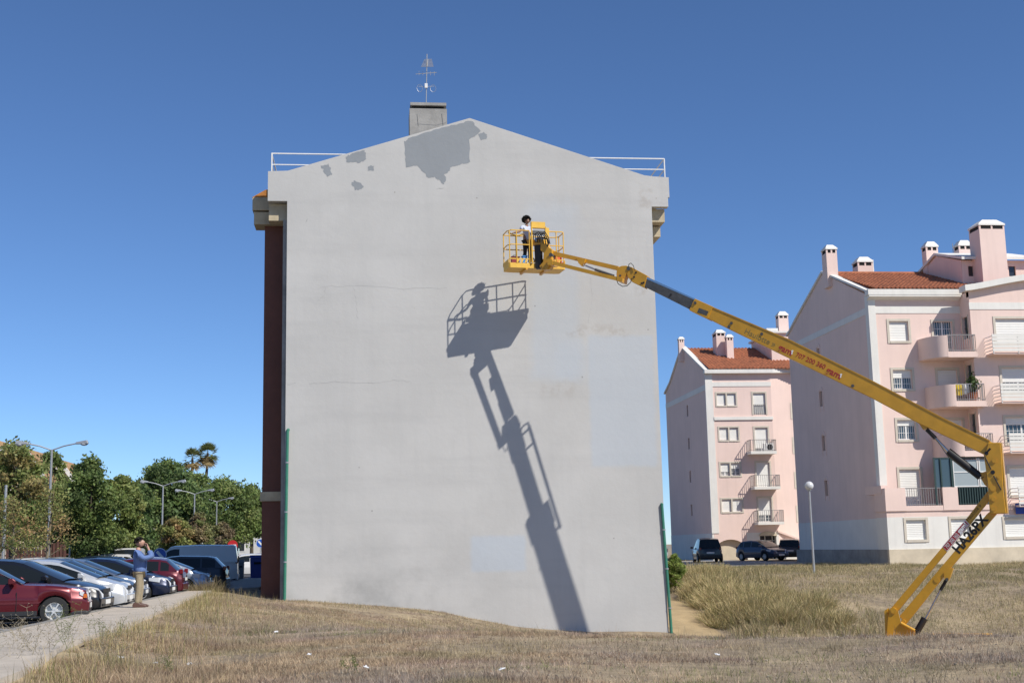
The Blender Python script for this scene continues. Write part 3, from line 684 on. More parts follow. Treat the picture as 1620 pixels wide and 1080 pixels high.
gr = [H('g1',1434,822,1465,853,YGF), H('g2',1505,820,1535,851,YGF)]
for k in ('w1','w2','w3','d1','d2','d3','d4'): pass
hs = [holes[k] for k in ('w1','w2','w3','d1','d2','d3','d4')]
wall_holes('facade_wall', M['pink'], pk, XC+0.002, XS, ZW, ZE_, YF, hs)
g3 = pxr(1590,820,1640,848,YGF); g3 = (g3[0], g3[0]+1.8, g3[2], g3[3])
wall_holes('ground_floor_wall', M['white'], pk, TX0, XE, -0.55, ZG, YGF, gr+[g3])
MB().box(TX0, XE, YGF+0.002, YGF+0.1, ZG, fl4-0.28).build('band', M['pink'], pk)
MB().box(TX0, TX0+0.1, YGF+0.001, YF, -0.55, ZG).build('ground_floor_wall', M['white'], pk)
MB().box(TX0+0.001, TX0+0.1, YGF+0.1, YF, ZG, fl4-0.28).build('band', M['pink'], pk)
MB().box(TX0-0.03, XE, YGF-0.08, YGF+0.15, Z0, -0.55).build('plinth', M['cream'], pk)
MB().box(TX0-0.02, TX0+0.1, YGF+0.15, YF+0.16, Z0, -0.55).build('plinth', M['concrete'], pk)
window(pk, holes['w1'], YF, 1.0); window(pk, holes['w2'], YF, 0.42, 2, True); window(pk, holes['w3'], YF, 0.30, 2, True)
window(pk, holes['d1'], YF, 0.0, 2, True, door=True); window(pk, holes['d2'], YF, 0.75, 2, False, door=True); window(pk, holes['d3'], YF, 0.3, 2, True, door=True); window(pk, holes['d4'], YF, 1.0, 2, door=True)
window(pk, holes['g1'], YGF, 1.0); window(pk, holes['g2'], YGF, 1.0); window(pk, g3, YGF, 1.0)
# right, projecting section
rh = []
for (p, sh) in (((1575,504,1625,529,YR),1.0), ((1585,582,1632,608,YR),0.55), ((1591,660,1640,686,YR),0.28), ((1597,739,1645,768,YR),1.0)):
    q = pxr(*p); rh.append(((q[0], q[0]+1.95, q[2]-0.5, q[3]), sh))
wall_holes('facade_wall', M['pink'], pk, XS, XE, ZW, ZE_, YR, [h for h, s in rh])
for h, s in rh: window(pk, h, YR, s, 2, s < 0.9)
# side face of the projection with its narrow windows
sh_ = [(YR+0.35, YR+0.95, f_+0.9, f_+2.15) for f_ in (fl1, fl2, fl3)]
wall_holes('return_wall', M['pink'], pk, YR, YF, ZW, ZE_, XS, sh_, axis='x')
for h in sh_:
    w_ = MB().box(XS-0.03, XS+0.02, h[0]-0.09, h[0]-0.003, h[2]-0.09, h[3]+0.09).box(XS-0.03, XS+0.02, h[1]+0.003, h[1]+0.09, h[2]-0.09, h[3]+0.09).build('window', M['beigestone'], pk)
    MB().box(XS+0.12, XS+0.13, h[0], h[1], h[2], h[3]).build('pane', M['pane'], w_)
    MB().box(XS+0.08, XS+0.11, (h[0]+h[1])/2-0.03, (h[0]+h[1])/2+0.03, h[2], h[3]).box(XS+0.08, XS+0.11, h[0], h[1], (h[2]+h[3])/2-0.02, (h[2]+h[3])/2+0.02).build('sash', M['greenframe'], w_)
# white bands, pilasters, cornice
MB().box(XC-0.03, XS, YF-0.03, YF+0.02, 12.72, 13.12).build('band', M['white'], pk); MB().box(XS-0.03, XE, YR-0.03, YR+0.02, 12.72, 13.12).build('band', M['white'], pk)
MB().box(XC-0.06, XC+0.36, YF-0.06, YF+0.1, fl4+1.1, ZE_+0.02).build('pilaster', M['white'], pk)
MB().box(XC-0.06, XC+0.0, YF+0.1, YF+0.42, fl4+0.5, ZE_+0.02).build('pilaster', M['white'], pk)
MB().prism([(XC-0.15, ZE_-0.02), (XS, ZE_-0.02), (XS, ZE_+0.3), (XC-0.15, ZE_+0.3)], YF-0.42, YF+0.1).build('cornice', M['white'], pk)
MB().prism([(YF-0.40, ZE_-0.12), (YF, ZE_-0.28), (YF, ZE_-0.02), (YF-0.40, ZE_-0.02)], XC-0.1, XS-0.02, 'x').build('cornice_moulding', M['white'], pk)
def arch(t): return ZE_-0.02+0.72*math.sin(min(t, 1)*math.pi*0.5)**1.3
arc = [(XS-0.35+(XE-XS+0.35)*i/24, arch(i/24*2.6)) for i in range(25)]
MB().prism([(x_, z_) for x_, z_ in arc]+[(x_, z_+0.34) for x_, z_ in arc[::-1]], YR-0.38, YR+0.4).build('cornice', M['white'], pk)
MB().prism([(XS, ZE_-0.3)]+[(max(x_, XS), z_+0.05) for x_, z_ in arc]+[(XE, ZE_-0.3)], YR+0.004, YR+0.3).build('parapet_wall', M['pink'], pk)
# gable end on the left: with slits, level white band, coping
slits = [(76.45, 76.95, z, z+0.95) for z in (11.1, 8.35, 5.55, 2.75)]
wall_holes('gable_wall', M['pink'], pk, YF, YB, ZW, ZE_, XC, slits, axis='x', depth=0.25)
for h in slits:
    w_ = MB().prism([(h[0]-0.12, h[2]-0.3), (h[0]-0.005, h[2]-0.3), (h[0]-0.005, h[3]), (h[0]-0.12, h[3])], XC-0.03, XC+0.02, 'x').prism([(h[1]+0.005, h[2]-0.3), (h[1]+0.12, h[2]-0.3), (h[1]+0.12, h[3]), (h[1]+0.005, h[3])], XC-0.03, XC+0.02, 'x')
    w_.prism([(76.7+0.37*math.cos(t), h[3]+0.3*math.sin(t)) for t in np.linspace(0, math.pi, 9)]+[(76.7+0.25*math.cos(t), h[3]+0.005+0.1*math.sin(t)) for t in np.linspace(math.pi, 0, 5)], XC-0.03, XC+0.02, 'x')
    w_ = w_.build('window', M['pink'], pk); MB().box(XC+0.14, XC+0.15, h[0], h[1], h[2], h[3]).build('pane', M['darkpane'], w_)
MB().prism([(YF, ZE_), (YM, ZR), (YB-1.8, ZE_+0.75), (YB-0.6, ZE_+0.25), (YB, ZE_)], XC, XC+0.25, 'x').build('gable_peak', M['pink'], pk)
cp = MB()
prof = [(YF-0.3, ZE_+0.15), (YM, ZR+0.1), (YB-1.8, ZE_+0.85), (YB-0.6, ZE_+0.33), (YB+0.2, ZE_+0.08)]
for p, q in zip(prof[:-1], prof[1:]): cp.bar((XC+0.1, p[0], p[1]), (XC+0.1, q[0], q[1]), 0.42, 0.12)
cp.build('coping', M['white'], pk)
MB().box(XC-0.03, XC+0.02, YF+0.43, YB, 12.74, 13.12).build('band', M['white'], pk)
MB().box(XC-0.02, XC+0.02, YF, YB, -0.55, ZW).build('ground_floor_wall', M['white'], pk)
MB().box(XC-0.25, XC+0.02, YF+0.16, YB, Z0, -0.55).build('plinth', M['concrete'], pk)
MB().box(XC+0.26, XE, YB-0.2, YB, Z0, ZE_).build('rear_wall', M['pink'], pk)
# roof
tile_roof(pk, XC+0.25, XE, YF-0.38, ZE_+0.33, YM, ZR)
MB().prism([(YM, ZR-0.02), (YB+0.3, ZE_), (YB+0.3, ZE_-0.15), (YM, ZR-0.4)], XC+0.26, XE, 'x').build('roof_back', M['tile'], pk)
MB().tube([(XC+0.2, YM, ZR+0.02), (XE, YM, ZR+0.02)], 0.12, 8).build('ridge_tiles', M['tile'], pk)
# rooftop block and chimneys
dx0, dx1 = at(1522, 430, 70).x, at(1612, 430, 70).x; dzt = at(1560, 412, 70).z
ph = wall_holes('penthouse', M['pink'], pk, dx0, dx1+1, 14.0, dzt, 70, [pxr(1532,421,1553,437,70), pxr(1596,421,1607,437,70)])
for q in (pxr(1532,421,1553,437,70), pxr(1596,421,1607,437,70)): MB().box(q[0], q[1], 70.1, 70.12, q[2], q[3]).build('pane', M['darkpane'], ph)
sl0 = at(1490, 398, 73); MB().prism([(70.012, 14), (70.012, dzt), (73.2, dzt+1.0), (77, dzt), (77, 14)], dx0-0.01, dx0+0.2, 'x').build('penthouse_side', M['pink'], pk)
MB().prism([(69.6, dzt-0.02), (73.2, dzt+1.05), (77.3, dzt), (77.3, dzt+0.14), (73.2, dzt+1.2), (69.6, dzt+0.14)], dx0-0.15, dx1+1.2, 'x').build('penthouse_roof', M['white'], pk)
def chpx(px0, px1, pyt, Y, zb, dep=None):
    a = at(px0, pyt, Y); b = at(px1, pyt, Y); w_ = b.x-a.x; chimney(pk, a.x, b.x, Y, Y+(dep or w_*0.8), zb, a.z)
chpx(1549, 1589, 362, 68.9, 14.0, 1.3); chpx(1465, 1484, 396, 74.4, 15.2); chpx(1517, 1538, 394, 75.5, 15.6); chpx(1307, 1324, 400, 73.6, 15.4, 0.8); chpx(1357, 1381, 420, 76.2, 15.4, 0.9)
MB().box(at(1366,414,76.9).x, at(1378,414,76.9).x, 76.5, 76.9, ZR, at(1366,412,76.7).z).build('chimney', M['white'], pk)
MB().tube([(at(1507,400,76).x, 76, 16.3), (at(1507,385,76).x, 76, at(1507,385,76).z)], 0.025, 5).build('aerial', M['galv'], pk)
# rounded balconies in the corner
def balcony(zf, px_l, px_m, px_r, prail, laundry=False):
    D_ = 1.65; xl = at(px_l, 540, YF-0.6).x; xm = at(px_m, 540, YF-D_).x; xr = at(px_r, 540, YF-D_).x; rad = 1.0
    arc_ = [(xl+rad-rad*math.cos(t), YF-D_*math.sin(t)) for t in np.linspace(0, math.pi/2, 9)]
    plan = [(xl, YF-0.003)]+arc_[1:]+[(xr, YF-D_), (xr, YR-0.003), (XS-0.003, YR-0.003), (XS-0.003, YF-0.003)]
    s_ = MB().prism(plan, zf-0.32, zf, 'z').build('balcony', M['pink'], pk)
    outer = arc_+[(xm, YF-D_)]; v = []; f = []
    for i, p in enumerate(outer):
        d = Vector((xl+rad-p[0], YF-p[1])) if i < 9 else Vector((0, 1)); d = d.normalized() if d.length > 0 else Vector((1, 0)); q = (p[0]+d[0]*0.12, p[1]+d[1]*0.12)
        v += [(p[0]-d[0]*0.02, p[1]-d[1]*0.02, zf-0.30), (p[0]-d[0]*0.02, p[1]-d[1]*0.02, zf+0.92), (q[0], q[1], zf+0.92), (q[0], q[1], zf+0.002)]
        if i: a_ = (i-1)*4; f += [(a_+k, a_+(k+1)%4, a_+4+(k+1)%4, a_+4+k) for k in range(4)]
    f += [(3,2,1,0), tuple(len(v)-4+k for k in range(4))]
    MB().add(v, f).build('parapet', M['pink'], s_, smooth=True)
    railing(s_, [(xm+0.02, YF-D_+0.06), (xr-0.05, YF-D_+0.06), (xr-0.05, YR-0.05)], zf, zf+0.95, M['greyrail'])
    return xl, xm, xr, D_
b1 = balcony(fl1, 1459, 1498, 1545, True); b2 = balcony(fl2, 1465, 1506, 1553, True); b3 = balcony(fl3, 1471, 1513, 1560, True)
# storey with the long terrace and the glazed enclosure
TY = YF-1.5; tx0 = at(1401, 790, TY).x; xa, xb, xc_ = at(1433,790,TY).x, at(1492,790,TY).x, at(1516,790,TY).x; xd = at(1565,790,TY).x
t_ = MB().box(tx0, XE, TY, YF-0.003, fl4-0.28, fl4).build('terrace', M['pink'], pk)
MB().box(tx0-0.02, xa, TY-0.02, TY+0.12, fl4-0.27, fl4+0.98).build('parapet', M['pink'], t_); MB().box(tx0-0.02, tx0+0.1, TY+0.12, YF-0.003, fl4-0.27, fl4+0.98).build('parapet', M['pink'], t_)
MB().box(xb, xc_, TY-0.02, TY+0.12, fl4-0.27, fl4+0.98).build('parapet', M['pink'], t_)
MB().box(tx0-0.05, XC-0.02, TY+0.4, YF+1.2, fl4+0.7, fl4+1.15).build('gutter_block', M['pink'], t_)
railing(t_, [(xa, TY+0.06), (xb, TY+0.06)], fl4, fl4+0.95, M['greyrail'], 0.13)
railing(t_, [(xc_, TY+0.06), (xd+0.4, TY+0.06)], fl4, fl4+0.95, M['greenframe'], 0.14, r=0.03)
MB().box(xc_, xd, TY+0.10, TY+0.13, fl4+0.03, fl4+0.95).build('rail_panel', M['greenframe'], t_)
ez0, ez1 = fl4+0.98, fl3-0.33; ex0 = at(1478,745,TY).x; ex1 = xd+0.3
enc = MB().box(ex0, ex1, TY+0.02, TY+0.1, ez1-0.08, ez1-0.01).box(ex0, ex0+0.08, TY+0.02, TY+0.1, fl4, ez1-0.08).box(ex0+0.35, ex0+0.43, TY-0.02, TY+0.06, fl4+0.98, ez1-0.08).box(ex0+0.95, ex0+1.08, TY-0.03, TY+0.08, ez0, ez1-0.08)
enc.build('glazed_enclosure', M['greenframe'], t_)
for (a_, b_) in ((ex0+0.08, ex0+0.35), (ex0+0.43, ex0+0.95)): MB().box(a_, b_, TY+0.05, TY+0.06, fl4+0.98, ez1-0.08).build('pane', M['pane'], t_)
for (a_, b_) in ((ex0+1.08, ex0+2.55), (ex0+2.6, ex1)):
    MB().box(a_+0.06, b_-0.06, TY+0.04, TY+0.05, ez0+0.06, ez1-0.14).build('pane', glass('milky pane', (0.32, 0.36, 0.37), 0.15), t_)
    MB().box(a_, a_+0.06, TY+0.01, TY+0.07, ez0, ez1-0.08).box(b_-0.06, b_, TY+0.01, TY+0.07, ez0, ez1-0.08).box(a_+0.06, b_-0.06, TY+0.01, TY+0.07, ez0, ez0+0.06).box(a_+0.06, b_-0.06, TY+0.01, TY+0.07, (ez0+ez1)/2-0.03, (ez0+ez1)/2+0.03).build('sash', M['whiterail'], t_)
# white slatted balconies on the right
for i, ((h, s), zf, n_, gapk) in enumerate(zip(rh, (at(1590,556,YR-0.9).z, at(1600,634,YR-0.9).z, at(1606,713,YR-0.9).z, fl4-0.05), (5,5,5,5), (0.83,0.83,0.83,0.62))):
    x0_ = at((1570,1577,1584,1591)[i], 540, YR-0.9).x; x1_ = x0_+3.4; yb = YR-0.9
    bl = MB().box(x0_+0.05, x1_, yb+0.08, YR-0.002, zf-0.12, zf-0.03).build('balcony', M['pink'], pk)
    for k in range(n_):
        z_ = zf+0.02+k*0.2
        MB().box(x0_, x1_, yb, yb+0.035, z_, z_+0.2*gapk).build('slat', M['white'], bl)
        MB().box(x0_, x0_+0.03, yb+0.04, YR-0.02, z_+0.05, z_+0.09).build('side_bar', M['whiterail'], bl)
    for xx_ in (x0_+0.03, x0_+1.5, x1_-0.05): MB().box(xx_, xx_+0.05, yb+0.036, yb+0.08, zf-0.1, zf+1.0).build('upright', M['whiterail'], bl)
# laundry, pot plant and dish set on the balconies
p = at(1518, 622, YF-1.6); o = empty('clothes_airer', (p.x, YF-1.35, fl2), 'clothes airer hung with yellow and white washing on the curved balcony', 'airer')
MB().bar((p.x-0.45, YF-1.35, fl2+0.95), (p.x+0.75, YF-1.35, fl2+0.95), 0.02).bar((p.x-0.4, YF-1.35, fl2), (p.x-0.4, YF-1.35, fl2+0.95), 0.02).bar((p.x+0.7, YF-1.35, fl2), (p.x+0.7, YF-1.35, fl2+0.95), 0.02).build('frame', M['whiterail'], o)
for k, (dx_, w_, c_) in enumerate(((-0.4,0.22,(0.7,0.7,0.72)), (-0.12,0.42,(0.75,0.55,0.03)), (0.34,0.2,(0.72,0.72,0.74)), (0.56,0.16,(0.6,0.62,0.66)))):
    v = []; f = []
    for q in range(7):
        v += [(p.x+dx_+w_*q/6, YF-1.37+0.03*math.sin(q*2.1+k), fl2+0.94), (p.x+dx_+w_*q/6, YF-1.37+0.05*math.sin(q*2.1+k), fl2+0.28+0.06*k)]
        if q: f.append((2*q-2, 2*q-1, 2*q+1, 2*q))
    MB().add(v, f).build('garment', mat('cloth', c_, 0.9), o)
p = at(1541, 630, YF-1.4)
o = empty('potted_plant', (p.x, YF-1.3, fl2), 'green bush in a terracotta pot at the end of the curved balcony', 'plant')
MB().lathe([(0.0,0),(0.17,0),(0.25,0.45),(0.27,0.45),(0.27,0.5),(0.2,0.5),(0,0.46)], (p.x, YF-1.3, fl2), 12).build('pot', M['tile'], o, smooth=True)
q_ = np.random.default_rng(3); n = 260; cen = np.array([p.x, YF-1.3, fl2+0.95])+q_.normal(0, 1, (n,3))*np.array([0.16,0.16,0.24]); d = q_.normal(0, 0.06, (n,3)); e_ = q_.normal(0, 0.06, (n,3))
Vv = np.stack([cen-d, cen+e_, cen+d, cen-e_], 1).reshape(-1,3); Ff = np.arange(4*n).reshape(-1,4)
soup('foliage', Vv, Ff, np.repeat(np.array([[0.07,0.11,0.035]])*(0.5+q_.random((n,1))), 4, 0), M['leaf'], o, (p.x, YF-1.3, fl2+0.9))
p = at(1613, 800, TY); o = MB().box(p.x-0.3, p.x+1.4, TY-0.12, TY-0.09, fl4-0.55, fl4+0.05).build('blue_towel', mat('blue cloth', (0.04, 0.09, 0.42), 0.9, 0.3, 5), None, loc=(p.x, TY-0.1, fl4-0.55)); tag(o, 'blue towel hanging over the white slatted terrace railing', 'towel')

# ------------------------------------------------------------------ farther pink block
YG, XD = 99.0, 26.95
pm = empty('pink_apartment_block', (32, 105, -1.4), 'farther pink apartment block with iron balconies and arched entrance', 'building')
XK = at(1224, 700, YG).x; ZT = 13.55; ZWm = 0.75; YBm = 113; YMm = 106.2; ZRm = 16.75
wins = [pxr(1134,622,1164,641,YG), pxr(1138,676,1168,696,YG), pxr(1140,732,1171,752,YG), pxr(1142,789,1174,809,YG)]
bfl = [at(1210,656,YG).z, at(1208,713,YG-1.1).z, at(1211,769,YG-1.1).z, at(1214,825,YG-1.1).z]
drs = []
for i, p in enumerate(((1191.5,621.5,1211,655,YG), (1194.5,676,1215,712,YG), (1197,731,1218,768,YG), (1200,787,1221,824,YG))):
    q = pxr(*p); drs.append((q[0], q[1], bfl[i]+0.02, q[3]))
ac = at(1157, 880, YG).x; ar = at(1183,880,YG).x-ac
wall_holes('facade_wall', M['pink'], pm, XD, XK, ZWm, ZT, YG, wins+drs)
for w_, s_ in zip(wins, (1.0, 0.95, 0.7, 1.0)):
    half = (w_[0]+w_[1])/2
    window(pm, (w_[0], half-0.06, w_[2], w_[3]), YG, s_, 2, True, 0.12, trim_sides=(1,1,1,1)); window(pm, (half+0.06, w_[1], w_[2], w_[3]), YG, 1.0 if s_ > 0.8 else 0.45, 2, True, 0.12, trim_sides=(0,1,1,1))
for d_ in drs: window(pm, d_, YG, 0.72 if d_ is drs[3] else (0.85 if d_ is drs[1] else 1.0), 2, True, 0.13, door=True)
railing(pm, [(drs[0][0]+0.03, YG+0.03), (drs[0][1]-0.03, YG+0.03)], bfl[0]+0.05, bfl[0]+0.85, M['greyrail'], 0.14, r=0.016)
for i in (1, 2, 3):
    x0_ = at((1188,1191,1194)[i-1], 715, YG-1.1).x; x1_ = at((1229,1232,1235)[i-1], 715, YG-1.1).x
    s_ = MB().box(x0_, x1_, YG-1.1, YG-0.002, bfl[i]-0.22, bfl[i]).build('balcony', M['white'], pm)
    railing(s_, [(x0_+0.03, YG-0.05), (x0_+0.03, YG-1.06), (x1_-0.03, YG-1.06), (x1_-0.03, YG-0.05)], bfl[i], bfl[i]+0.9, M['greyrail'], 0.16, r=0.013)
# angled right wing
wing = MB(); dxw, dyw = 3.2, 1.6
wing.add([(XK, YG, -1.9), (XK+dxw, YG+0.9, -1.9), (XK+dxw, YG+0.9, ZT), (XK, YG, ZT)], [(0,1,2,3)]).add([(XK+dxw, YG+0.9, -1.9), (XK+20, YG+0.9, -1.9), (XK+20, YG+0.9, ZT+0.6), (XK+dxw, YG+0.9, ZT)], [(0,1,2,3)]).build('wing_wall', M['pink'], pm)
for i, z in enumerate((9.8, 7.0, 4.2, 1.5)):
    x0_ = XK+1.7; fr = lambda t: (x0_+t*1.4, YG+0.9*(1.7+t*1.4)/dxw)
    a_ = fr(0); b_ = fr(1); w_ = MB().add([(a_[0], a_[1]-0.03, z), (b_[0], b_[1]-0.03, z), (b_[0], b_[1]-0.03, z+1.35), (a_[0], a_[1]-0.03, z+1.35)], [(0,1,2,3)]).build('window', M['beigestone'], pm)
    a_ = fr(0.14); b_ = fr(0.86); MB().add([(a_[0], a_[1]-0.035, z+0.12), (b_[0], b_[1]-0.035, z+0.12), (b_[0], b_[1]-0.035, z+1.23), (a_[0], a_[1]-0.035, z+1.23)], [(0,1,2,3)]).build('shutter', M['shutter'], w_)
# ground floor with arch
arcm = [(ac+ar*math.cos(t), -0.75+1.0*math.sin(t)) for t in np.linspace(math.pi, 0, 15)]
v = [(XD, -1.9), (ac-ar, -1.9)]+arcm+[(ac+ar, -1.9), (XK, -1.9), (XK, ZWm), (XD, ZWm)]
xp = at(1186, 880, YG).x
MB().prism([(XD, -1.9), (ac-ar, -1.9), (ac-ar, ZWm), (XD, ZWm)], YG, YG+0.3).build('ground_floor_wall', M['white'], pm)
MB().prism(arcm+[(ac+ar, ZWm), (ac-ar, ZWm)], YG, YG+0.3).build('arch_wall', M['pink'], pm)
ed = pxr(1203, 846, 1233, 882, YG); ed = (ed[0], ed[1], -1.35, ed[3])
wall_holes('ground_floor_wall', M['white'], pm, ac+ar, XK+0.0, -1.9, ZWm, YG, [(ed[0], min(ed[1], XK-0.2), ed[2], ed[3])], depth=0.5)
MB().box(ed[0], XK-0.2, YG+0.5, YG+0.52, ed[2], ed[3]).build('entrance_glass', M['darkpane'], pm)
e_ = MB().box(ed[0]+0.5, ed[0]+0.56, YG+0.4, YG+0.45, ed[2], ed[3]).box(ed[0]+1.1, ed[0]+1.16, YG+0.4, YG+0.45, ed[2], ed[3]).box(ed[0], XK-0.2, YG+0.4, YG+0.45, ed[3]-0.45, ed[3]-0.4).build('entrance_frame', M['whiterail'], pm)
MB().prism([(ed[0]+ (XK-0.2-ed[0])*(0.5+0.55*math.cos(t)), ed[3]-0.05+0.35*math.sin(t)) for t in np.linspace(0, math.pi, 11)], YG-0.08, YG-0.003).build('entrance_arch', M['cream'], pm)
MB().box(ac-ar-0.1, ac+ar+0.2, YG+0.36, YG+0.5, -1.9, ZWm).build('passage_wall', M['cream'], pm)
MB().box(ac-ar, ac+ar+0.2, YG+0.302, YG+0.355, 0.35, ZWm).build('passage_ceiling', M['white'], pm)
MB().add([(XK-0.1, YG-0.1, 0.9), (XK+3.4, YG-0.1, -0.4), (XK+3.4, YG+0.9, -0.4), (XK-0.1, YG+0.0, 0.9), (XK-0.1, YG-0.1, 0.75), (XK+3.4, YG-0.1, -0.55), (XK+3.4, YG+0.9, -0.55), (XK-0.1, YG, 0.75)], [(0,1,2,3),(7,6,5,4),(0,4,5,1),(1,5,6,2)]).build('canopy', M['pink'], pm)
MB().box(XK, XK+6, YG-1.6, YG-0.15, -1.9, -0.5).build('porch_wall', M['white'], pm)
# trims
MB().box(XD-0.05, XD+0.55, YG-0.05, YG+0.1, ZWm, ZT).build('pilaster', M['white'], pm)
q = pxr(1120, 660, 1225, 664, YG); MB().box(XD+0.55, XK+0.05, YG-0.10, YG+0.02, q[2], q[3]+0.05).build('band', M['white'], pm)
q = pxr(1120, 604, 1225, 611, YG); MB().box(XD+0.55, XK+0.02, YG-0.04, YG+0.02, q[2], q[3]).build('band', M['white'], pm)
MB().box(XD-0.15, XK+0.1, YG-0.4, YG+0.1, ZT-0.05, ZT+0.25).build('cornice', M['white'], pm)
MB().add([(XK+0.1, YG-0.4, ZT-0.05), (XK+dxw, YG+0.5, ZT+0.1), (XK+dxw, YG+0.5, ZT+0.5), (XK+0.1, YG-0.4, ZT+0.25), (XK+0.1, YG+0.1, ZT-0.05), (XK+dxw, YG+1, ZT+0.1), (XK+dxw, YG+1, ZT+0.5), (XK+0.1, YG+0.1, ZT+0.25)], [(0,1,2,3),(3,2,6,7),(0,4,5,1),(1,5,6,2)]).build('cornice', M['white'], pm)
wall_holes('gable_wall', M['pink'], pm, YG, YBm, ZWm, ZT, XD, [(105.0, 105.5, z, z+0.95) for z in (10.7, 7.9, 5.1, 2.3)], axis='x')
for z in (10.7, 7.9, 5.1, 2.3): MB().box(XD+0.12, XD+0.13, 105.0, 105.5, z, z+0.95).build('pane', M['darkpane'], pm)
MB().prism([(YG, ZT), (YMm, ZRm), (YBm-2, ZT+0.7), (YBm, ZT)], XD, XD+0.25, 'x').build('gable_peak', M['pink'], pm)
cp = MB(); prof = [(YG-0.3, ZT+0.15), (YMm, ZRm+0.1), (YBm-2, ZT+0.8), (YBm+0.2, ZT+0.08)]
for p, q in zip(prof[:-1], prof[1:]): cp.bar((XD+0.1, p[0], p[1]), (XD+0.1, q[0], q[1]), 0.45, 0.14)
cp.build('coping', M['white'], pm)
MB().box(XD-0.03, XD+0.02, YG+0.1, YBm, 12.2, 12.65).build('band', M['white'], pm)
MB().box(XD-0.02, XD+0.02, YG+0.004, YBm, -1.9, ZWm).build('ground_floor_wall', M['white'], pm)
MB().box(XD+0.26, XK+20, YBm-0.2, YBm, -1.9, ZT).build('rear_wall', M['pink'], pm)
tile_roof(pm, XD+0.25, XK+16, YG-0.38, ZT+0.28, YMm, ZRm, pitch=0.3, course=0.5)
MB().prism([(YMm, ZRm-0.02), (YBm+0.3, ZT), (YBm+0.3, ZT-0.15), (YMm, ZRm-0.4)], XD+0.26, XK+16, 'x').build('roof_back', M['tile'], pm)
def chpm(px0, px1, pyt, Y, zb, dep=None):
    a = at(px0, pyt, Y); b = at(px1, pyt, Y); w_ = b.x-a.x; chimney(pm, a.x, b.x, Y, Y+(dep or w_*0.9), zb, a.z)
chpm(1074, 1082.5, 541, 105.6, 15.5); chpm(1133, 1147.5, 531, 103.2, 14.5, 1.2); chpm(1149.5, 1160, 538, 102.4, 14.3); chpm(1231.5, 1247, 503, 104, 15)
a_ = at(1210, 545, 101.5); b_ = at(1246, 545, 101.5)
MB().box(at(1221,560,101.5).x, at(1221,560,101.5).x+5, 101.5, 107, 13.7, at(1230,527,101.5).z).build('penthouse', M['pink'], pm)
MB().box(at(1221,560,101.5).x-0.2, at(1221,560,101.5).x+5.2, 101.3, 107.2, at(1230,527,101.5).z, at(1230,524,101.5).z).build('penthouse_roof', M['white'], pm)
MB().box(at(1213,525,104).x, at(1231,525,104).x, 104, 105, 15, at(1220,519,104).z).build('chimney', M['white'], pm)
# ------------------------------------------------------------------ articulated boom lift
LK = Vector((8.95, 42.75, 0)); LD = Vector((0.866, -0.5, 0)).normalized(); LN = LD.cross(Vector((0,0,1)))   # LN points to the camera side
def bp(px, py, n=0.0):                   # photo point -> (u, z) in the lift's own upright plane
    r = ray(px, py); q = LK+LN*n; t = q.dot(LN)/r.dot(LN); P = r*t; return ((P-LK).dot(LD), P.z)
def LW(u, n, z): p = LK+LD*u+LN*n; return Vector((p.x, p.y, z))
lift_c = LK+LD*9.2; lift_z = float(hgt(lift_c.x, lift_c.y))
lift = empty('boom_lift', (lift_c.x, lift_c.y, lift_z), 'yellow articulated boom lift reaching its basket up to the grey wall', 'boom lift')
def plate(poly, n0, n1, name, m, parent=lift, px=True, bevel=0.0, smooth=False):
    P = [bp(*p, max(n0, n1)) if px else p for p in poly]; k = len(P)
    vs = [LW(u, n0, z) for u, z in P]+[LW(u, n1, z) for u, z in P]
    return MB().add(vs, [tuple(range(k-1,-1,-1)), tuple(range(k, 2*k))]+[(i, (i+1)%k, k+(i+1)%k, k+i) for i in range(k)]).build(name, m, parent, bevel=bevel)
def pin(px, py, r_, n0, n1, name='pin', m=None, parent=lift):
    u, z = bp(px, py, max(n0, n1)); mb = MB().tube([LW(u, n0, z), LW(u, n1, z)], r_, 12); return mb.build(name, m or M['yellow'], parent, smooth=True)
def rod(pa, pb, r_, name, m, n=0.0, parent=lift):
    a = bp(*pa, n); b = bp(*pb, n); return MB().tube([LW(a[0], n, a[1]), LW(b[0], n, b[1])], r_, 12).build(name, m, parent, smooth=True)
def lettering(txt, pa, pb, h, n, m, parent, bold=0.0, name='lettering'):
    """line of letters on the camera-side face, baseline from photo point pa towards pb, fitted to that length"""
    a = bp(*pa, n); b = bp(*pb, n); me = text_mesh(txt, h, 0.0015, bold); xs = [v.co.x for v in me.vertices]; w = max(xs)-min(xs); x0 = min(xs)
    L = math.hypot(b[0]-a[0], b[1]-a[1]); e = Vector((b[0]-a[0], b[1]-a[1]))/L; sx_ = L/w; ro = world_loc(parent)
    for v in me.vertices:
        p = (v.co.x-x0)*sx_; q = v.co.y; uu = a[0]+e[0]*p-e[1]*q; zz = a[1]+e[1]*p+e[0]*q
        v.co = LW(uu, n+0.003+v.co.z, zz)-ro
    me.materials.append(m); o = bpy.data.objects.new(name, me); col.objects.link(o); o.parent = parent; return o
HB = 0.27
boom = plate([(1116.6,502),(1152,519.6),(1239,561.7),(1380,629.6),(1455,670),(1556,718),(1573,701),(1490.6,660),(1380,602),(1247,536),(1127.5,485.6)], -HB, HB, 'main_boom', M['yellow'], bevel=0.015)
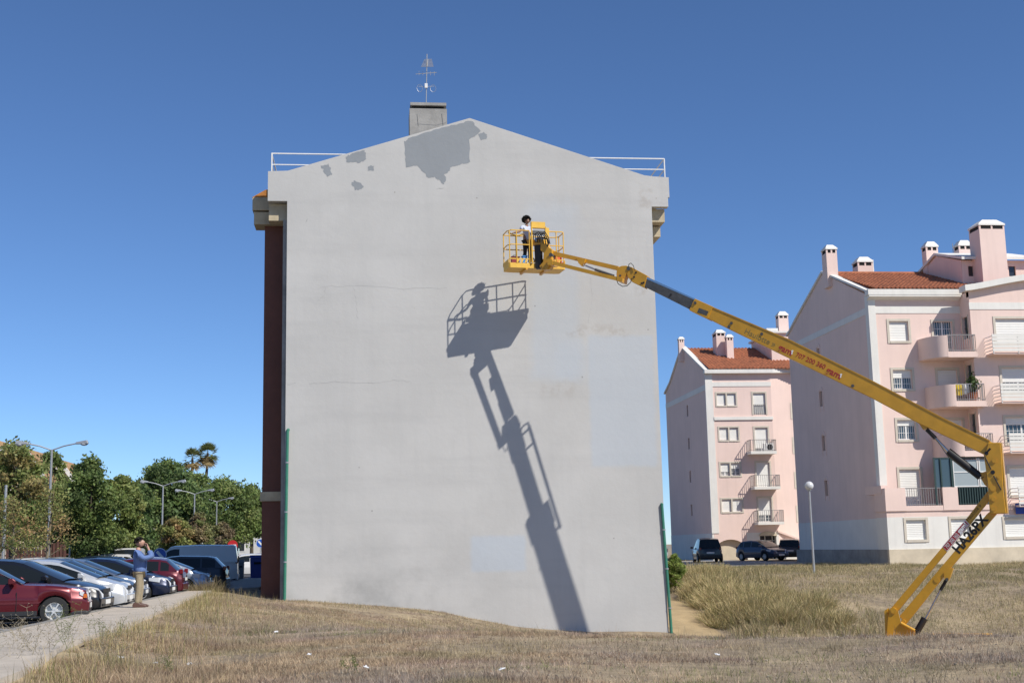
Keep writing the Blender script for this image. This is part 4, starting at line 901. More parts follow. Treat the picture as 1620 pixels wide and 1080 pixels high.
# raised lips along the top and bottom edges of the boom side
tops = [(1127.5,486.2),(1247,536.6),(1380,602.6),(1490.6,660.6),(1566,697)]
for pl_ in (tops,):
    a = [bp(*p, HB) for p in pl_]; mb = MB()
    for p, q in zip(a[:-1], a[1:]): mb.bar(LW(p[0], HB-0.03, p[1]), LW(q[0], HB-0.03, q[1]), 0.09, 0.035)
    mb.build('top_lip', M['yellow'], boom)
lettering('Haulotte \u00bb', (1177.5,527), (1225,549), 0.26, HB, M['fadedink'], boom)
lettering('gam', (1230,552), (1250,562), 0.30, HB, M['red'], boom, 0.006)
lettering('707 200 360', (1258,563.5), (1304,584), 0.22, HB, M['red'], boom, 0.003)
lettering('gam', (1305.5,588), (1327,599), 0.30, HB, M['red'], boom, 0.006)
for x0_, y0_ in ((1252.5,560), (1329.5,597)):
    plate([(x0_-1.2,y0_-5),(x0_+1,y0_-6.5),(x0_+3,y0_-5.5),(x0_+1.6,y0_-3),(x0_+1.2,y0_),(x0_-0.6,y0_+0.5)], HB+0.001, HB+0.004, 'emblem', M['printwhite'], boom)
    plate([(x0_-2.2,y0_-4.5),(x0_-1.2,y0_-4.6),(x0_-0.7,y0_+3.4),(x0_-1.9,y0_+2.8)], HB+0.001, HB+0.004, 'emblem', M['red'], boom)
for p in ((1157,511),(1153,517),(1349,610),(1205,528)): pin(*p, 0.05, HB, HB+0.02, 'bolt', M['steelblack'], boom)
collar = plate([(1090,490.5),(1099,472),(1128,485),(1119,504)], -HB-0.03, HB+0.03, 'boom_collar', M['yellow'], bevel=0.01)
plate([(1106,487),(1121,492.5),(1118,499),(1103,494)], HB+0.031, HB+0.036, 'wear_pad', M['steelblack'], collar)
pin(1099.5, 479, 0.05, HB+0.03, HB+0.06, 'bolt', M['steelblack'], collar)
tele = plate([(1018.8,453),(1024,438),(1101,473),(1093,490)], -0.15, 0.15, 'telescopic_section', M['steelblack'])
plate([(1020,440),(1024,438),(1101,473),(1100,475)], -0.152, 0.152, 'wear_strip', M['chrome'], tele)
pin(1061, 466, 0.04, 0.15, 0.165, 'bolt', M['black'], tele)
head = plate([(989,424),(994,421),(1000,423),(1024,436),(1019,455),(1000,446),(993,438)], -0.17, 0.17, 'boom_head', M['yellow'], bevel=0.01)
for p in ((1006,431),(1003,438),(1015,448),(1018,447)): pin(*p, 0.035, 0.17, 0.185, 'bolt', M['black'], head)
plate([(976,436),(985,440),(984,446),(976,444)], -0.19, 0.34, 'pin_block', M['yellow'])
plate([(866,409),(874,411),(874,419),(866,419)], -0.13, 0.34, 'pin_block', M['yellow'])
kn = plate([(976,424),(983,420.5),(991,420),(997,424),(991,432),(987,441),(983,446),(976,443),(975,434)], -0.19, 0.19, 'jib_knuckle', M['yellow'], bevel=0.01)
pin(994, 425, 0.06, -0.2, 0.21, 'pin', M['steelblack'], kn); pin(981, 436, 0.04, -0.2, 0.21, 'pin', M['steelblack'], kn)
plate([(871,396.3),(978,421),(976.5,427.4),(871,402.4)], -0.16, 0.0, 'jib_arm', M['yellow'])
plate([(871,411.9),(979,438.5),(977,444),(871,417.5)], 0.20, 0.33, 'jib_arm', M['yellow'])
plate([(911,406.5),(926,409.5),(924,415),(919.5,420.5),(915,416)], -0.10, 0.10, 'cylinder_lug', M['yellow'])
rod((922,418.5), (943,427), 0.03, 'jib_cylinder_rod', M['chrome']); rod((941.5,426.3), (971,436.5), 0.05, 'jib_cylinder', M['steelblack'])
# hose track carried on the far side of the boom
ct0 = bp(1006, 434); ct1 = bp(1140, 500); trk = MB().bar(LW(ct0[0], -0.39, ct0[1]), LW(ct1[0], -0.39, ct1[1]), 0.06, 0.10)
trk.tube([LW(ct0[0], -0.39, ct0[1]), LW(ct0[0]-0.12, -0.40, ct0[1]+0.03), LW(ct0[0]-0.18, -0.28, ct0[1]+0.02), LW(ct0[0]-0.10, -0.15, ct0[1])], 0.03, 6)
trk.build('hose_track', M['black'], lift)
for t in (0.02, 0.16, 0.98): q = (ct0[0]+(ct1[0]-ct0[0])*t, ct0[1]+(ct1[1]-ct0[1])*t); MB().bar(LW(q[0], -0.42, q[1]), LW(q[0], -0.14, q[1]), 0.05, 0.05).build('track_bracket', M['steelblack'], lift)
def hose(name, pp, r_=0.014, n=0.2):
    pts_ = [bp(*p, n) for p in pp]; MB().tube([LW(u, n, z) for u, z in pts_], r_, 6).build(name, M['black'], lift, smooth=True)
hose('hose', [(976,444),(978,449),(985,453),(992,452),(998,446),(999,440)]); hose('hose', [(994,424),(995,418),(998,416),(1002,420),(1004,427)]); hose('hose', [(1467,676),(1485,700),(1500,722),(1530,745),(1552,757),(1556,754)], 0.012, 0.25)
# main lift cylinder and elbow box
plate([(1452,667),(1467,667),(1472,672),(1470,677),(1460,679)], -0.12, 0.23, 'cylinder_lug', M['yellow'])
rod((1464,676), (1504,718), 0.045, 'lift_cylinder_rod', M['chrome'], 0.12); rod((1466,679), (1480,693), 0.062, 'rod_eye', M['black'], 0.12); rod((1500,713.5), (1551,754), 0.115, 'lift_cylinder', M['black'], 0.12)
plate([(1551,748),(1560,745),(1562,770),(1558,767),(1552,757)], -0.15, 0.2, 'cylinder_lug', M['yellow'])
el = plate([(1556,718),(1560,712),(1563,700),(1582.5,699.5),(1585,722),(1587.5,775),(1592,811.5),(1566,812.5),(1563,772),(1560,745)], -0.36, 0.36, 'elbow_box', M['yellow'], bevel=0.02)
plate([(1583,699.5),(1584.5,699.5),(1594,811),(1592,811.5)], -0.34, 0.34, 'back_plate', M['yellow'], el)
for p, r_, mm in (((1560.5,716.5),0.06,'black'), ((1570.5,746.5),0.065,'black'), ((1573,728),0.075,'yellow'), ((1580,754),0.05,'yellow'), ((1571,772),0.09,'yellow'), ((1571.5,804.5),0.07,'yellow'), ((1572,789),0.07,'yellow')):
    pin(*p, r_, 0.36, 0.385, 'pin', M[mm], el)
rod((1558,722), (1568,742), 0.016, 'brake_line', M['black'], 0.375, el); rod((1572,752), (1584,774.5), 0.016, 'brake_line', M['black'], 0.375, el)
rod((1550,708), (1554,702.5), 0.03, 'clip', M['black'], 0.22, el); rod((1562,714), (1567,709), 0.03, 'clip', M['black'], 0.375, el)
# the two parallel lower arms
aU = plate([(1409,962),(1489,867),(1527,822.5),(1562,777),(1574,771),(1570,785),(1536,827.5),(1498,872),(1419,968)], -0.12, 0.14, 'lower_arm', M['yellow'], bevel=0.01)
aL = plate([(1423,974),(1513,868),(1562,812),(1577,800),(1577,812),(1522.5,876),(1500,903),(1433,987)], -0.14, 0.2, 'lower_arm', M['yellow'], bevel=0.01)
lettering('HA26PX', (1517.5,875.5), (1564.5,820.5), 0.40, 0.2, M['ink'], aL, 0.016)
plate([(1490.5,864),(1527,822),(1534,829),(1498.5,872)], 0.141, 0.144, 'sticker_border', M['printwhite'], aU)
plate([(1491.5,864.3),(1526.7,823.3),(1532.7,829),(1498.2,870.7)], 0.1445, 0.147, 'sticker', M['red'], aU)
lettering('707 200 360', (1499,867.5), (1517.5,846), 0.17, 0.147, M['printwhite'], aU); lettering('gam!', (1518.5,844), (1531,829.5), 0.20, 0.147, M['printwhite'], aU, 0.008)
lettering('Haulotte \u00bb', (1532.5,824.5), (1553,799.5), 0.17, 0.14, M['ink'], aU)
lettering('PX', (1528,858), (1540,845), 0.10, -0.11, M['ink'], aU)
lug = plate([(1493,905),(1501,899),(1508,898),(1503,912),(1500,918),(1494,916)], -0.16, 0.23, 'cylinder_lug', M['yellow'])
pin(1482, 917, 0.08, 0.2, 0.215, 'pin', M['yellow'], lug); pin(1498, 916, 0.05, 0.23, 0.25, 'pin', M['steelblack'], lug)
rod((1497,917), (1488,933), 0.05, 'rod_eye', M['black']); rod((1489,931), (1463,981), 0.036, 'lift_cylinder_rod', M['chrome']); rod((1463,977), (1448,1003), 0.10, 'lift_cylinder', M['black'])
# turret bracket
tb = plate([(1402,1012),(1406,966),(1409,961),(1414,960),(1420,964),(1425,985),(1428,988),(1448,998),(1448,1012)], 0.22, 0.27, 'turret_bracket', M['yellow'])
plate([(1402,1012),(1406,966),(1409,961),(1414,960),(1420,964),(1425,985),(1448,998),(1448,1012)], -0.27, -0.22, 'turret_bracket', M['yellow'])
plate([(1399,966),(1404,962),(1407,1010),(1401,1012)], -0.21, 0.21, 'back_plate', M['yellow'], tb)
pin(1413.5, 965.5, 0.09, -0.3, 0.3, 'pin', M['yellow'], tb); pin(1429, 983, 0.07, -0.25, 0.26, 'pin', M['yellow'], tb)
rod((1425,985), (1447,997), 0.05, 'hydraulic_pipe', M['yellow'], 0.28, tb)
# chassis and turret (down in the dip behind the grass crest)
LC = lift_z; uC = 9.2
def lbox(u0, u1, n0, n1, z0, z1, name, m, par=lift, bev=0.03): return plate([(u0,z0),(u1,z0),(u1,z1),(u0,z1)], n0, n1, name, m, par, px=False, bevel=bev)
zt0 = bp(1420, 1012)[1]
lbox(uC-1.3, uC+1.5, -0.55, 0.55, LC+0.95, zt0-0.02+0.05, 'turret', M['yellow']); lbox(uC+0.1, uC+1.9, -1.1, -0.56, LC+0.95, LC+1.6, 'engine_cover', M['yellow']); lbox(uC-0.1, uC+1.9, 0.56, 1.1, LC+0.95, LC+1.6, 'engine_cover', M['yellow'])
lbox(uC-1.9, uC+1.9, -0.75, 0.75, LC+0.45, LC+0.93, 'chassis', M['steelblack'])
wm = MB().lathe([(0.0,-0.17),(0.3,-0.17),(0.47,-0.16),(0.5,-0.12),(0.5,0.12),(0.47,0.16),(0.3,0.17),(0,0.17)], n=20, axis='y').mesh('wheel', smooth=True); wm.materials.append(M['tyre'])
for du in (-1.35, 1.35):
    for dn in (-0.98, 0.98):
        p = LW(uC+du, dn, LC+0.5); o = link_mesh('wheel', wm, lift, p-world_loc(lift), (0, 0, math.atan2(LD.y, LD.x)))
# basket (platform)
BO = Vector((5.0, 44.32, 0)); BA = Vector((0.99, 0.14, 0)).normalized(); BB = Vector((-0.14, 0.99, 0)).normalized(); BL, BD = 2.12, 0.86
ZB0, ZB1, ZT_, ZM_ = 9.93, 10.14, 11.35, 10.82
def BW(a, b, z): p = BO+BA*a+BB*b; return Vector((p.x, p.y, z))
basket = empty('basket', BW(BL/2, BD/2, ZB0)-lift.location, None, None); basket.parent = lift
basket.name = 'basket'
def bbox(a0, a1, b0, b1, z0, z1, name, m, par=None, extra=None):
    vs = [BW(a, b, z) for z in (z0, z1) for a, b in ((a0,b0),(a1,b0),(a1,b1),(a0,b1))]
    return MB().add(vs, [(3,2,1,0),(4,5,6,7),(0,1,5,4),(1,2,6,5),(2,3,7,6),(3,0,4,7)]).build(name, m, par or basket)
cut = 0.22
plan = [(0,cut*0.2),(0.05,0),(BL-0.05,0),(BL,cut*0.2),(BL,BD-0.05),(BL-cut,BD),(cut,BD),(0,BD-0.05)]
vs = [BW(a, b, ZB0+0.03) for a, b in plan]+[BW(a, b, ZB1) for a, b in plan]; k = len(plan)
fl_ = MB().add(vs, [tuple(range(k-1,-1,-1)), tuple(range(k, 2*k))]+[(i,(i+1)%k,k+(i+1)%k,k+i) for i in range(k)]).build('floor', M['yellow2'], basket)
for a in (0.62, 1.38): bbox(a, a+0.08, -0.02, BD+0.02, ZB0-0.04, ZB0+0.03, 'floor_beam', M['yellow'])
# slotted toe board on the camera side
tbz0, tbz1 = ZB1, ZB1+0.16; mb = MB()
vsq = []
for a0, a1 in [(0.28+i*0.155, 0.28+i*0.155+0.07) for i in range(11)]:
    q = [BW(a0,0.0,tbz0+0.02), BW(a1,0.0,tbz0+0.02), BW(a1+0.05,0.0,tbz1-0.02), BW(a0+0.05,0.0,tbz1-0.02)]; q2 = [p+BB*0.012 for p in q]
    mb.add(q+q2, [(0,1,2,3),(7,6,5,4),(0,4,5,1),(1,5,6,2),(2,6,7,3),(3,7,4,0)])
mb.add([BW(0.02,0.0,tbz1-0.025), BW(BL-0.02,0.0,tbz1-0.025), BW(BL-0.02,0.0,tbz1+0.01), BW(0.02,0.0,tbz1+0.01), BW(0.02,0.014,tbz1-0.025), BW(BL-0.02,0.014,tbz1-0.025), BW(BL-0.02,0.014,tbz1+0.01), BW(0.02,0.014,tbz1+0.01)], [(0,1,2,3),(7,6,5,4),(0,4,5,1),(1,5,6,2),(2,6,7,3),(3,7,4,0)])
mb.build('toe_board', M['yellow2'], basket)
for (a0,b0,a1,b1) in ((0,0.02,0,BD),(0.02,BD,BL-0.02,BD),(BL,0.02,BL,BD)):
    p = BW(a0,b0,tbz0+0.07); q = BW(a1,b1,tbz0+0.07); MB().bar(p, q, 0.015, 0.14).build('toe_board', M['yellow2'], basket)
def brail(pts_, name='rail', r_=0.021): MB().tube([BW(*p) for p in pts_], r_, 6).build(name, M['yellow2'], basket, smooth=True)
for z, dip in ((ZT_, 0.0), (ZM_, 0.0)):
    brail([(0.78,0,z),(0.10,0,z),(0.03,0.05,z-0.02),(0.0,0.20,z),(0,BD-0.15,z),(0.06,BD-0.02,z),(0.2,BD,z),(BL-0.2,BD,z),(BL-0.06,BD-0.02,z),(BL,BD-0.15,z),(BL,0.18,z),(BL-0.03,0.05,z),(BL-0.10,0,z),(1.48,0,z)])
for (a, b) in ((0.04,0.03),(0.78,0),(0.0,BD-0.12),(0.5,BD),(1.06,BD),(1.6,BD),(BL,BD-0.12),(BL-0.04,0.03),(1.48,0),(0.3,0.0),(1.8,0)): brail([(a,b,ZB1),(a,b,ZT_)], 'post', 0.02)
# control console, support mast, hoses
bbox(0.86, 1.38, -0.06, 0.08, 11.45, 11.68, 'control_console', M['yellow2']); bbox(0.90, 1.36, -0.10, -0.06, 11.22, 11.34, 'console_bracket', M['steelblack'])
for a in (0.86, 1.40): brail([(a,-0.06,ZB1),(a,-0.06,11.50)], 'console_post', 0.03)
bbox(1.36, 1.50, -0.13, -0.02, 10.2, 11.45, 'support_post', M['yellow2'])
mu_, mz_ = bp(862, 404)
rt = plate([(855,386),(864,385),(869,392),(873,394),(873,419),(869,426),(858,427),(853,421),(859,414),(860,400),(855,396)], -0.13, 0.13, 'basket_rotator', M['yellow'], bevel=0.012)
pin(871, 403, 0.07, -0.15, 0.16, 'pin', M['steelblack'], rt); pin(863, 420, 0.14, -0.16, 0.17, 'pin', M['yellow'], rt)
plate([(845,388),(855,386),(856,424),(847,425)], -0.12, 0.06, 'cable_cover', M['black'])
plate([(833,380),(858,378),(860,386),(836,388)], -0.10, 0.10, 'valve_block', M['yellow'])
rr = random.Random(4)
for i in range(6):
    x0_ = 840+i*3.2; hose('hose', [(x0_,384),(x0_+1,373-rr.random()*4),(x0_+6,369-rr.random()*3),(x0_+12,374+rr.random()*3),(x0_+14,386)], 0.018, 0.05+0.03*i)
hose('hose', [(858,376),(866,378),(868,384),(866,390)], 0.03, 0.15); hose('hose', [(838,385),(837,395),(841,405),(846,412)], 0.02, 0.12)
bbox(0.98, 1.28, -0.14, -0.05, 10.92, 11.06, 'valve_block', M['chrome'])
brail([(0.02,0.1,11.28),(0.15,0.12,11.22),(0.4,0.12,11.18),(0.6,0.1,11.24)], 'cable', 0.03)
# loads in the basket
def load(name, a0, a1, b0, b1, h, m, label, cat):
    r0 = empty(name, BW((a0+a1)/2, (b0+b1)/2, ZB1), label, cat); z0, z1 = ZB1+0.003, ZB1+h
    w = 0.02; o = [BW(a,b,z) for z in (z0,z1) for a,b in ((a0+w,b0+w),(a1-w,b0+w),(a1-w,b1-w),(a0+w,b1-w))]
    MB().add(o, [(3,2,1,0),(0,1,5,4),(1,2,6,5),(2,3,7,6),(3,0,4,7),(4,5,6,7)]).build('body', m, r0)
    bbox(a0, a1, b0, b1, z1+0.001, z1+0.035, 'rim', m, r0)
    MB().tube([BW(a0+0.04,(b0+b1)/2,z1+0.03), BW((a0+a1)/2-0.05,(b0+b1)/2,z1+0.1), BW((a0+a1)/2+0.05,(b0+b1)/2,z1+0.1), BW(a1-0.04,(b0+b1)/2,z1+0.03)], 0.012, 6).build('handle', M['black'], r0)
load('paint_box', 0.18, 0.50, 0.30, 0.55, 0.27, mat('dark red plastic', (0.22,0.02,0.02),0.5), 'dark red box on the basket floor by the left rail', 'box')
load('paint_bucket', 0.54, 0.74, 0.12, 0.32, 0.27, mat('blue plastic', (0.05,0.25,0.6),0.5), 'small bright blue bucket beside the painter in the basket', 'bucket')
load('paint_crate', 1.78, 2.06, 0.12, 0.42, 0.32, mat('orange plastic', (0.68,0.14,0.03),0.5), 'orange crate at the right end of the lift basket', 'crate')
load('paint_bag', 1.52, 1.76, 0.25, 0.5, 0.34, mat('dark bag', (0.03,0.035,0.05),0.8), 'dark bag next to the orange crate in the basket', 'bag')

# ------------------------------------------------------------------ people
def skin_mesh(name, verts, edges, radii, m, parent, root=0, sub=2, flat=None):
    me = bpy.data.meshes.new(name); me.from_pydata(verts, edges, [])
    bm = bmesh.new(); bm.from_mesh(me); lay = bm.verts.layers.skin.verify(); bm.verts.ensure_lookup_table()
    for i, v in enumerate(bm.verts):
        r_ = radii[i]; v[lay].radius = r_ if isinstance(r_, tuple) else (r_, r_); v[lay].use_root = (i == root)
    bm.to_mesh(me); bm.free()
    o = bpy.data.objects.new(name+'_tmp', me); col.objects.link(o)
    o.modifiers.new('s', 'SKIN').use_smooth_shade = True
    sb = o.modifiers.new('u', 'SUBSURF'); sb.levels = sub; sb.render_levels = sub
    dg = bpy.context.evaluated_depsgraph_get(); res = bpy.data.meshes.new_from_object(o.evaluated_get(dg))
    bpy.data.objects.remove(o); res.name = name; res.materials.clear(); res.materials.append(m)
    res.polygons.foreach_set('use_smooth', [True]*len(res.polygons))
    q = bpy.data.objects.new(name, res); col.objects.link(q); q.parent = parent; return q
def chain(pts_, start=0): return [(start+i, start+i+1) for i in range(len(pts_)-1)]
class SK:
    def __init__(s): s.v = []; s.e = []; s.r = []
    def add(s, p, r_, to=None):
        s.v.append(p); s.r.append(r_); i = len(s.v)-1
        if to is not None: s.e.append((to, i))
        return i
    def limb(s, to, pts_):
        for p, r_ in pts_: to = s.add(p, r_, to)
        return to
def hand(sk, wrist, palm, fdir, side, up_, scale=1.0):
    """palm, four unequal bent fingers and a thumb, as chains rooted in the palm"""
    P = Vector(palm); F = Vector(fdir).normalized(); S = Vector(side).normalized(); U = Vector(up_).normalized()
    i = sk.add(tuple(P), (0.034*scale, 0.022*scale), wrist)
    for k, (off, L) in enumerate(((-0.03,0.062),(-0.01,0.075),(0.01,0.07),(0.03,0.055))):
        a = P+F*0.045+S*off; b = a+F*L*0.55*scale+U*(-0.012); c = b+F*L*0.4*scale+U*(-0.035)
        j = sk.add(tuple(a), 0.010, i); j = sk.add(tuple(b), 0.009, j); sk.add(tuple(c), 0.008, j)
    a = P-S*0.035+F*0.005; b = a-S*0.022+F*0.035; j = sk.add(tuple(a), 0.012, i); sk.add(tuple(b), 0.009, j)
def head_mesh(name, c, fwd, m, parent, scale=1.0, up_=(0,0,1)):
    """head with brow, nose, chin, ears; fwd = where the face looks"""
    f = Vector(fwd).normalized(); u = Vector(up_); u = (u-f*u.dot(f)).normalized(); s_ = u.cross(f)
    n, k = 20, 14; vs = []; fs = []
    for i in range(k+1):
        ph = math.pi*i/k; zz = math.cos(ph)
        for j in range(n):
            th = 2*math.pi*j/n; fx = math.cos(th)*math.sin(ph); sx_ = math.sin(th)*math.sin(ph)
            wid = 0.076*(1-0.22*max(0, -zz)); dep = 0.098
            x_ = fx*dep; y_ = sx_*wid; z_ = zz*0.118
            if fx > 0.3 and zz < 0: x_ += 0.012*(-zz); z_ -= 0.006*(-zz)
            if fx > 0.9 and -0.35 < zz < 0.12: x_ += 0.026*(1-abs(zz+0.12)/0.3 if abs(zz+0.12) < 0.3 else 0)     # nose
            if fx > 0.75 and 0.05 < zz < 0.3 and 0.15 < abs(sx_) < 0.6: x_ -= 0.010                                # eye sockets
            if fx < -0.3 and zz < -0.4: x_ += 0.03*(-zz)
            vs.append(Vector(c)+(f*x_+s_*y_+u*z_)*scale)
    for i in range(k):
        for j in range(n): fs.append((i*n+j, (i+1)*n+j, (i+1)*n+(j+1)%n, i*n+(j+1)%n))
    o = MB().add(vs, fs).build(name, m, parent, world=False, smooth='all')
    for sg in (-1, 1):
        e = Vector(c)+(s_*0.074*sg-f*0.008)*scale; MB().ball(tuple(e), (0.018, 0.018, 0.03), 8, 6).build('ear', m, o, world=False, smooth='all')
        e = Vector(c)+(s_*0.03*sg+f*0.083+u*0.012)*scale; MB().ball(tuple(e), 0.011, 8, 6).build('eye', M['printwhite'], o, world=False, smooth='all')
        e2 = e+f*0.007*scale; MB().ball(tuple(e2), 0.0062, 8, 6).build('pupil', M['ink'], o, world=False, smooth='all')
    mo = Vector(c)+(f*0.092-u*0.062)*scale; MB().ball(tuple(mo), (0.012, 0.022, 0.006), 8, 6).build('mouth', mat('lips', (0.28,0.10,0.08), 0.5), o, world=False, smooth='all')
    return o
def hair_cap(c, fwd, r_, m, parent, n=900, fuzz=0.03, front=0.1, seed=1, name='hair', drop=-0.1):
    """short strands over the scalp: leaf-like flakes so the outline is uneven"""
    q = np.random.default_rng(seed); f = np.array(Vector(fwd).normalized())
    d = q.normal(0, 1, (n*3, 3)); d /= np.linalg.norm(d, axis=1)[:, None]
    keep = (d[:, 2] > drop+0.75*np.clip(d@f, 0, 1)-0.2*(np.clip(-(d@f), 0, 1))) ; d = d[keep][:n]; n = len(d)
    rr_ = np.array(r_)*(1+fuzz*q.random((n,1))*8)
    p = np.array(c)+d*rr_; a = q.normal(0, fuzz, (n,3)); b = q.normal(0, fuzz, (n,3))
    V = np.stack([p-a, p+b, p+a, p-b], 1).reshape(-1,3); F = np.arange(4*n).reshape(-1,4)
    me = bpy.data.meshes.new(name); me.from_pydata(V.tolist(), [], F.tolist()); me.materials.append(m)
    o = bpy.data.objects.new(name, me); col.objects.link(o); o.parent = parent; return o

# man on the pavement: local x = the way he faces (towards the wall, to the right)
mp = atz(219, 960, -1.335); man = empty('person', (mp.x, mp.y, -1.335), 'man in a blue jacket and khaki trousers on the pavement looking up', 'person', rotz=R(6)); man.scale = (1.12, 1.12, 1.0)
cj = mat('blue jacket cloth', (0.125, 0.20, 0.41), 0.85, 0.25, 9, 0.5, 35); ck = mat('khaki cloth', (0.33, 0.27, 0.175), 0.9, 0.2, 9, 0.5, 30); cs = mat('brown leather', (0.10, 0.05, 0.035), 0.5)
def add_body(parent, skin_m, hip, spine, arms, legs, name='body'):
    k = SK(); p = k.add(*hip); t = k.limb(p, spine)
    chest = p+len(spine)-3
    return k, p, chest
k = SK(); pel = k.add((0,0,0.94), (0.13,0.10)); sp = k.limb(pel, [((-0.01,0,1.12),(0.13,0.10)), ((-0.03,0,1.32),(0.12,0.08))]); nk = k.limb(sp, [((-0.045,0,1.47),0.065), ((-0.03,0,1.545),0.055)])
for sg in (1, -1):
    hipj = k.add((0,0.09*sg,0.88), 0.085, pel); k.limb(hipj, [((0.02+0.015*sg,0.10*sg,0.48),0.06), ((-0.01+0.02*sg,0.10*sg,0.10),0.042), ((0.04+0.02*sg,0.10*sg,0.045),0.04), ((0.15+0.02*sg,0.11*sg,0.03),0.03)])
shl = k.add((-0.05,0.15,1.38), 0.03, sp); ela = k.limb(shl, [((0.10,0.27,1.24),0.028), ((0.26,0.22,1.30),0.025)]); wra = k.limb(ela, [((0.18,0.11,1.50),0.028)])
hand(k, wra, (0.15,0.09,1.56), (-0.25,-0.15,0.9), (0.6,0.8,0.1), (0.5,0.2,0.2))
shr = k.add((-0.05,-0.15,1.38), 0.03, sp); elb = k.limb(shr, [((0.095,-0.275,1.235),0.028), ((0.26,-0.225,1.295),0.025)]); wrb = k.limb(elb, [((0.20,-0.12,1.49),0.028)])
hand(k, wrb, (0.17,-0.095,1.55), (-0.2,0.15,0.9), (0.6,-0.8,0.1), (0.5,-0.2,0.2))
skin_mesh('body', k.v, k.e, k.r, M['skin'], man)
hd = head_mesh('head', (-0.01,0,1.655), (0.93,0,0.36), M['skin'], man, 1.0)
hair_cap((-0.025,0,1.68), (1,0,0.3), (0.10,0.082,0.105), M['hair'], hd, 700, 0.012, seed=5)
# jacket: torso and both sleeves as one garment
k = SK(); a = k.add((0.0,0,0.84), (0.20,0.15)); b = k.limb(a, [((0.01,0,0.98),(0.195,0.15)), ((-0.005,0,1.14),(0.19,0.145)), ((-0.03,0,1.32),(0.20,0.145))]); k.limb(b, [((-0.045,0,1.45),(0.09,0.085))])
for sg in (1, -1):
    s1 = k.add((-0.05,0.185*sg,1.40), 0.082, b)
    k.limb(s1, [((0.095,0.275*sg,1.235),0.078), ((0.275,0.225*sg,1.29),0.072), ((0.21,0.14*sg,1.45),0.055)])
jk = skin_mesh('jacket', k.v, k.e, k.r, cj, man)
MB().prism([(0.155,0.78),(0.17,1.2),(0.13,1.3),(0.125,1.0)], -0.012, 0.012).build('lapel', cj, jk, world=False)
MB().box(-0.19,-0.172,-0.06,-0.055,0.80,1.0).build('vent', M['ink'], jk, world=False)
k = SK(); a = k.add((0,0,0.93), (0.14,0.115))
for sg in (1, -1):
    h1 = k.add((0,0.085*sg,0.84), 0.10, a); k.limb(h1, [((0.02+0.015*sg,0.10*sg,0.48),0.078), ((-0.005+0.02*sg,0.10*sg,0.20),0.066), ((-0.005+0.02*sg,0.10*sg,0.08),0.065)])
skin_mesh('trousers', k.v, k.e, k.r, ck, man)
def shoe(parent, x_, y_, m, L=0.29, rot=0):
    prof = [(-0.10,0.0),(0.19,0.0),(0.21,0.03),(0.18,0.065),(0.08,0.09),(0.03,0.13),(-0.07,0.13),(-0.11,0.07)]
    mb = MB().prism([(a_+x_, b_) for a_, b_ in prof], y_-0.045, y_+0.045); return mb.build('shoe', m, parent, world=False, bevel=0.018)
shoe(man, 0.02, 0.10, cs); shoe(man, -0.02, -0.10, cs)

# painter in the basket
pp_ = BW(0.80, 0.40, ZB1); man2 = empty('person', pp_, 'painter with curly hair and pale blue shirt standing in the lift basket', 'person', rotz=R(-60))
ct_ = mat('pale blue shirt', (0.66, 0.68, 0.72), 0.9, 0.3, 8, var2=(0.32,0.38,0.60)); cb_ = mat('black trousers', (0.018,0.018,0.02), 0.9)
k = SK(); pel = k.add((0,0,0.98), (0.13,0.10)); sp = k.limb(pel, [((-0.01,0,1.15),(0.12,0.09)), ((-0.02,0,1.36),(0.15,0.095))]); k.limb(sp, [((-0.01,0,1.50),0.06), ((0.01,0,1.57),0.052)])
for sg in (1, -1):
    hj = k.add((0,0.09*sg,0.92), 0.085, pel); k.limb(hj, [((0.02,0.11*sg,0.52),0.06), ((-0.01,0.12*sg,0.10),0.042), ((0.04,0.12*sg,0.045),0.04), ((0.15,0.13*sg,0.03),0.03)])
s1 = k.add((-0.02,-0.17,1.42), 0.035, sp); e1 = k.limb(s1, [((0.02,-0.34,1.22),0.045), ((0.0,-0.52,1.17),0.034)])
hand(k, e1, (0.01,-0.58,1.16), (0.1,-0.9,-0.1), (1,0.1,0), (0,0,1))
s2 = k.add((-0.02,0.17,1.42), 0.035, sp); e2 = k.limb(s2, [((0.08,0.26,1.20),0.045), ((0.28,0.20,1.15),0.034)])
hand(k, e2, (0.34,0.18,1.16), (0.9,-0.1,0.1), (0,1,0), (0,0,1))
skin_mesh('body', k.v, k.e, k.r, M['skindark'], man2)
hd = head_mesh('head', (0.03,0,1.67), (1,0.1,-0.15), M['skindark'], man2)
hair_cap((0.0,0,1.72), (1,0.1,-0.1), (0.115,0.125,0.115), M['hair'], hd, 1500, 0.024, seed=8, drop=-0.45)
k = SK(); a = k.add((0.0,0,0.90), (0.15,0.115)); b = k.limb(a, [((0,0,1.12),(0.145,0.11)), ((-0.02,0,1.36),(0.17,0.115))]); k.limb(b, [((-0.015,0,1.48),(0.085,0.08))])
s1 = k.add((-0.02,-0.19,1.43), 0.078, b); k.limb(s1, [((0.0,-0.27,1.31),0.066)]); s2 = k.add((-0.02,0.19,1.43), 0.078, b); k.limb(s2, [((0.03,0.235,1.30),0.066)])
skin_mesh('shirt', k.v, k.e, k.r, ct_, man2)
k = SK(); a = k.add((0,0,0.95), (0.14,0.11))
for sg in (1, -1):
    h1 = k.add((0,0.085*sg,0.87), 0.10, a); k.limb(h1, [((0.02,0.11*sg,0.52),0.075), ((-0.01,0.12*sg,0.18),0.062), ((-0.01,0.12*sg,0.08),0.06)])
skin_mesh('trousers', k.v, k.e, k.r, cb_, man2)
shoe(man2, 0.0, 0.12, mat('white trainer', (0.6,0.6,0.6), 0.6)); shoe(man2, 0.0, -0.12, M['printwhite'])
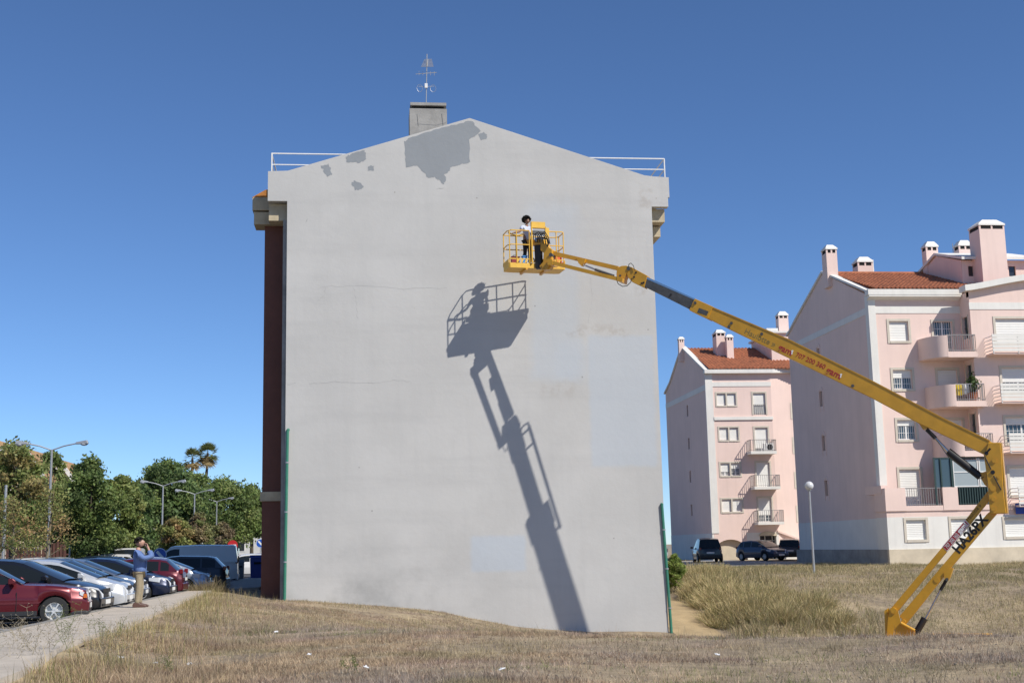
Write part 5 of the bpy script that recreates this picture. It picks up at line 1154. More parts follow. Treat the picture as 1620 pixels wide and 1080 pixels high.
# ------------------------------------------------------------------ cars
def paint(name, c, metal=0.35, rough=0.32): return mat(name, c, rough, metal=metal, coat=0.5)
_wheel = {}
def wheel_meshes(r_, style):
    key = (round(r_, 3), style)
    if key in _wheel: return _wheel[key]
    t = MB().lathe([(r_*0.62,-0.095),(r_*0.66,-0.105),(r_*0.95,-0.10),(r_,-0.075),(r_,0.075),(r_*0.95,0.10),(r_*0.66,0.105),(r_*0.62,0.095)], n=28, axis='y').mesh('wheel', smooth=True); t.materials.append(M['tyre'])
    rm = MB().lathe([(r_*0.63,0.085),(r_*0.60,0.098),(r_*0.56,0.085),(r_*0.55,0.02),(0.0,0.02)], n=28, axis='y')
    ns = 6 if style == 'spoke' else 9
    for i in range(ns):
        a = 2*math.pi*i/ns; d = Vector((math.cos(a),0,math.sin(a))); rm.bar(d*0.03+Vector((0,0.075,0)), d*r_*0.585+Vector((0,0.075,0)), 0.03, 0.06 if style == 'spoke' else 0.035, up=(0,1,0))
    rm.lathe([(r_*0.17,0.06),(r_*0.17,0.10),(0,0.10)], n=14, axis='y')
    rme = rm.mesh('rim', smooth=True); rme.materials.append(M['rim']); _wheel[key] = (t, rme); return _wheel[key]
def interp(pts_, x): return float(np.interp(x, [p[0] for p in pts_], [p[1] for p in pts_]))
def make_car(label, cat, loc, rotz, spec, pm_, group=None, detail=True, name='parked_car'):
    """spec: L W H, wb, fo (front overhang), r wheel, top = lower body profile, cab = greenhouse profile; local +x = nose"""
    root = empty(name, loc, label, cat, group, rotz); S = spec; L, W = S['L'], S['W']; xf, xr = L/2, -L/2
    ax = (xf-S['fo'], xf-S['fo']-S['wb']); r_ = S['r']; ra = r_+0.045; sill = S.get('sill', 0.24)
    xs = sorted(set(list(np.linspace(xr, xf, 41))+[xr+0.02, xr+0.06, xf-0.02, xf-0.06]+[a+s*ra*q for a in ax for s in (-1,1) for q in (1.0,0.96,0.8,0.5)]))
    def hw(x):
        t = abs(x)/(L/2); return W/2*(1-0.13*t**7-(0.045*t**3))
    def zb(x):
        z = sill+(0.06 if x > xf-0.3 or x < xr+0.3 else 0)*min(1, (abs(x)-(L/2-0.3))/0.3 if abs(x) > L/2-0.3 else 0)
        for a in ax:
            if abs(x-a) < ra: z = max(z, r_+math.sqrt(max(0, ra*ra-(x-a)**2)))
        return z
    rows = [(0.0,0.965),(0.22,0.99),(0.5,1.0),(0.62,0.995),(0.64,0.985),(0.85,0.965),(1.0,0.915)]; topf = [(0.72,0.018),(0.4,0.03),(0.0,0.035)]
    vs = []; fs = []; nr = len(rows)+len(topf); full = 2*nr-1
    for x in xs:
        zt = interp(S['top'], x); b_ = min(zb(x), zt-0.04); w_ = hw(x); ring = []
        for t, k_ in rows: ring.append((x, w_*k_, b_+(zt-b_)*t))
        for k_, dz_ in topf: ring.append((x, w_*k_, zt+dz_*(1 if abs(x) < L/2-0.05 else 0.3)))
        vs += ring+[(p[0], -p[1], p[2]) for p in ring[-2::-1]]
    for i in range(len(xs)-1):
        for j in range(full-1): a = i*full+j; fs.append((a, a+1, a+full+1, a+full))
    fs.append(tuple(range(full))); fs.append(tuple(range((len(xs)-1)*full+full-1, (len(xs)-1)*full-1, -1)))
    MB().add(vs, fs).build('body', pm_, root, world=False, smooth=True)
    # dark floor and wheel housings inside the arches
    MB().box(xr+0.12, xf-0.12, -W/2+0.16, W/2-0.16, sill-0.03, sill+0.42).build('underbody', M['dark'], root, world=False)
    # greenhouse
    cab = S['cab']; x0, x1 = cab[0][0], cab[-1][0]; belt = S['belt']
    st = sorted(set([round(float(q), 4) for q in list(np.linspace(x0, x1, 33))+[c[0] for c in cab]+[p+d for p in S['pill'] for d in (-0.035, 0.035)]]))
    xw1, xw0 = S['ws']; xb1, xb0 = S['rs']          # windscreen top/base, rear screen top/base
    wb_, tum = W/2*0.925, S.get('tum', 0.27)
    sr = [0.0, 0.07, 0.84, 1.0]; tf = [(0.86,0.25),(0.5,0.8),(0.0,1.0)]; grid = []
    for x in st:
        zt = interp(cab, x); bz = min(interp(S['top'], x)-0.0, belt) if False else belt; taper = 1-0.05*((x-(x0+x1)/2)/((x1-x0)/2))**2
        ring = []
        for s_ in sr: z = bz+(zt-bz)*s_; ring.append((x, (wb_-tum*(z-bz)/0.55*0.55)*taper, z))
        we = ring[-1][1]
        for k_, c_ in tf: ring.append((x, we*k_, zt+0.045*c_))
        grid.append(ring)
    sets = {'roof': [], 'windscreen': [], 'rear_window': [], 'side_window_l': [], 'side_window_r': []}
    def quad(key, i, j, sg):
        q = [grid[i][j], grid[i][j+1], grid[i+1][j+1], grid[i+1][j]]; sets[key].append([(p[0], p[1]*sg, p[2]) for p in q])
    for i in range(len(st)-1):
        xm = (st[i]+st[i+1])/2; hgt_ = interp(cab, xm)-belt
        for sg in (1, -1):
            for j in range(len(sr)+len(tf)-1):
                key = 'roof'
                if j == 1 and hgt_ > 0.16 and not any(abs(xm-p) < 0.036 for p in S['pill']) and S['sw'][0] < xm < S['sw'][1]: key = 'side_window_l' if sg > 0 else 'side_window_r'
                if j >= 3:
                    if xw1 < xm < xw0: key = 'windscreen' if (j > 3 or True) else 'roof'
                    elif xb0 < xm < xb1: key = 'rear_window'
                quad(key, i, j, sg)
    for key, qs in sets.items():
        if not qs: continue
        if key.startswith('side'):
            # split into single panes at the pillars
            groups = {}
            for q in qs: groups.setdefault(sum(1 for p in S['pill'] if q[0][0] > p), []).append(q)
            for g_ in groups.values():
                mb = MB()
                for q in g_: mb.add(q, [(0,1,2,3)])
                mb.build('side_window', M['carglass'], root, world=False)
            continue
        mb = MB()
        for q in qs: mb.add(q, [(0,1,2,3)])
        nm = {'roof': pm_}.get(key, M['carglass']); o = mb.build(key, nm, root, world=False, smooth='all')
        bm = bmesh.new(); bm.from_mesh(o.data); bmesh.ops.remove_doubles(bm, verts=bm.verts, dist=0.0005); bmesh.ops.recalc_face_normals(bm, faces=bm.faces); bm.to_mesh(o.data); bm.free(); o.data.set_sharp_from_angle(angle=R(40))
    tm, rm = wheel_meshes(r_, S.get('wheel', 'multi'))
    for a in ax:
        for sg in (1, -1):
            w_ = link_mesh('wheel', tm, root, (a, sg*(W/2-0.12), r_), (0, 0, 0 if sg > 0 else math.pi)); link_mesh('rim', rm, w_)
    # lamps, bumpers, plate, mirrors, seams
    hz = S.get('hz', 0.66); fx = xf-0.02
    for sg in (1, -1):
        hl = S.get('hl', (0.42, 0.13)); mb = MB()
        pts_ = []
        for t in np.linspace(0, 1, 7):
            y_ = hw(xf)*0.98-0.03; xx_ = xf-0.01-hl[0]*t; yy_ = (hw(xx_)*(0.55+0.45*min(1, t*2.2))+0.008) if t < 0.45 else hw(xx_)+0.006
            zz_ = min(hz+0.05*t, interp(S['top'], xx_)-0.06); pts_.append((min(xx_, xf-0.01)+ (0.03 if t < 0.3 else 0.0), yy_*sg, zz_, hl[1]*(1-0.55*t)))
        for p in pts_: mb.v += [(p[0], p[1], p[2]-p[3]/2), (p[0], p[1], p[2]+p[3]/2), (p[0]-0.05, p[1]-sg*0.06, p[2]+p[3]/2), (p[0]-0.05, p[1]-sg*0.06, p[2]-p[3]/2)]
        for i in range(6): a_ = 4*i; mb.f += [(a_+q, a_+(q+1)%4, a_+4+(q+1)%4, a_+4+q) for q in range(4)]
        mb.f += [(0,1,2,3), (24,25,26,27)]
        mb.build('headlight', M['headlamp'], root, world=False, smooth=True)
        tz = S.get('tz', 0.75); xt = xr+0.03
        MB().box(xt-0.045, xt+0.08, sg*hw(xr)*0.93-0.06, sg*hw(xr)*0.93+0.075*sg if sg > 0 else sg*hw(xr)*0.93+0.06, tz-0.09, tz+0.08).build('tail_light', M['taillamp'], root, world=False, bevel=0.02)
        mx = S['mir']; MB().prism([(mx-0.08,belt+0.02),(mx+0.07,belt+0.03),(mx+0.09,belt+0.10),(mx+0.02,belt+0.16),(mx-0.08,belt+0.15)], sg*(W/2-0.02), sg*(W/2+0.17)).build('mirror', S.get('mirm', pm_), root, world=False, bevel=0.02)
    bm_ = S.get('bumper', None) or pm_
    def band(z0, z1, out, nm, m_, xa, xb):
        mb = MB(); xx = [x for x in xs if xa <= x <= xb]; v = []; f = []
        for side in (1, -1):
            o_ = len(v)
            for i, x in enumerate(xx):
                w_ = hw(x)*0.995+out; lo = max(z0, zb(x)); hi = max(z1, lo+0.001); v += [(x, side*w_, lo), (x, side*w_, hi)]
                if i: a_ = o_+2*i; f.append((a_-2, a_-1, a_+1, a_))
        mb.add(v, f); mb.build(nm, m_, root, world=False)
    wf = hw(xf)
    MB().prism([(xf-0.02,0.28),(xf+0.035,0.30),(xf+0.045,0.50),(xf-0.01,0.53)], -wf*0.985, wf*0.985).build('front_bumper', S.get('bumper', pm_) if S.get('bumper') else pm_, root, world=False, bevel=0.015)
    MB().prism([(xr+0.02,0.28),(xr-0.035,0.30),(xr-0.045,0.52),(xr+0.01,0.55)], -wf*0.985, wf*0.985).build('rear_bumper', S.get('bumper', pm_) if S.get('bumper') else pm_, root, world=False, bevel=0.015)
    MB().box(xf+0.0, xf+0.012, -wf*0.5, wf*0.5, hz-0.06, hz+0.04).build('grille', M['trim'], root, world=False); MB().box(xf+0.046, xf+0.052, -0.26, 0.26, 0.36, 0.47).build('number_plate', M['plate'], root, world=False)
    [MB().box(xf+0.046, xf+0.05, a_, a_+wf*0.4, 0.31, 0.37).build('air_intake', M['trim'], root, world=False) for a_ in (-wf*0.8, wf*0.4)]
    MB().box(xr-0.052, xr-0.046, -0.26, 0.26, 0.62 if S['kind'] != 'sedan' else 0.40, 0.73 if S['kind'] != 'sedan' else 0.51).build('number_plate', M['plate'], root, world=False)
    if detail:
        for x in S['seams']:
            zt = belt
            for sg in (1, -1): MB().box(x-0.006, x+0.006, sg*(hw(x)*0.995)-0.012, sg*(hw(x)*0.995)+0.006 if sg > 0 else sg*(hw(x)*0.995)+0.012, max(sill+0.08, zb(x)+0.01), zt-0.16).build('door_gap', M['dark'], root, world=False)
        for x in S['handles']:
            for sg in (1, -1): MB().box(x-0.09, x+0.09, sg*(W/2*0.985)-0.02, sg*(W/2*0.985)+0.02, belt-0.17, belt-0.14).build('door_handle', S.get('mirm', pm_), root, world=False, bevel=0.008)
        band(sill, sill+0.10, 0.006, 'sill_trim', M['trim'], ax[1]+ra, ax[0]-ra)
        if S.get('strip'): band(S['strip'], S['strip']+0.05, 0.008, 'rub_strip', S.get('stripm', M['trim']), xr+0.1, xf-0.1)
    return root
def spec_sedan():
    L = 4.72; return dict(kind='sedan', L=L, W=1.75, wb=2.76, fo=0.72, r=0.32, belt=0.93, H=1.41, hz=0.66, tz=0.78, hl=(0.16,0.15), wheel='spoke', strip=0.50,
        top=[(-L/2,0.62),(-L/2+0.03,0.93),(-L/2+0.25,0.985),(-1.5,1.0),(-0.6,0.95),(0.9,0.93),(1.6,0.885),(L/2-0.3,0.82),(L/2-0.04,0.76),(L/2,0.60)],
        cab=[(-1.72,0.955),(-1.15,1.34),(-0.7,1.39),(-0.1,1.395),(0.15,1.37),(0.95,0.945)], ws=(0.15,0.95), rs=(-1.15,-1.70), pill=[-0.42], sw=(-1.45,0.85), mir=0.72, seams=[0.82,-0.42,-1.3], handles=[-0.22,-1.15])
def spec_hatch(L=4.2, H=1.47, W=1.74, est=False):
    re = -L/2+(0.18 if not est else 0.1); k_ = dict(kind='hatch', L=L, W=W, wb=2.55, fo=0.86, r=0.31, belt=0.95, H=H, hz=0.70, tz=0.95, hl=(0.62,0.22),
        top=[(-L/2,0.60),(-L/2+0.02,0.90),(-L/2+0.12,0.97),(-0.5,0.97),(0.85,0.97),(1.25,0.95),(L/2-0.55,0.87),(L/2-0.18,0.76),(L/2-0.03,0.66),(L/2,0.50)],
        cab=[(re,0.97),(re+0.38,H-0.10),(re+0.65,H-0.04),(-0.35,H),(0.05,H-0.03),(0.30,H-0.08),(1.32,0.96)], ws=(0.30,1.30), rs=(re+0.42,re+0.03), pill=[-0.30,-1.25 if L > 4.1 else -1.15], sw=(re+0.32,1.15), mir=0.92, seams=[1.0,-0.30,-1.2], handles=[-0.10,-1.05])
    return k_
def spec_van():
    L = 4.8; H = 1.95; return dict(kind='van', L=L, W=1.9, wb=3.05, fo=0.85, r=0.32, belt=1.12, H=H, hz=0.82, tz=1.15, hl=(0.40,0.2), tum=0.16, sill=0.3,
        top=[(-L/2,0.5),(-L/2+0.02,1.12),(-1,1.13),(1.2,1.13),(1.5,1.12),(L/2-0.35,1.0),(L/2-0.05,0.82),(L/2,0.55)],
        cab=[(-L/2+0.02,1.14),(-L/2+0.10,H-0.10),(-L/2+0.25,H-0.03),(-0.5,H),(0.6,H-0.03),(0.8,H-0.08),(1.72,1.13)], ws=(0.82,1.70), rs=(-L/2+0.10,-L/2+0.03), pill=[0.32], sw=(0.36,1.5), mir=1.25, seams=[1.2,0.32,-0.9], handles=[0.5])
car_g = 'cars parked nose-in along the pavement'
PB = paint
def nose_x(px, y): return at(px, 930, y).x
GZ_ = -1.555
def park(label, cat, px, y, spec, pm_, rear=False, det=True, dz_=0.0, rz=None):
    xn = nose_x(px, y); cx = xn-spec['L']/2-0.04
    return make_car(label, cat, (cx, y, GZ_+dz_), R(180) if rear else R(random.uniform(-1.5, 1.5) if rz is None else rz), spec, pm_, car_g, det)
sp_ = spec_sedan(); sp_['mirm'] = None; cr = PB('wine red paint', (0.115, 0.009, 0.014)); sp_['mirm'] = cr; sp_['bumper'] = cr; sp_['stripm'] = mat('dark red strip', (0.10,0.01,0.014), 0.5)
red = park('wine red saloon with silver star alloy wheels, nearest of the parked row', 'car', 141, 31.3, sp_, cr, rz=9)
# amber indicator on the saloon's nose corner
MB().box(2.27, 2.352, -0.775, -0.745, 0.60, 0.69).build('indicator', M['amber'], red, world=False); MB().box(1.98, 2.385, -0.79, 0.79, 0.17, 0.31).build('valance', M['trim'], red, world=False, bevel=0.03); MB().tube([(0.93,-0.80,0.955),(0.2,-0.69,1.33),(-0.4,-0.68,1.36)], 0.012, 6).build('window_trim', M['chrome'], red, world=False); MB().box(2.27, 2.352, 0.745, 0.775, 0.60, 0.69).build('indicator', M['amber'], red, world=False)
park('black hatchback with large clear headlight beside the wine red saloon', 'car', 172, 33.8, spec_hatch(4.4, 1.49, 1.8), PB('black paint', (0.010,0.010,0.012), 0.2))
park('silver white hatchback between the black hatchback and a dark grey car', 'car', 207, 36.5, spec_hatch(4.1, 1.46, 1.7), PB('silver white paint', (0.56,0.57,0.58), 0.3))
park('dark grey hatchback just left of the standing man', 'car', 216, 39.2, spec_hatch(4.2, 1.48, 1.74), PB('dark grey paint', (0.055,0.058,0.065), 0.5))
park('blue grey car partly hidden behind the standing man', 'car', 232, 42.0, spec_hatch(4.2, 1.46, 1.74), PB('blue grey paint', (0.16,0.19,0.24), 0.5))
park('navy blue car just right of the standing man', 'car', 275, 44.8, spec_hatch(4.2, 1.46, 1.72), PB('navy paint', (0.012,0.018,0.045), 0.4))
park('dark red hatchback reversed in, with sloping rear window', 'car', 294, 47.6, spec_hatch(3.9, 1.42, 1.66), PB('dark red paint', (0.10,0.008,0.016), 0.3), rear=True)
park('pale grey blue hatchback behind the dry bush', 'car', 335, 51.0, spec_hatch(3.9, 1.44, 1.66), PB('pale blue grey paint', (0.40,0.45,0.52), 0.3), det=False)
park('black estate with red rear lamp parked in front of the white van', 'car', 361, 55.0, spec_hatch(4.5, 1.46, 1.74, True), PB('black estate paint', (0.012,0.012,0.018), 0.2), rear=True, det=False)
vs_ = spec_van(); vp = at(381, 915, 63.5)
van = make_car('white panel van with dark rear windows at the end of the row', 'van', (vp.x-2.6, 64.0, GZ_), R(184), vs_, PB('white van paint', (0.72,0.70,0.66), 0.0, 0.45), None, False, 'panel_van')
for sg in (-1, 1): MB().box(-2.425, -2.405, sg*0.43-0.36, sg*0.43+0.36, 1.2, 1.78).build('rear_window', M['carglass'], van, world=False)
# cars in the rows beyond
def far_car(label, cat, px, py_top, y, spec, pm_, rz, name='parked_car'):
    p = at(px, 885, y); return make_car(label, cat, (p.x, y, GZ_), R(rz), spec, pm_, 'cars parked in the far rows', False, name)
wp = PB('white car paint', (0.62,0.62,0.62), 0.0, 0.4)
far_car('white estate behind the silver hatchback, leftmost white car of the far row', 'car', 72, 878, 62, spec_hatch(4.4,1.5,1.74,True), wp, 4)
far_car('dark hatchback with a red rear lamp showing between the white far cars', 'car', 138, 878, 60, spec_hatch(4.2,1.52,1.74), PB('graphite paint', (0.03,0.032,0.035), 0.4), 176)
far_car('white hatchback just left of the standing man in the far row', 'car', 172, 876, 66, spec_hatch(4.0,1.50,1.7), wp, 5)
far_car('small white van beside the standing man in the far row', 'van', 207, 874, 80, spec_van(), PB('white van paint', (0.6,0.6,0.6), 0.0, 0.4), 95, 'parked_van')
far_car('white people carrier behind the far row of white cars', 'car', 166, 876, 78, spec_hatch(4.3,1.62,1.76,True), wp, 175)
far_car('white car between the van and the blue recycling bin', 'car', 388, 895, 84, spec_hatch(4.1,1.46,1.7), wp, 186)
far_car('pale car at the far left edge of the car park', 'car', 105, 880, 74, spec_hatch(4.2,1.5,1.7), PB('pale silver paint', (0.45,0.46,0.47), 0.3), 0)
far_car('red car far behind the blue recycling bin', 'car', 402, 895, 108, spec_hatch(4.1,1.46,1.7), PB('red paint', (0.25,0.02,0.02), 0.1), 180)
far_car('white car seen far off beside the white van roof', 'car', 60, 880, 88, spec_hatch(4.1,1.5,1.7), wp, 180)
acp = at(1215, 703, YG-0.8); ac_ = empty('air_conditioner', (acp.x, YG-0.8, bfl[1]), 'white air conditioning unit on the upper iron balcony of the farther pink block', 'air conditioner')
MB().box(acp.x-0.4, acp.x+0.4, YG-0.95, YG-0.65, bfl[1]+0.02, bfl[1]+0.62).build('casing', M['whiterail'], ac_, bevel=0.02); MB().lathe([(0.0,0),(0.24,0),(0.24,0.02),(0,0.02)], (acp.x+0.1, YG-0.975, bfl[1]+0.32), 16, 'y').build('fan_grille', M['trim'], ac_)
# cars in front of the farther pink block
def yard_car(label, px, y, spec, c, rz, cat='car'):
    p = at(px, 885, y); return make_car(label, cat, (p.x, y, -1.34), R(rz), spec, c, 'cars in front of the pink blocks', False)
yard_car('black off-roader seen from behind, leftmost car before the pink block', 1119, 89, spec_hatch(3.9,1.66,1.8,True), PB('black suv paint', (0.012,0.012,0.014), 0.2), 82)
yard_car('dark blue grey hatchback with its nose to the camera before the entrance', 1206, 91, spec_hatch(4.1,1.45,1.7), PB('dark blue grey paint', (0.045,0.055,0.085), 0.4), -66)
yard_car('dark estate seen from behind, rightmost car before the entrance', 1250, 92, spec_hatch(4.2,1.5,1.72,True), PB('dark brown paint', (0.02,0.018,0.02), 0.3), 72)

# ------------------------------------------------------------------ lamp posts, signs, bins
def lamp_post(x, y, h, label, arms=2):
    r0 = empty('street_lamp', (x, y, -1.57), label, 'street lamp', 'double-armed car park lamps')
    MB().tube([(x,y,-1.57),(x,y,-0.3),(x,y,-1.45+h)], [0.11,0.085,0.055], 10).build('pole', M['galv'], r0, smooth=True)
    for sg in (-1, 1)[:arms] if arms == 2 else (1,):
        tip = (x+sg*1.2, y+0.1*sg, -1.45+h+0.32); MB().tube([(x,y,-1.45+h-0.03),(x+sg*0.6,y+0.05*sg,-1.45+h+0.19),tip], 0.035, 8).build('arm', M['galv'], r0, smooth=True)
        hd_ = MB().add([(tip[0]-0.02*sg,tip[1]-0.07,tip[2]-0.05),(tip[0]+0.62*sg,tip[1]-0.13,tip[2]-0.02),(tip[0]+0.62*sg,tip[1]+0.13,tip[2]-0.02),(tip[0]-0.02*sg,tip[1]+0.07,tip[2]-0.05),(tip[0]-0.02*sg,tip[1]-0.06,tip[2]+0.07),(tip[0]+0.55*sg,tip[1]-0.1,tip[2]+0.17),(tip[0]+0.55*sg,tip[1]+0.1,tip[2]+0.17),(tip[0]-0.02*sg,tip[1]+0.06,tip[2]+0.07)], [(3,2,1,0),(4,5,6,7),(0,1,5,4),(1,2,6,5),(2,3,7,6),(3,0,4,7)]).build('lamp_head', M['galv'], r0, bevel=0.02)
        MB().ball((tip[0]+0.40*sg, tip[1], tip[2]-0.02), (0.2,0.11,0.11), 10, 6).build('lamp_cover', M['lampglass'], hd_, smooth='all')
lx = lambda px, py, y: at(px, py, y).x
for px, py, y, lab in ((82,711,68,'tall double-armed street lamp among the trees at far left'), (258,768,106,'double-armed street lamp before the dark round tree'), (308,781,123,'double-armed street lamp left of the last one'), (343,793,142,'farthest double-armed street lamp near the grey block')):
    p = at(px, py, y); lamp_post(p.x, y, p.z+1.45, lab)
def pole(px, y, ztop, label, r_=0.06):
    p = at(px, 880, y); r0 = empty('pole', (p.x, y, -1.45), label, 'pole'); MB().tube([(p.x,y,-1.45),(p.x,y,ztop)], [r_, r_*0.75], 8).build('shaft', M['galv'], r0, smooth=True); MB().lathe([(r_*0.85,0),(r_*0.85,0.06),(0,0.09)], (p.x,y,ztop), 8).build('cap', M['galv'], r0)
pole(5, 52, at(6,770,52).z, 'thin grey pole at the left edge of the photo', 0.07); pole(110, 80, at(110,846,80).z, 'short pale pole right of the first lamp post'); pole(203, 90, at(203,846,90).z, 'short pale pole behind the standing man')
def sign(px, py, y, rad, label, face, kind):
    p = at(px, py, y); r0 = empty('road_sign', (p.x, y, -1.45), label, 'road sign'); MB().tube([(p.x,y+0.03,-1.45),(p.x,y+0.03,p.z+rad)], 0.03, 8).build('post', M['galv'], r0)
    d_ = MB().lathe([(0,0.0),(rad,0.0),(rad,0.015),(0,0.015)], (p.x, y-0.02, p.z), 24, 'y').build('disc', face, r0)
    if kind == 'blue': MB().bar((p.x-rad*0.45,y-0.024,p.z+rad*0.5), (p.x+rad*0.45,y-0.024,p.z-rad*0.5), 0.006, 0.12).build('arrow', M['printwhite'], d_); MB().lathe([(rad*0.88,-0.003),(rad*0.97,-0.003),(rad*0.97,0.0),(rad*0.88,0.0)], (p.x, y-0.021, p.z), 24, 'y').build('ring', M['printwhite'], d_)
    if kind == 'red': MB().box(p.x-rad*0.7, p.x+rad*0.7, y-0.026, y-0.022, p.z-rad*0.15, p.z+rad*0.15).build('bar', M['printwhite'], d_)
sblue = mat('blue sign', (0.02,0.10,0.45), 0.4); sred = mat('red sign', (0.5,0.02,0.02), 0.4)
sign(253, 877, 58, 0.30, 'round blue traffic sign with white diagonal arrow beside the van', sblue, 'blue'); sign(368, 862, 90, 0.35, 'round red and white traffic sign behind the white van', sred, 'red'); sign(412, 859, 100, 0.35, 'blue traffic sign against the trees next to the brown bay', sblue, 'blue')
def bin_(px, y, w_, h_, m_, label, cat='bin', lid=True):
    p = at(px, 900, y); r0 = empty('recycling_bin', (p.x, y, -1.56), label, cat)
    MB().add([(p.x-w_*0.45,y-w_*0.4,-1.5),(p.x+w_*0.45,y-w_*0.4,-1.5),(p.x+w_*0.45,y+w_*0.4,-1.5),(p.x-w_*0.45,y+w_*0.4,-1.5),(p.x-w_*0.5,y-w_*0.5,-1.44+h_),(p.x+w_*0.5,y-w_*0.5,-1.44+h_),(p.x+w_*0.5,y+w_*0.5,-1.44+h_),(p.x-w_*0.5,y+w_*0.5,-1.44+h_)], [(3,2,1,0),(4,5,6,7),(0,1,5,4),(1,2,6,5),(2,3,7,6),(3,0,4,7)]).build('body', m_, r0, bevel=0.04)
    MB().prism([(y-w_*0.53,-1.44+h_),(y+w_*0.53,-1.44+h_),(y+w_*0.45,-1.44+h_+0.14),(y-w_*0.3,-1.44+h_+0.16)], p.x-w_*0.53, p.x+w_*0.53, 'x').build('lid', m_, r0, bevel=0.03)
    MB().box(p.x-w_*0.25, p.x+w_*0.25, y-w_*0.52, y-w_*0.49, -1.44+h_*0.72, -1.44+h_*0.82).build('slot', M['dark'], r0)
bin_(409, 70, 0.85, 1.15, mat('blue bin plastic', (0.035,0.045,0.20), 0.5), 'dark blue recycling bin just left of the brown bay'); bin_(381, 72, 0.35, 0.9, mat('grey bin plastic', (0.13,0.13,0.13), 0.5), 'grey litter bin between white van and blue bin')
# globe lamp on the bank
p = at(1280, 768, 60); zb_ = float(hgt(p.x, 60)); gl = empty('globe_lamp', (p.x, 60, zb_), 'slim lamp post with a round globe on the grassy bank', 'street lamp')
MB().tube([(p.x,60,zb_-0.1),(p.x,60,p.z-0.2)], [0.06,0.045], 10).build('pole', M['galv'], gl, smooth=True); MB().ball((p.x,60,p.z), 0.215, 16, 10).build('globe', mat('globe', (0.55,0.56,0.58), 0.25), gl, smooth='all'); MB().lathe([(0.05,-0.25),(0.10,-0.22),(0.10,-0.16),(0,-0.16)], (p.x,60,p.z), 10).build('collar', M['galv'], gl)

# ------------------------------------------------------------------ trees
def leaves(name, centers, radii, n, size, colr, parent, seed, droop=0.0):
    n = int(n*1.5); size = size*0.68; colr = [(q_[0]*2.05, q_[1]*1.95, q_[2]*1.85) for q_ in colr]
    q = np.random.default_rng(seed); C_ = np.array(centers, float); Rr = np.array(radii, float)
    if Rr.ndim == 1: Rr = np.stack([Rr]*3, 1)
    wts = Rr.prod(1)**0.66; k = q.choice(len(C_), n, p=wts/wts.sum())
    d = q.normal(0, 1, (n,3)); d /= np.linalg.norm(d, axis=1)[:, None]; rad = q.random(n)**0.42
    P = C_[k]+d*Rr[k]*rad[:, None]*(0.75+0.75*q.random((n,1))**2)
    a = q.normal(0, 1, (n,3)); a /= np.linalg.norm(a, axis=1)[:, None]; b = np.cross(a, q.normal(0, 1, (n,3))); b /= np.linalg.norm(b, axis=1)[:, None]
    s_ = size*(0.6+0.8*q.random((n,1))); a = a*s_; b = b*s_*0.55; a[:, 2] -= droop*s_[:, 0]
    V = np.stack([P-a, P+b, P+a, P-b], 1).reshape(-1,3); F = np.arange(4*n).reshape(-1,4)
    cm = np.array(colr); kk = q.integers(0, len(cm), len(C_)); cc = cm[kk[k]]*(0.65+0.7*q.random((n,1)))*(0.92+0.16*q.random((n,3)))
    return soup(name, V, F, np.repeat(cc, 4, 0), M['leaf'], parent, tuple(world_loc(parent)))
def tree(name, base, h, rx, ry, label, colr, n, size, seed, trunk=0.16, crown_lo=0.28, nb=16, lean=0.0, bush=False, group='trees beyond the car park', shape=1.0):
    r0 = empty(name, base, label, 'tree', group); q = random.Random(seed); x, y, z = base
    cs_ = []; rs_ = []
    limbs = MB(); fork = Vector((x+lean*0.3, y, z+h*(crown_lo+0.08)))
    limbs.tube([(x,y,z-0.1),(x+lean*0.12,y,z+h*crown_lo*0.5),tuple(fork)], [trunk,trunk*0.8,trunk*0.68], 8)
    nb = int(nb*2.2)
    for i in range(nb):
        t = (i+0.5)/nb; a = i*2.399+q.uniform(-0.4,0.4); zz = z+h*(crown_lo+(1-crown_lo)*(0.10+0.83*t)); prof = (math.sin(math.pi*min(1, 0.16+0.84*t))**0.6)*shape
        rr_ = q.uniform(0.35, 1.0)*prof
        c_ = Vector((x+lean+math.cos(a)*rx*rr_*0.9, y+math.sin(a)*ry*rr_*0.9, zz)); cr_ = q.uniform(0.14, 0.34)*min(rx, ry)*(0.75+0.35*prof)
        cs_.append(c_); rs_.append((cr_*q.uniform(0.9,1.3), cr_*q.uniform(0.9,1.3), cr_*q.uniform(0.65,0.95)))
        if i % 4 == 0: mid = fork.lerp(c_, 0.5)+Vector((0,0,h*0.04)); limbs.tube([tuple(fork), tuple(mid), tuple(c_)], [trunk*0.45,trunk*0.28,trunk*0.08], 5)
    limbs.build('trunk', M['bark'], r0, smooth=True)
    leaves('crown', [tuple(c) for c in cs_], rs_, n, size, colr, r0, seed); return r0
GR = [(0.085,0.12,0.038), (0.07,0.10,0.033), (0.11,0.145,0.048), (0.13,0.16,0.06)]
DK = [(0.055,0.085,0.032), (0.065,0.10,0.036), (0.09,0.125,0.042)]
OL = [(0.13,0.145,0.05), (0.16,0.14,0.06), (0.11,0.13,0.045), (0.20,0.14,0.07)]
BR = [(0.135,0.115,0.065), (0.12,0.125,0.055), (0.115,0.095,0.06), (0.12,0.14,0.055)]
def tbase(px, y): p = at(px, 880, y); return (p.x, y, -1.5)
def th(px, py, y): return at(px, py, y).z+1.5
def tw(px0, px1, y): return (at(px1,850,y).x-at(px0,850,y).x)/2
tree('broadleaf_tree', tbase(18,72), th(18,692,72), tw(-60,85,72), 3.2, 'bushy green tree at the left edge in front of the orange roofed house', OL[:3]+GR[2:], 11000, 0.15, 1, 0.2, 0.22, 26)
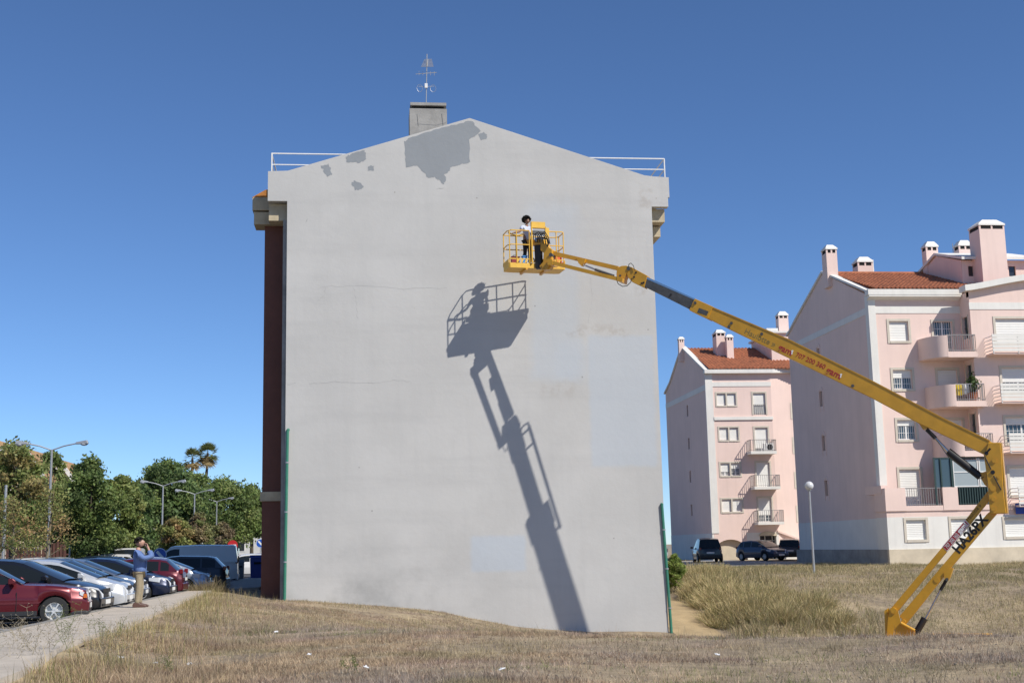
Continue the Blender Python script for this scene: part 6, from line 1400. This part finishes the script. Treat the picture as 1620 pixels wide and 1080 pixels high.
tree('broadleaf_tree', tbase(78,84), th(80,704,84), tw(40,118,84), 2.6, 'narrow dark tree behind the tall double-armed street lamp', GR, 7000, 0.15, 2, 0.15, 0.2, 20)
tree('broadleaf_tree', tbase(140,76), th(143,718,76), tw(92,200,76), 2.9, 'tall dense dark green tree in the middle of the left trees', DK+GR[:2], 14000, 0.14, 3, 0.2, 0.18, 30)
tree('broadleaf_tree', tbase(190,80), th(190,745,80), tw(150,240,80), 2.6, 'lighter green tree just above the standing man', GR[2:]+OL[:1], 9000, 0.15, 4, 0.17, 0.22, 22)
tree('broadleaf_tree', tbase(262,135), th(268,726,135), tw(205,330,135), 6.5, 'big dark rounded tree behind the double-armed lamps', DK, 16000, 0.27, 5, 0.4, 0.25, 30, shape=1.1)
tree('broadleaf_tree', tbase(352,165), th(352,757,165), tw(295,420,165), 6.0, 'wide green tree under the palms', GR, 15000, 0.27, 6, 0.35, 0.22, 28, shape=1.1)
tree('broadleaf_tree', tbase(398,172), th(398,765,172), tw(360,440,172), 4.0, 'green tree right beside the grey block', GR[1:], 9000, 0.27, 7, 0.3, 0.3, 20)
tree('broadleaf_tree', tbase(222,128), th(225,762,128), tw(190,262,128), 4.0, 'dark green tree filling the gap behind the standing man', DK, 9000, 0.25, 21, 0.25, 0.15, 20)
tree('broadleaf_tree', tbase(310,170), th(305,742,170), tw(275,345,170), 4.5, 'green tree directly below the lower palm', GR, 9000, 0.27, 22, 0.3, 0.2, 20)
tree('broadleaf_tree', tbase(112,100), th(112,760,100), tw(60,165,100), 3.5, 'green tree low behind the tall dense dark green tree', GR, 10000, 0.2, 23, 0.2, 0.12, 20)
tree('shrub_tree', tbase(276,95), th(276,815,95), tw(245,303,95), 2.2, 'olive brown bushy tree above the dark red hatchback', OL, 8000, 0.15, 8, 0.1, 0.12, 18)
tree('shrub_tree', tbase(312,98), th(312,808,98), tw(285,342,98), 2.4, 'reddish brown bushy tree above the white van', BR, 8000, 0.15, 9, 0.1, 0.12, 18)
tree('shrub_tree', tbase(350,110), th(350,822,110), tw(325,372,110), 2.2, 'brown leaved small tree behind the white van roof', BR[:3], 5000, 0.17, 10, 0.1, 0.15, 14)
tree('dark_shrub', tbase(172,100), th(172,850,100), tw(150,200,100), 1.8, 'very dark round shrub behind the white far cars', [(0.015,0.025,0.012)], 5000, 0.15, 15, 0.1, 0.08, 14)
# young thin trees among the cars, half bare
def sapling(px, y, pyt, label, seed, colr=OL):
    b = tbase(px, y); h = th(px, pyt, y); r0 = empty('young_tree', b, label, 'tree', 'young half-bare trees by the parked cars'); q = random.Random(seed); x, yy_, z = b
    m_ = mat('pale bark', (0.24,0.20,0.14), 0.9, 0.3, 8); mb = MB(); ln = q.uniform(-0.2,0.3); mb.tube([(x,yy_,z),(x+ln*0.5,yy_,z+h*0.45),(x+ln,yy_,z+h)], [0.07,0.05,0.01], 7); tips = []
    for i in range(16):
        t = 0.35+0.6*i/16; a = i*2.4; o = Vector((x+ln*t, yy_, z+h*t)); L = h*0.30*(1.15-t); e = o+Vector((math.cos(a)*L, math.sin(a)*L, L*0.75)); mid = o.lerp(e, 0.5)+Vector((0,0,-L*0.05)); mb.tube([o, mid, e], [0.022,0.014,0.004], 4)
        tips += [o.lerp(e, 0.75), e]
    mb.build('trunk', m_, r0, smooth=True); leaves('crown', [tuple(t) for t in tips], [0.35]*len(tips), 1500, 0.07, colr, r0, seed)
sapling(24, 50, 790, 'young half-bare tree leftmost among the parked cars', 1); sapling(70, 54, 775, 'young half-bare tree in front of the tall lamp post', 2, OL); sapling(2, 56, 800, 'young thin tree at the very left edge', 3, OL[1:])
# palms
def palm(px, y, pyt, pyb, label, seed, fr=60):
    p = at(px, pyt, y); r0 = empty('palm_tree', (p.x, y, -1.5), label, 'palm', 'fan palms above the trees'); q = random.Random(seed); zc = p.z
    ms = MB(); n = 16; ms.tube([(p.x+0.15*math.sin(i*0.5), y, -1.5+(zc+1.5)*i/n) for i in range(n+1)], [0.34-0.012*i+(0.03 if i % 2 else 0) for i in range(n+1)], 10); ms.build('trunk', M['bark'], r0, smooth=True)
    for i in range(fr):
        a = i*2.399; el_ = R(q.uniform(-70, 88)); L = q.uniform(1.45, 2.1); d = Vector((math.cos(a)*math.cos(el_), math.sin(a)*math.cos(el_), math.sin(el_))); s_ = d.cross(Vector((0,0,1))).normalized(); u = s_.cross(d)
        b = Vector((p.x+0.15*math.sin(8), y, zc)); c = b+d*L*0.55-Vector((0,0,0.1*L)); v = [b-s_*0.02, b+s_*0.02, c]; f = [(0,1,2)]
        for k in range(11):                       # fan of stiff leaflets
            an_ = R(-75+150*k/10); e = c+(d*math.cos(an_)+s_*math.sin(an_))*L*0.62-Vector((0,0,L*0.16*q.random()+0.25*L*abs(math.sin(an_))*0.4)); w_ = (d*-math.sin(an_)+s_*math.cos(an_))*0.085; o = len(v); m2 = c.lerp(e, 0.55)
            v += [c, m2+w_, e, m2-w_]; f.append((o, o+1, o+2, o+3))
        dead = el_ < R(-25); cc = (0.30,0.22,0.10) if dead else (0.20,0.22,0.08); V = np.array([tuple(t) for t in v]); me = bpy.data.meshes.new('frond'); me.from_pydata([tuple(t-Vector(r0.location)) for t in v], [], f)
        at_ = me.color_attributes.new('Col', 'FLOAT_COLOR', 'POINT'); g_ = q.uniform(0.7,1.25); at_.data.foreach_set('color', [x_ for _ in v for x_ in (cc[0]*g_, cc[1]*g_, cc[2]*g_, 1.0)]); me.materials.append(M['leaf']); o = bpy.data.objects.new('frond', me); col.objects.link(o); o.parent = r0
palm(327, 195, 716, 0, 'taller fan palm rising above the wide green tree', 3); palm(303, 200, 724, 0, 'slightly lower fan palm left of the taller palm', 4, 36)
# green bush at the right edge of the wall
bx_ = at(1068, 930, 56).x; bb = (bx_, 56, float(hgt(bx_, 56))); tree('green_bush', bb, 1.75, 0.5, 0.5, 'bright green feathery bush at the right edge of the grey wall', [(0.10,0.14,0.03),(0.13,0.17,0.045),(0.08,0.11,0.03)], 9000, 0.05, 12, 0.05, 0.06, 16, group='bush')
# ------------------------------------------------------------------ buildings behind the trees at far left
def far_house(px0, px1, py_e, py_r, y, label, wallc, n):
    x0, x1 = at(px0,850,y).x, at(px1,850,y).x; ze = at((px0+px1)/2, py_e, y).z; zr = at((px0+px1)/2, py_r, y).z
    r0 = empty('apartment_house', ((x0+x1)/2, y+5, -1.5), label, 'building', 'cream houses behind the left trees'); mw_ = mat('cream house wall', wallc, 0.9, 0.15, 0.4)
    MB().prism([(x0,-1.5),(x1,-1.5),(x1,ze),((x0+x1)/2,zr),(x0,ze)], y, y+12).build('wall', mw_, r0)
    mx = (x0+x1)/2; tm_ = mat('orange tile', (0.45,0.27,0.13), 0.9, 0.4, 1.5)
    MB().prism([(x0-0.5,ze-0.1),(mx,zr+0.15),(x1+0.5,ze-0.1),(x1+0.5,ze+0.3),(mx,zr+0.6),(x0-0.5,ze+0.3)], y-0.5, y+12.3).build('roof', tm_, r0)
    ed_ = MB(); ed_.bar((x0-0.5,y-0.55,ze), (mx,y-0.55,zr+0.2), 0.1, 0.4).bar((x1+0.5,y-0.55,ze), (mx,y-0.55,zr+0.2), 0.1, 0.4).build('barge_board', M['white'], r0)
    for i in range(n):
        for j in range(3):
            xx_ = x0+(x1-x0)*(i+0.5)/n; zz = ze-1.8-3*j; w_ = MB().box(xx_-0.6, xx_+0.6, y-0.04, y-0.005, zz, zz+1.3).build('window', M['white'], r0); MB().box(xx_-0.5, xx_+0.5, y-0.06, y-0.045, zz+0.1, zz+1.2).build('pane', M['darkpane'], w_)
far_house(20, 62, 760, 720, 130, 'cream house with orange gable roof above the left trees, nearer the edge', (0.55,0.46,0.33), 3); far_house(78, 112, 766, 737, 135, 'cream house with orange gable roof between the lamp and the dark tree', (0.55,0.46,0.33), 3); far_house(-40, 14, 735, 705, 128, 'tall cream house cut off by the left edge of the photo', (0.58,0.48,0.38), 3)
def low_building(px0, px1, pyt, y, dep, label, wallc, roofm=None):
    x0, x1 = at(px0,850,y).x, at(px1,850,y).x; zt = at((px0+px1)/2, pyt, y).z; r0 = empty('low_building', ((x0+x1)/2, y, -1.5), label, 'building')
    MB().box(x0, x1, y, y+dep, -1.5, zt).build('wall', mat('far wall', wallc, 0.9, 0.2, 0.3), r0); MB().box(x0-0.3, x1+0.3, y-0.3, y+dep+0.3, zt, zt+0.35).build('roof_edge', M['concrete'], r0)
    n = max(2, int((x1-x0)/3))
    for i in range(n):
        xx_ = x0+(x1-x0)*(i+0.5)/n; w_ = MB().box(xx_-0.7, xx_+0.7, y-0.05, y-0.01, 0.2, min(1.6, zt-0.4)).build('window', M['white'], r0); MB().box(xx_-0.6, xx_+0.6, y-0.07, y-0.055, 0.3, min(1.5, zt-0.5)).build('pane', M['darkpane'], w_)
low_building(320, 440, 838, 190, 8, 'long low white building glimpsed under the trees by the grey block', (0.68,0.66,0.62)); low_building(95, 235, 842, 130, 8, 'cream low building glimpsed under the dark trees', (0.55,0.50,0.42))
low_building(990, 1056, 868, 150, 8, 'low pale building glimpsed between grey wall and pink block', (0.4,0.42,0.45))
# brown fence behind the left cars: panels and posts
fz = at(60, 858, 92); f0 = empty('brown_fence', (fz.x, 92, -1.5), 'reddish brown board fence behind the left trees', 'fence'); mf = mat('red brown board', (0.13,0.055,0.04), 0.85, 0.35, 3)
bm_ = MB().box(-0.09, 0.09, -0.02, 0.02, 0, 1.0).mesh('board'); bm_.materials.append(mf); xa, xb = at(-20,880,92).x, at(108,880,92).x; n = int((xb-xa)/0.24)
for i in range(n): link_mesh('board', bm_, f0, (xa+(i+0.5)*0.24-fz.x, 0.02*(i % 2), 0), (0,0,0), (1,1,fz.z+1.5+0.06*math.sin(i*1.7)))
MB().box(xa, xb, 92.05, 92.12, -0.9, -0.8).box(xa, xb, 92.05, 92.12, 0.1, 0.2).build('rail', mf, f0)
# far grey wall line closing the view under the trees
wl = empty('boundary_wall', (at(250,880,215).x, 215, -1.5), 'low grey boundary wall far behind the car park trees', 'wall'); MB().box(at(-60,880,215).x, at(440,880,215).x, 215, 215.3, -1.5, 0.6).build('wall', M['concrete'], wl); MB().box(at(-60,880,215).x, at(440,880,215).x, 214.95, 215.35, 0.6, 0.75).build('coping', M['concrete'], wl)

# ------------------------------------------------------------------ weeds and litter
def weed(x, y, h, label, seed, nst=9, green=0.3, spread=0.5):
    z = float(hgt(x, y)); r0 = empty('dry_weed', (x, y, z), label, 'weed', 'dry weeds along the pavement'); q = random.Random(seed); V = []; F = []; C_ = []
    def strip(a, b, w, c):
        d = (b-a).normalized(); s_ = d.cross(Vector((q.uniform(-1,1),q.uniform(-1,1),0.2))).normalized()*w; o = len(V); V.extend([tuple(a-s_), tuple(a+s_), tuple(b+s_*0.5), tuple(b-s_*0.5)]); F.append((o,o+1,o+2,o+3)); C_.extend([c]*4)
    for i in range(nst):
        a = Vector((x+q.uniform(-0.12,0.12), y+q.uniform(-0.12,0.12), z-0.02)); d = Vector((q.uniform(-spread,spread), q.uniform(-spread,spread), 1)).normalized(); n = 7; g_ = q.random() < green; base_c = (0.13,0.16,0.05) if g_ else (0.36,0.31,0.22)
        for k in range(n):
            b = a+d*h*q.uniform(0.6,1.0)/n; d = (d+Vector((q.uniform(-.28,.28), q.uniform(-.28,.28), 0.02))).normalized(); strip(a, b, 0.0035, base_c)
            if k > 1:
                for m_ in range(3):
                    e = b+Vector((q.uniform(-1,1), q.uniform(-1,1), q.uniform(0,0.9)))*h*0.13; strip(b, e, 0.002, base_c)
                    for l_ in range(3):
                        t = e+Vector((q.uniform(-1,1), q.uniform(-1,1), q.uniform(-1,1)))*0.016; strip(e, t, 0.0035, (0.15,0.17,0.06) if g_ else (0.30,0.26,0.19))
            a = b
    soup('stems', np.array(V), np.array(F), np.array(C_), M['weed'], r0, (x, y, z))['kind'] = 'stuff'
def wpos(px, py, z=-1.6): p = atz(px, py, z); return p.x, p.y
for i, (px, py, h, lab, g_) in enumerate(((15,1072,1.0,'grey branching dry weed at the bottom left corner',0.15), (50,1066,0.8,'thin dry weed second from the bottom left corner',0.2), (108,1052,0.85,'tall weed with green leaves against the pale pavement',0.75), (66,1058,0.9,'spreading dry weed before the pavement near the saloon',0.35), (160,1035,0.65,'thin upright weed right of the green leaved one',0.4), (30,1055,1.05,'tall arching dry weed over the bottom left pavement',0.1), (90,1062,0.9,'leaning grey weed left of the green leaved one',0.15), (168,1062,0.5,'dark dry stalk on the bare ground at lower left',0.0), (178,1030,0.5,'small green weed at the pavement edge below the man',0.8), (265,990,0.6,'dry stalks on the pavement edge right of the man',0.1), (560,1072,0.3,'small green tuft at the bottom of the foreground',0.8), (268,1068,0.35,'low green weed beside the litter at lower left',0.7))):
    x, y = wpos(px, py); weed(x, y, h, lab, 40+i, 6, g_, 0.75)
p = atz(318, 938, -1.45); x_, y_ = p.x+0.1, p.y
def drybush(x, y, z, rx, h, n, label, seed, colr):
    r0 = empty('dry_bush', (x, y, z), label, 'bush'); q = np.random.default_rng(seed); ang = q.random(n)*6.283; rad = np.sqrt(q.random(n))*0.8
    off = np.stack([np.cos(ang)*rad*rx, np.sin(ang)*rad*rx, np.zeros(n)], 1); tl = vnoise(off[:,0]*3+seed, off[:,1]*3+seed*1.7)
    d = q.normal(0, 0.75, (n,3)); d[:,2] = 1.0; d[:,:2] += off[:,:2]*0.5; d /= np.linalg.norm(d, axis=1)[:,None]; L = (h*(0.35+0.75*q.random(n))*(0.45+0.9*tl)*(1-0.5*rad))[:,None]
    a = np.array([x,y,z-0.03])+off; a[:,2] += (hgt(a[:,0], a[:,1])-float(hgt(x, y)) if x > 2 else 0.0); b = a+d*L+q.normal(0,0.03,(n,3)); w_ = np.cross(d, q.normal(0,1,(n,3))); w_ /= np.linalg.norm(w_, axis=1)[:,None]; w_ *= 0.009
    V = np.stack([a-w_, a+w_, b+w_*0.4, b-w_*0.4], 1).reshape(-1,3); F = np.arange(4*n).reshape(-1,4); cm = np.array(colr); cc = cm[q.integers(0,len(cm),n)]*(0.7+0.6*q.random((n,1)))
    soup('twigs', V, F, np.repeat(cc,4,0), M['weed'], r0, (x,y,z))['kind'] = 'stuff'
drybush(x_, y_, -1.5, 0.95, 0.85, 2600, 'dry brownish bush on the pavement edge in front of the pale hatchback', 3, [(0.28,0.22,0.13),(0.20,0.17,0.08),(0.24,0.19,0.12)])
# big straw clumps on the bank
for i, (px, py, y, rx, h, lab) in enumerate(((1105,905,58,0.9,1.0,'tall green and straw clump at the top of the bank by the path'), (1125,925,54,0.9,1.1,'dark straw clump halfway down the bank by the path'), (1150,950,51,1.0,1.1,'broad straw clump on the bank beside the sandy path'), (1185,965,49,1.0,1.2,'tall yellow straw clump near the foot of the bank'), (1165,975,48,0.9,1.0,'lowest straw clump beside the sandy path'), (1215,955,50,0.9,0.9,'straw clump right of the tall yellow clump'), (1232,985,47,0.9,1.0,'straw clump behind the foreground crest'), (1270,975,48,0.8,0.9,'brown straw clump right of the others on the bank'), (1300,990,46,0.8,0.7,'low straw clump toward the boom lift'), (1120,895,62,0.8,0.8,'pale clump below the black off-roader'))):
    p = at(px, py, y); z = float(hgt(p.x, y)); drybush(p.x, y, z, rx*1.7, h*0.95, 5200, lab, 60+i, [(0.56,0.45,0.24),(0.42,0.35,0.18),(0.26,0.25,0.10),(0.50,0.39,0.22)])
# scraps of litter and pale stones in the grass
litter_m = mat('white paper scrap', (0.7,0.7,0.7), 0.8)
lits = [(489,1047,'crumpled white scrap of paper in the dry grass, lower middle left'), (580,1072,'small white scrap at the bottom edge under the smudged wall'), (1135,1036,'white scrap on the grass below the right edge of the wall'), (795,1077,'white stone at the bottom edge below the boom shadow'), (437,1003,'pale scrap lying in the grass left of the wall corner'), (190,1056,'pale plastic scrap at lower left by the weeds'), (245,1059,'bluish plastic scrap at lower left'), (300,1055,'white stone right of the bluish scrap')]
for i, (px, py, lab) in enumerate(lits):
    x, y = wpos(px, py); z = float(hgt(x, y)); q = random.Random(i); v = []; f = []
    for a in range(4):
        for b in range(3): v.append((x+(a-1.5)*0.022+q.uniform(-.012,.012), y+(b-1)*0.02+q.uniform(-.012,.012), z+0.06+q.uniform(0,0.04)))
    for a in range(3):
        for b in range(2): k = a*3+b; f.append((k,k+3,k+4,k+1))
    o = MB().add(v, f).build('litter_scrap', litter_m, None, loc=(x, y, z)); so = o.modifiers.new('t', 'SOLIDIFY'); so.thickness = 0.006; tag(o, lab, 'litter', 'litter in the dry grass')
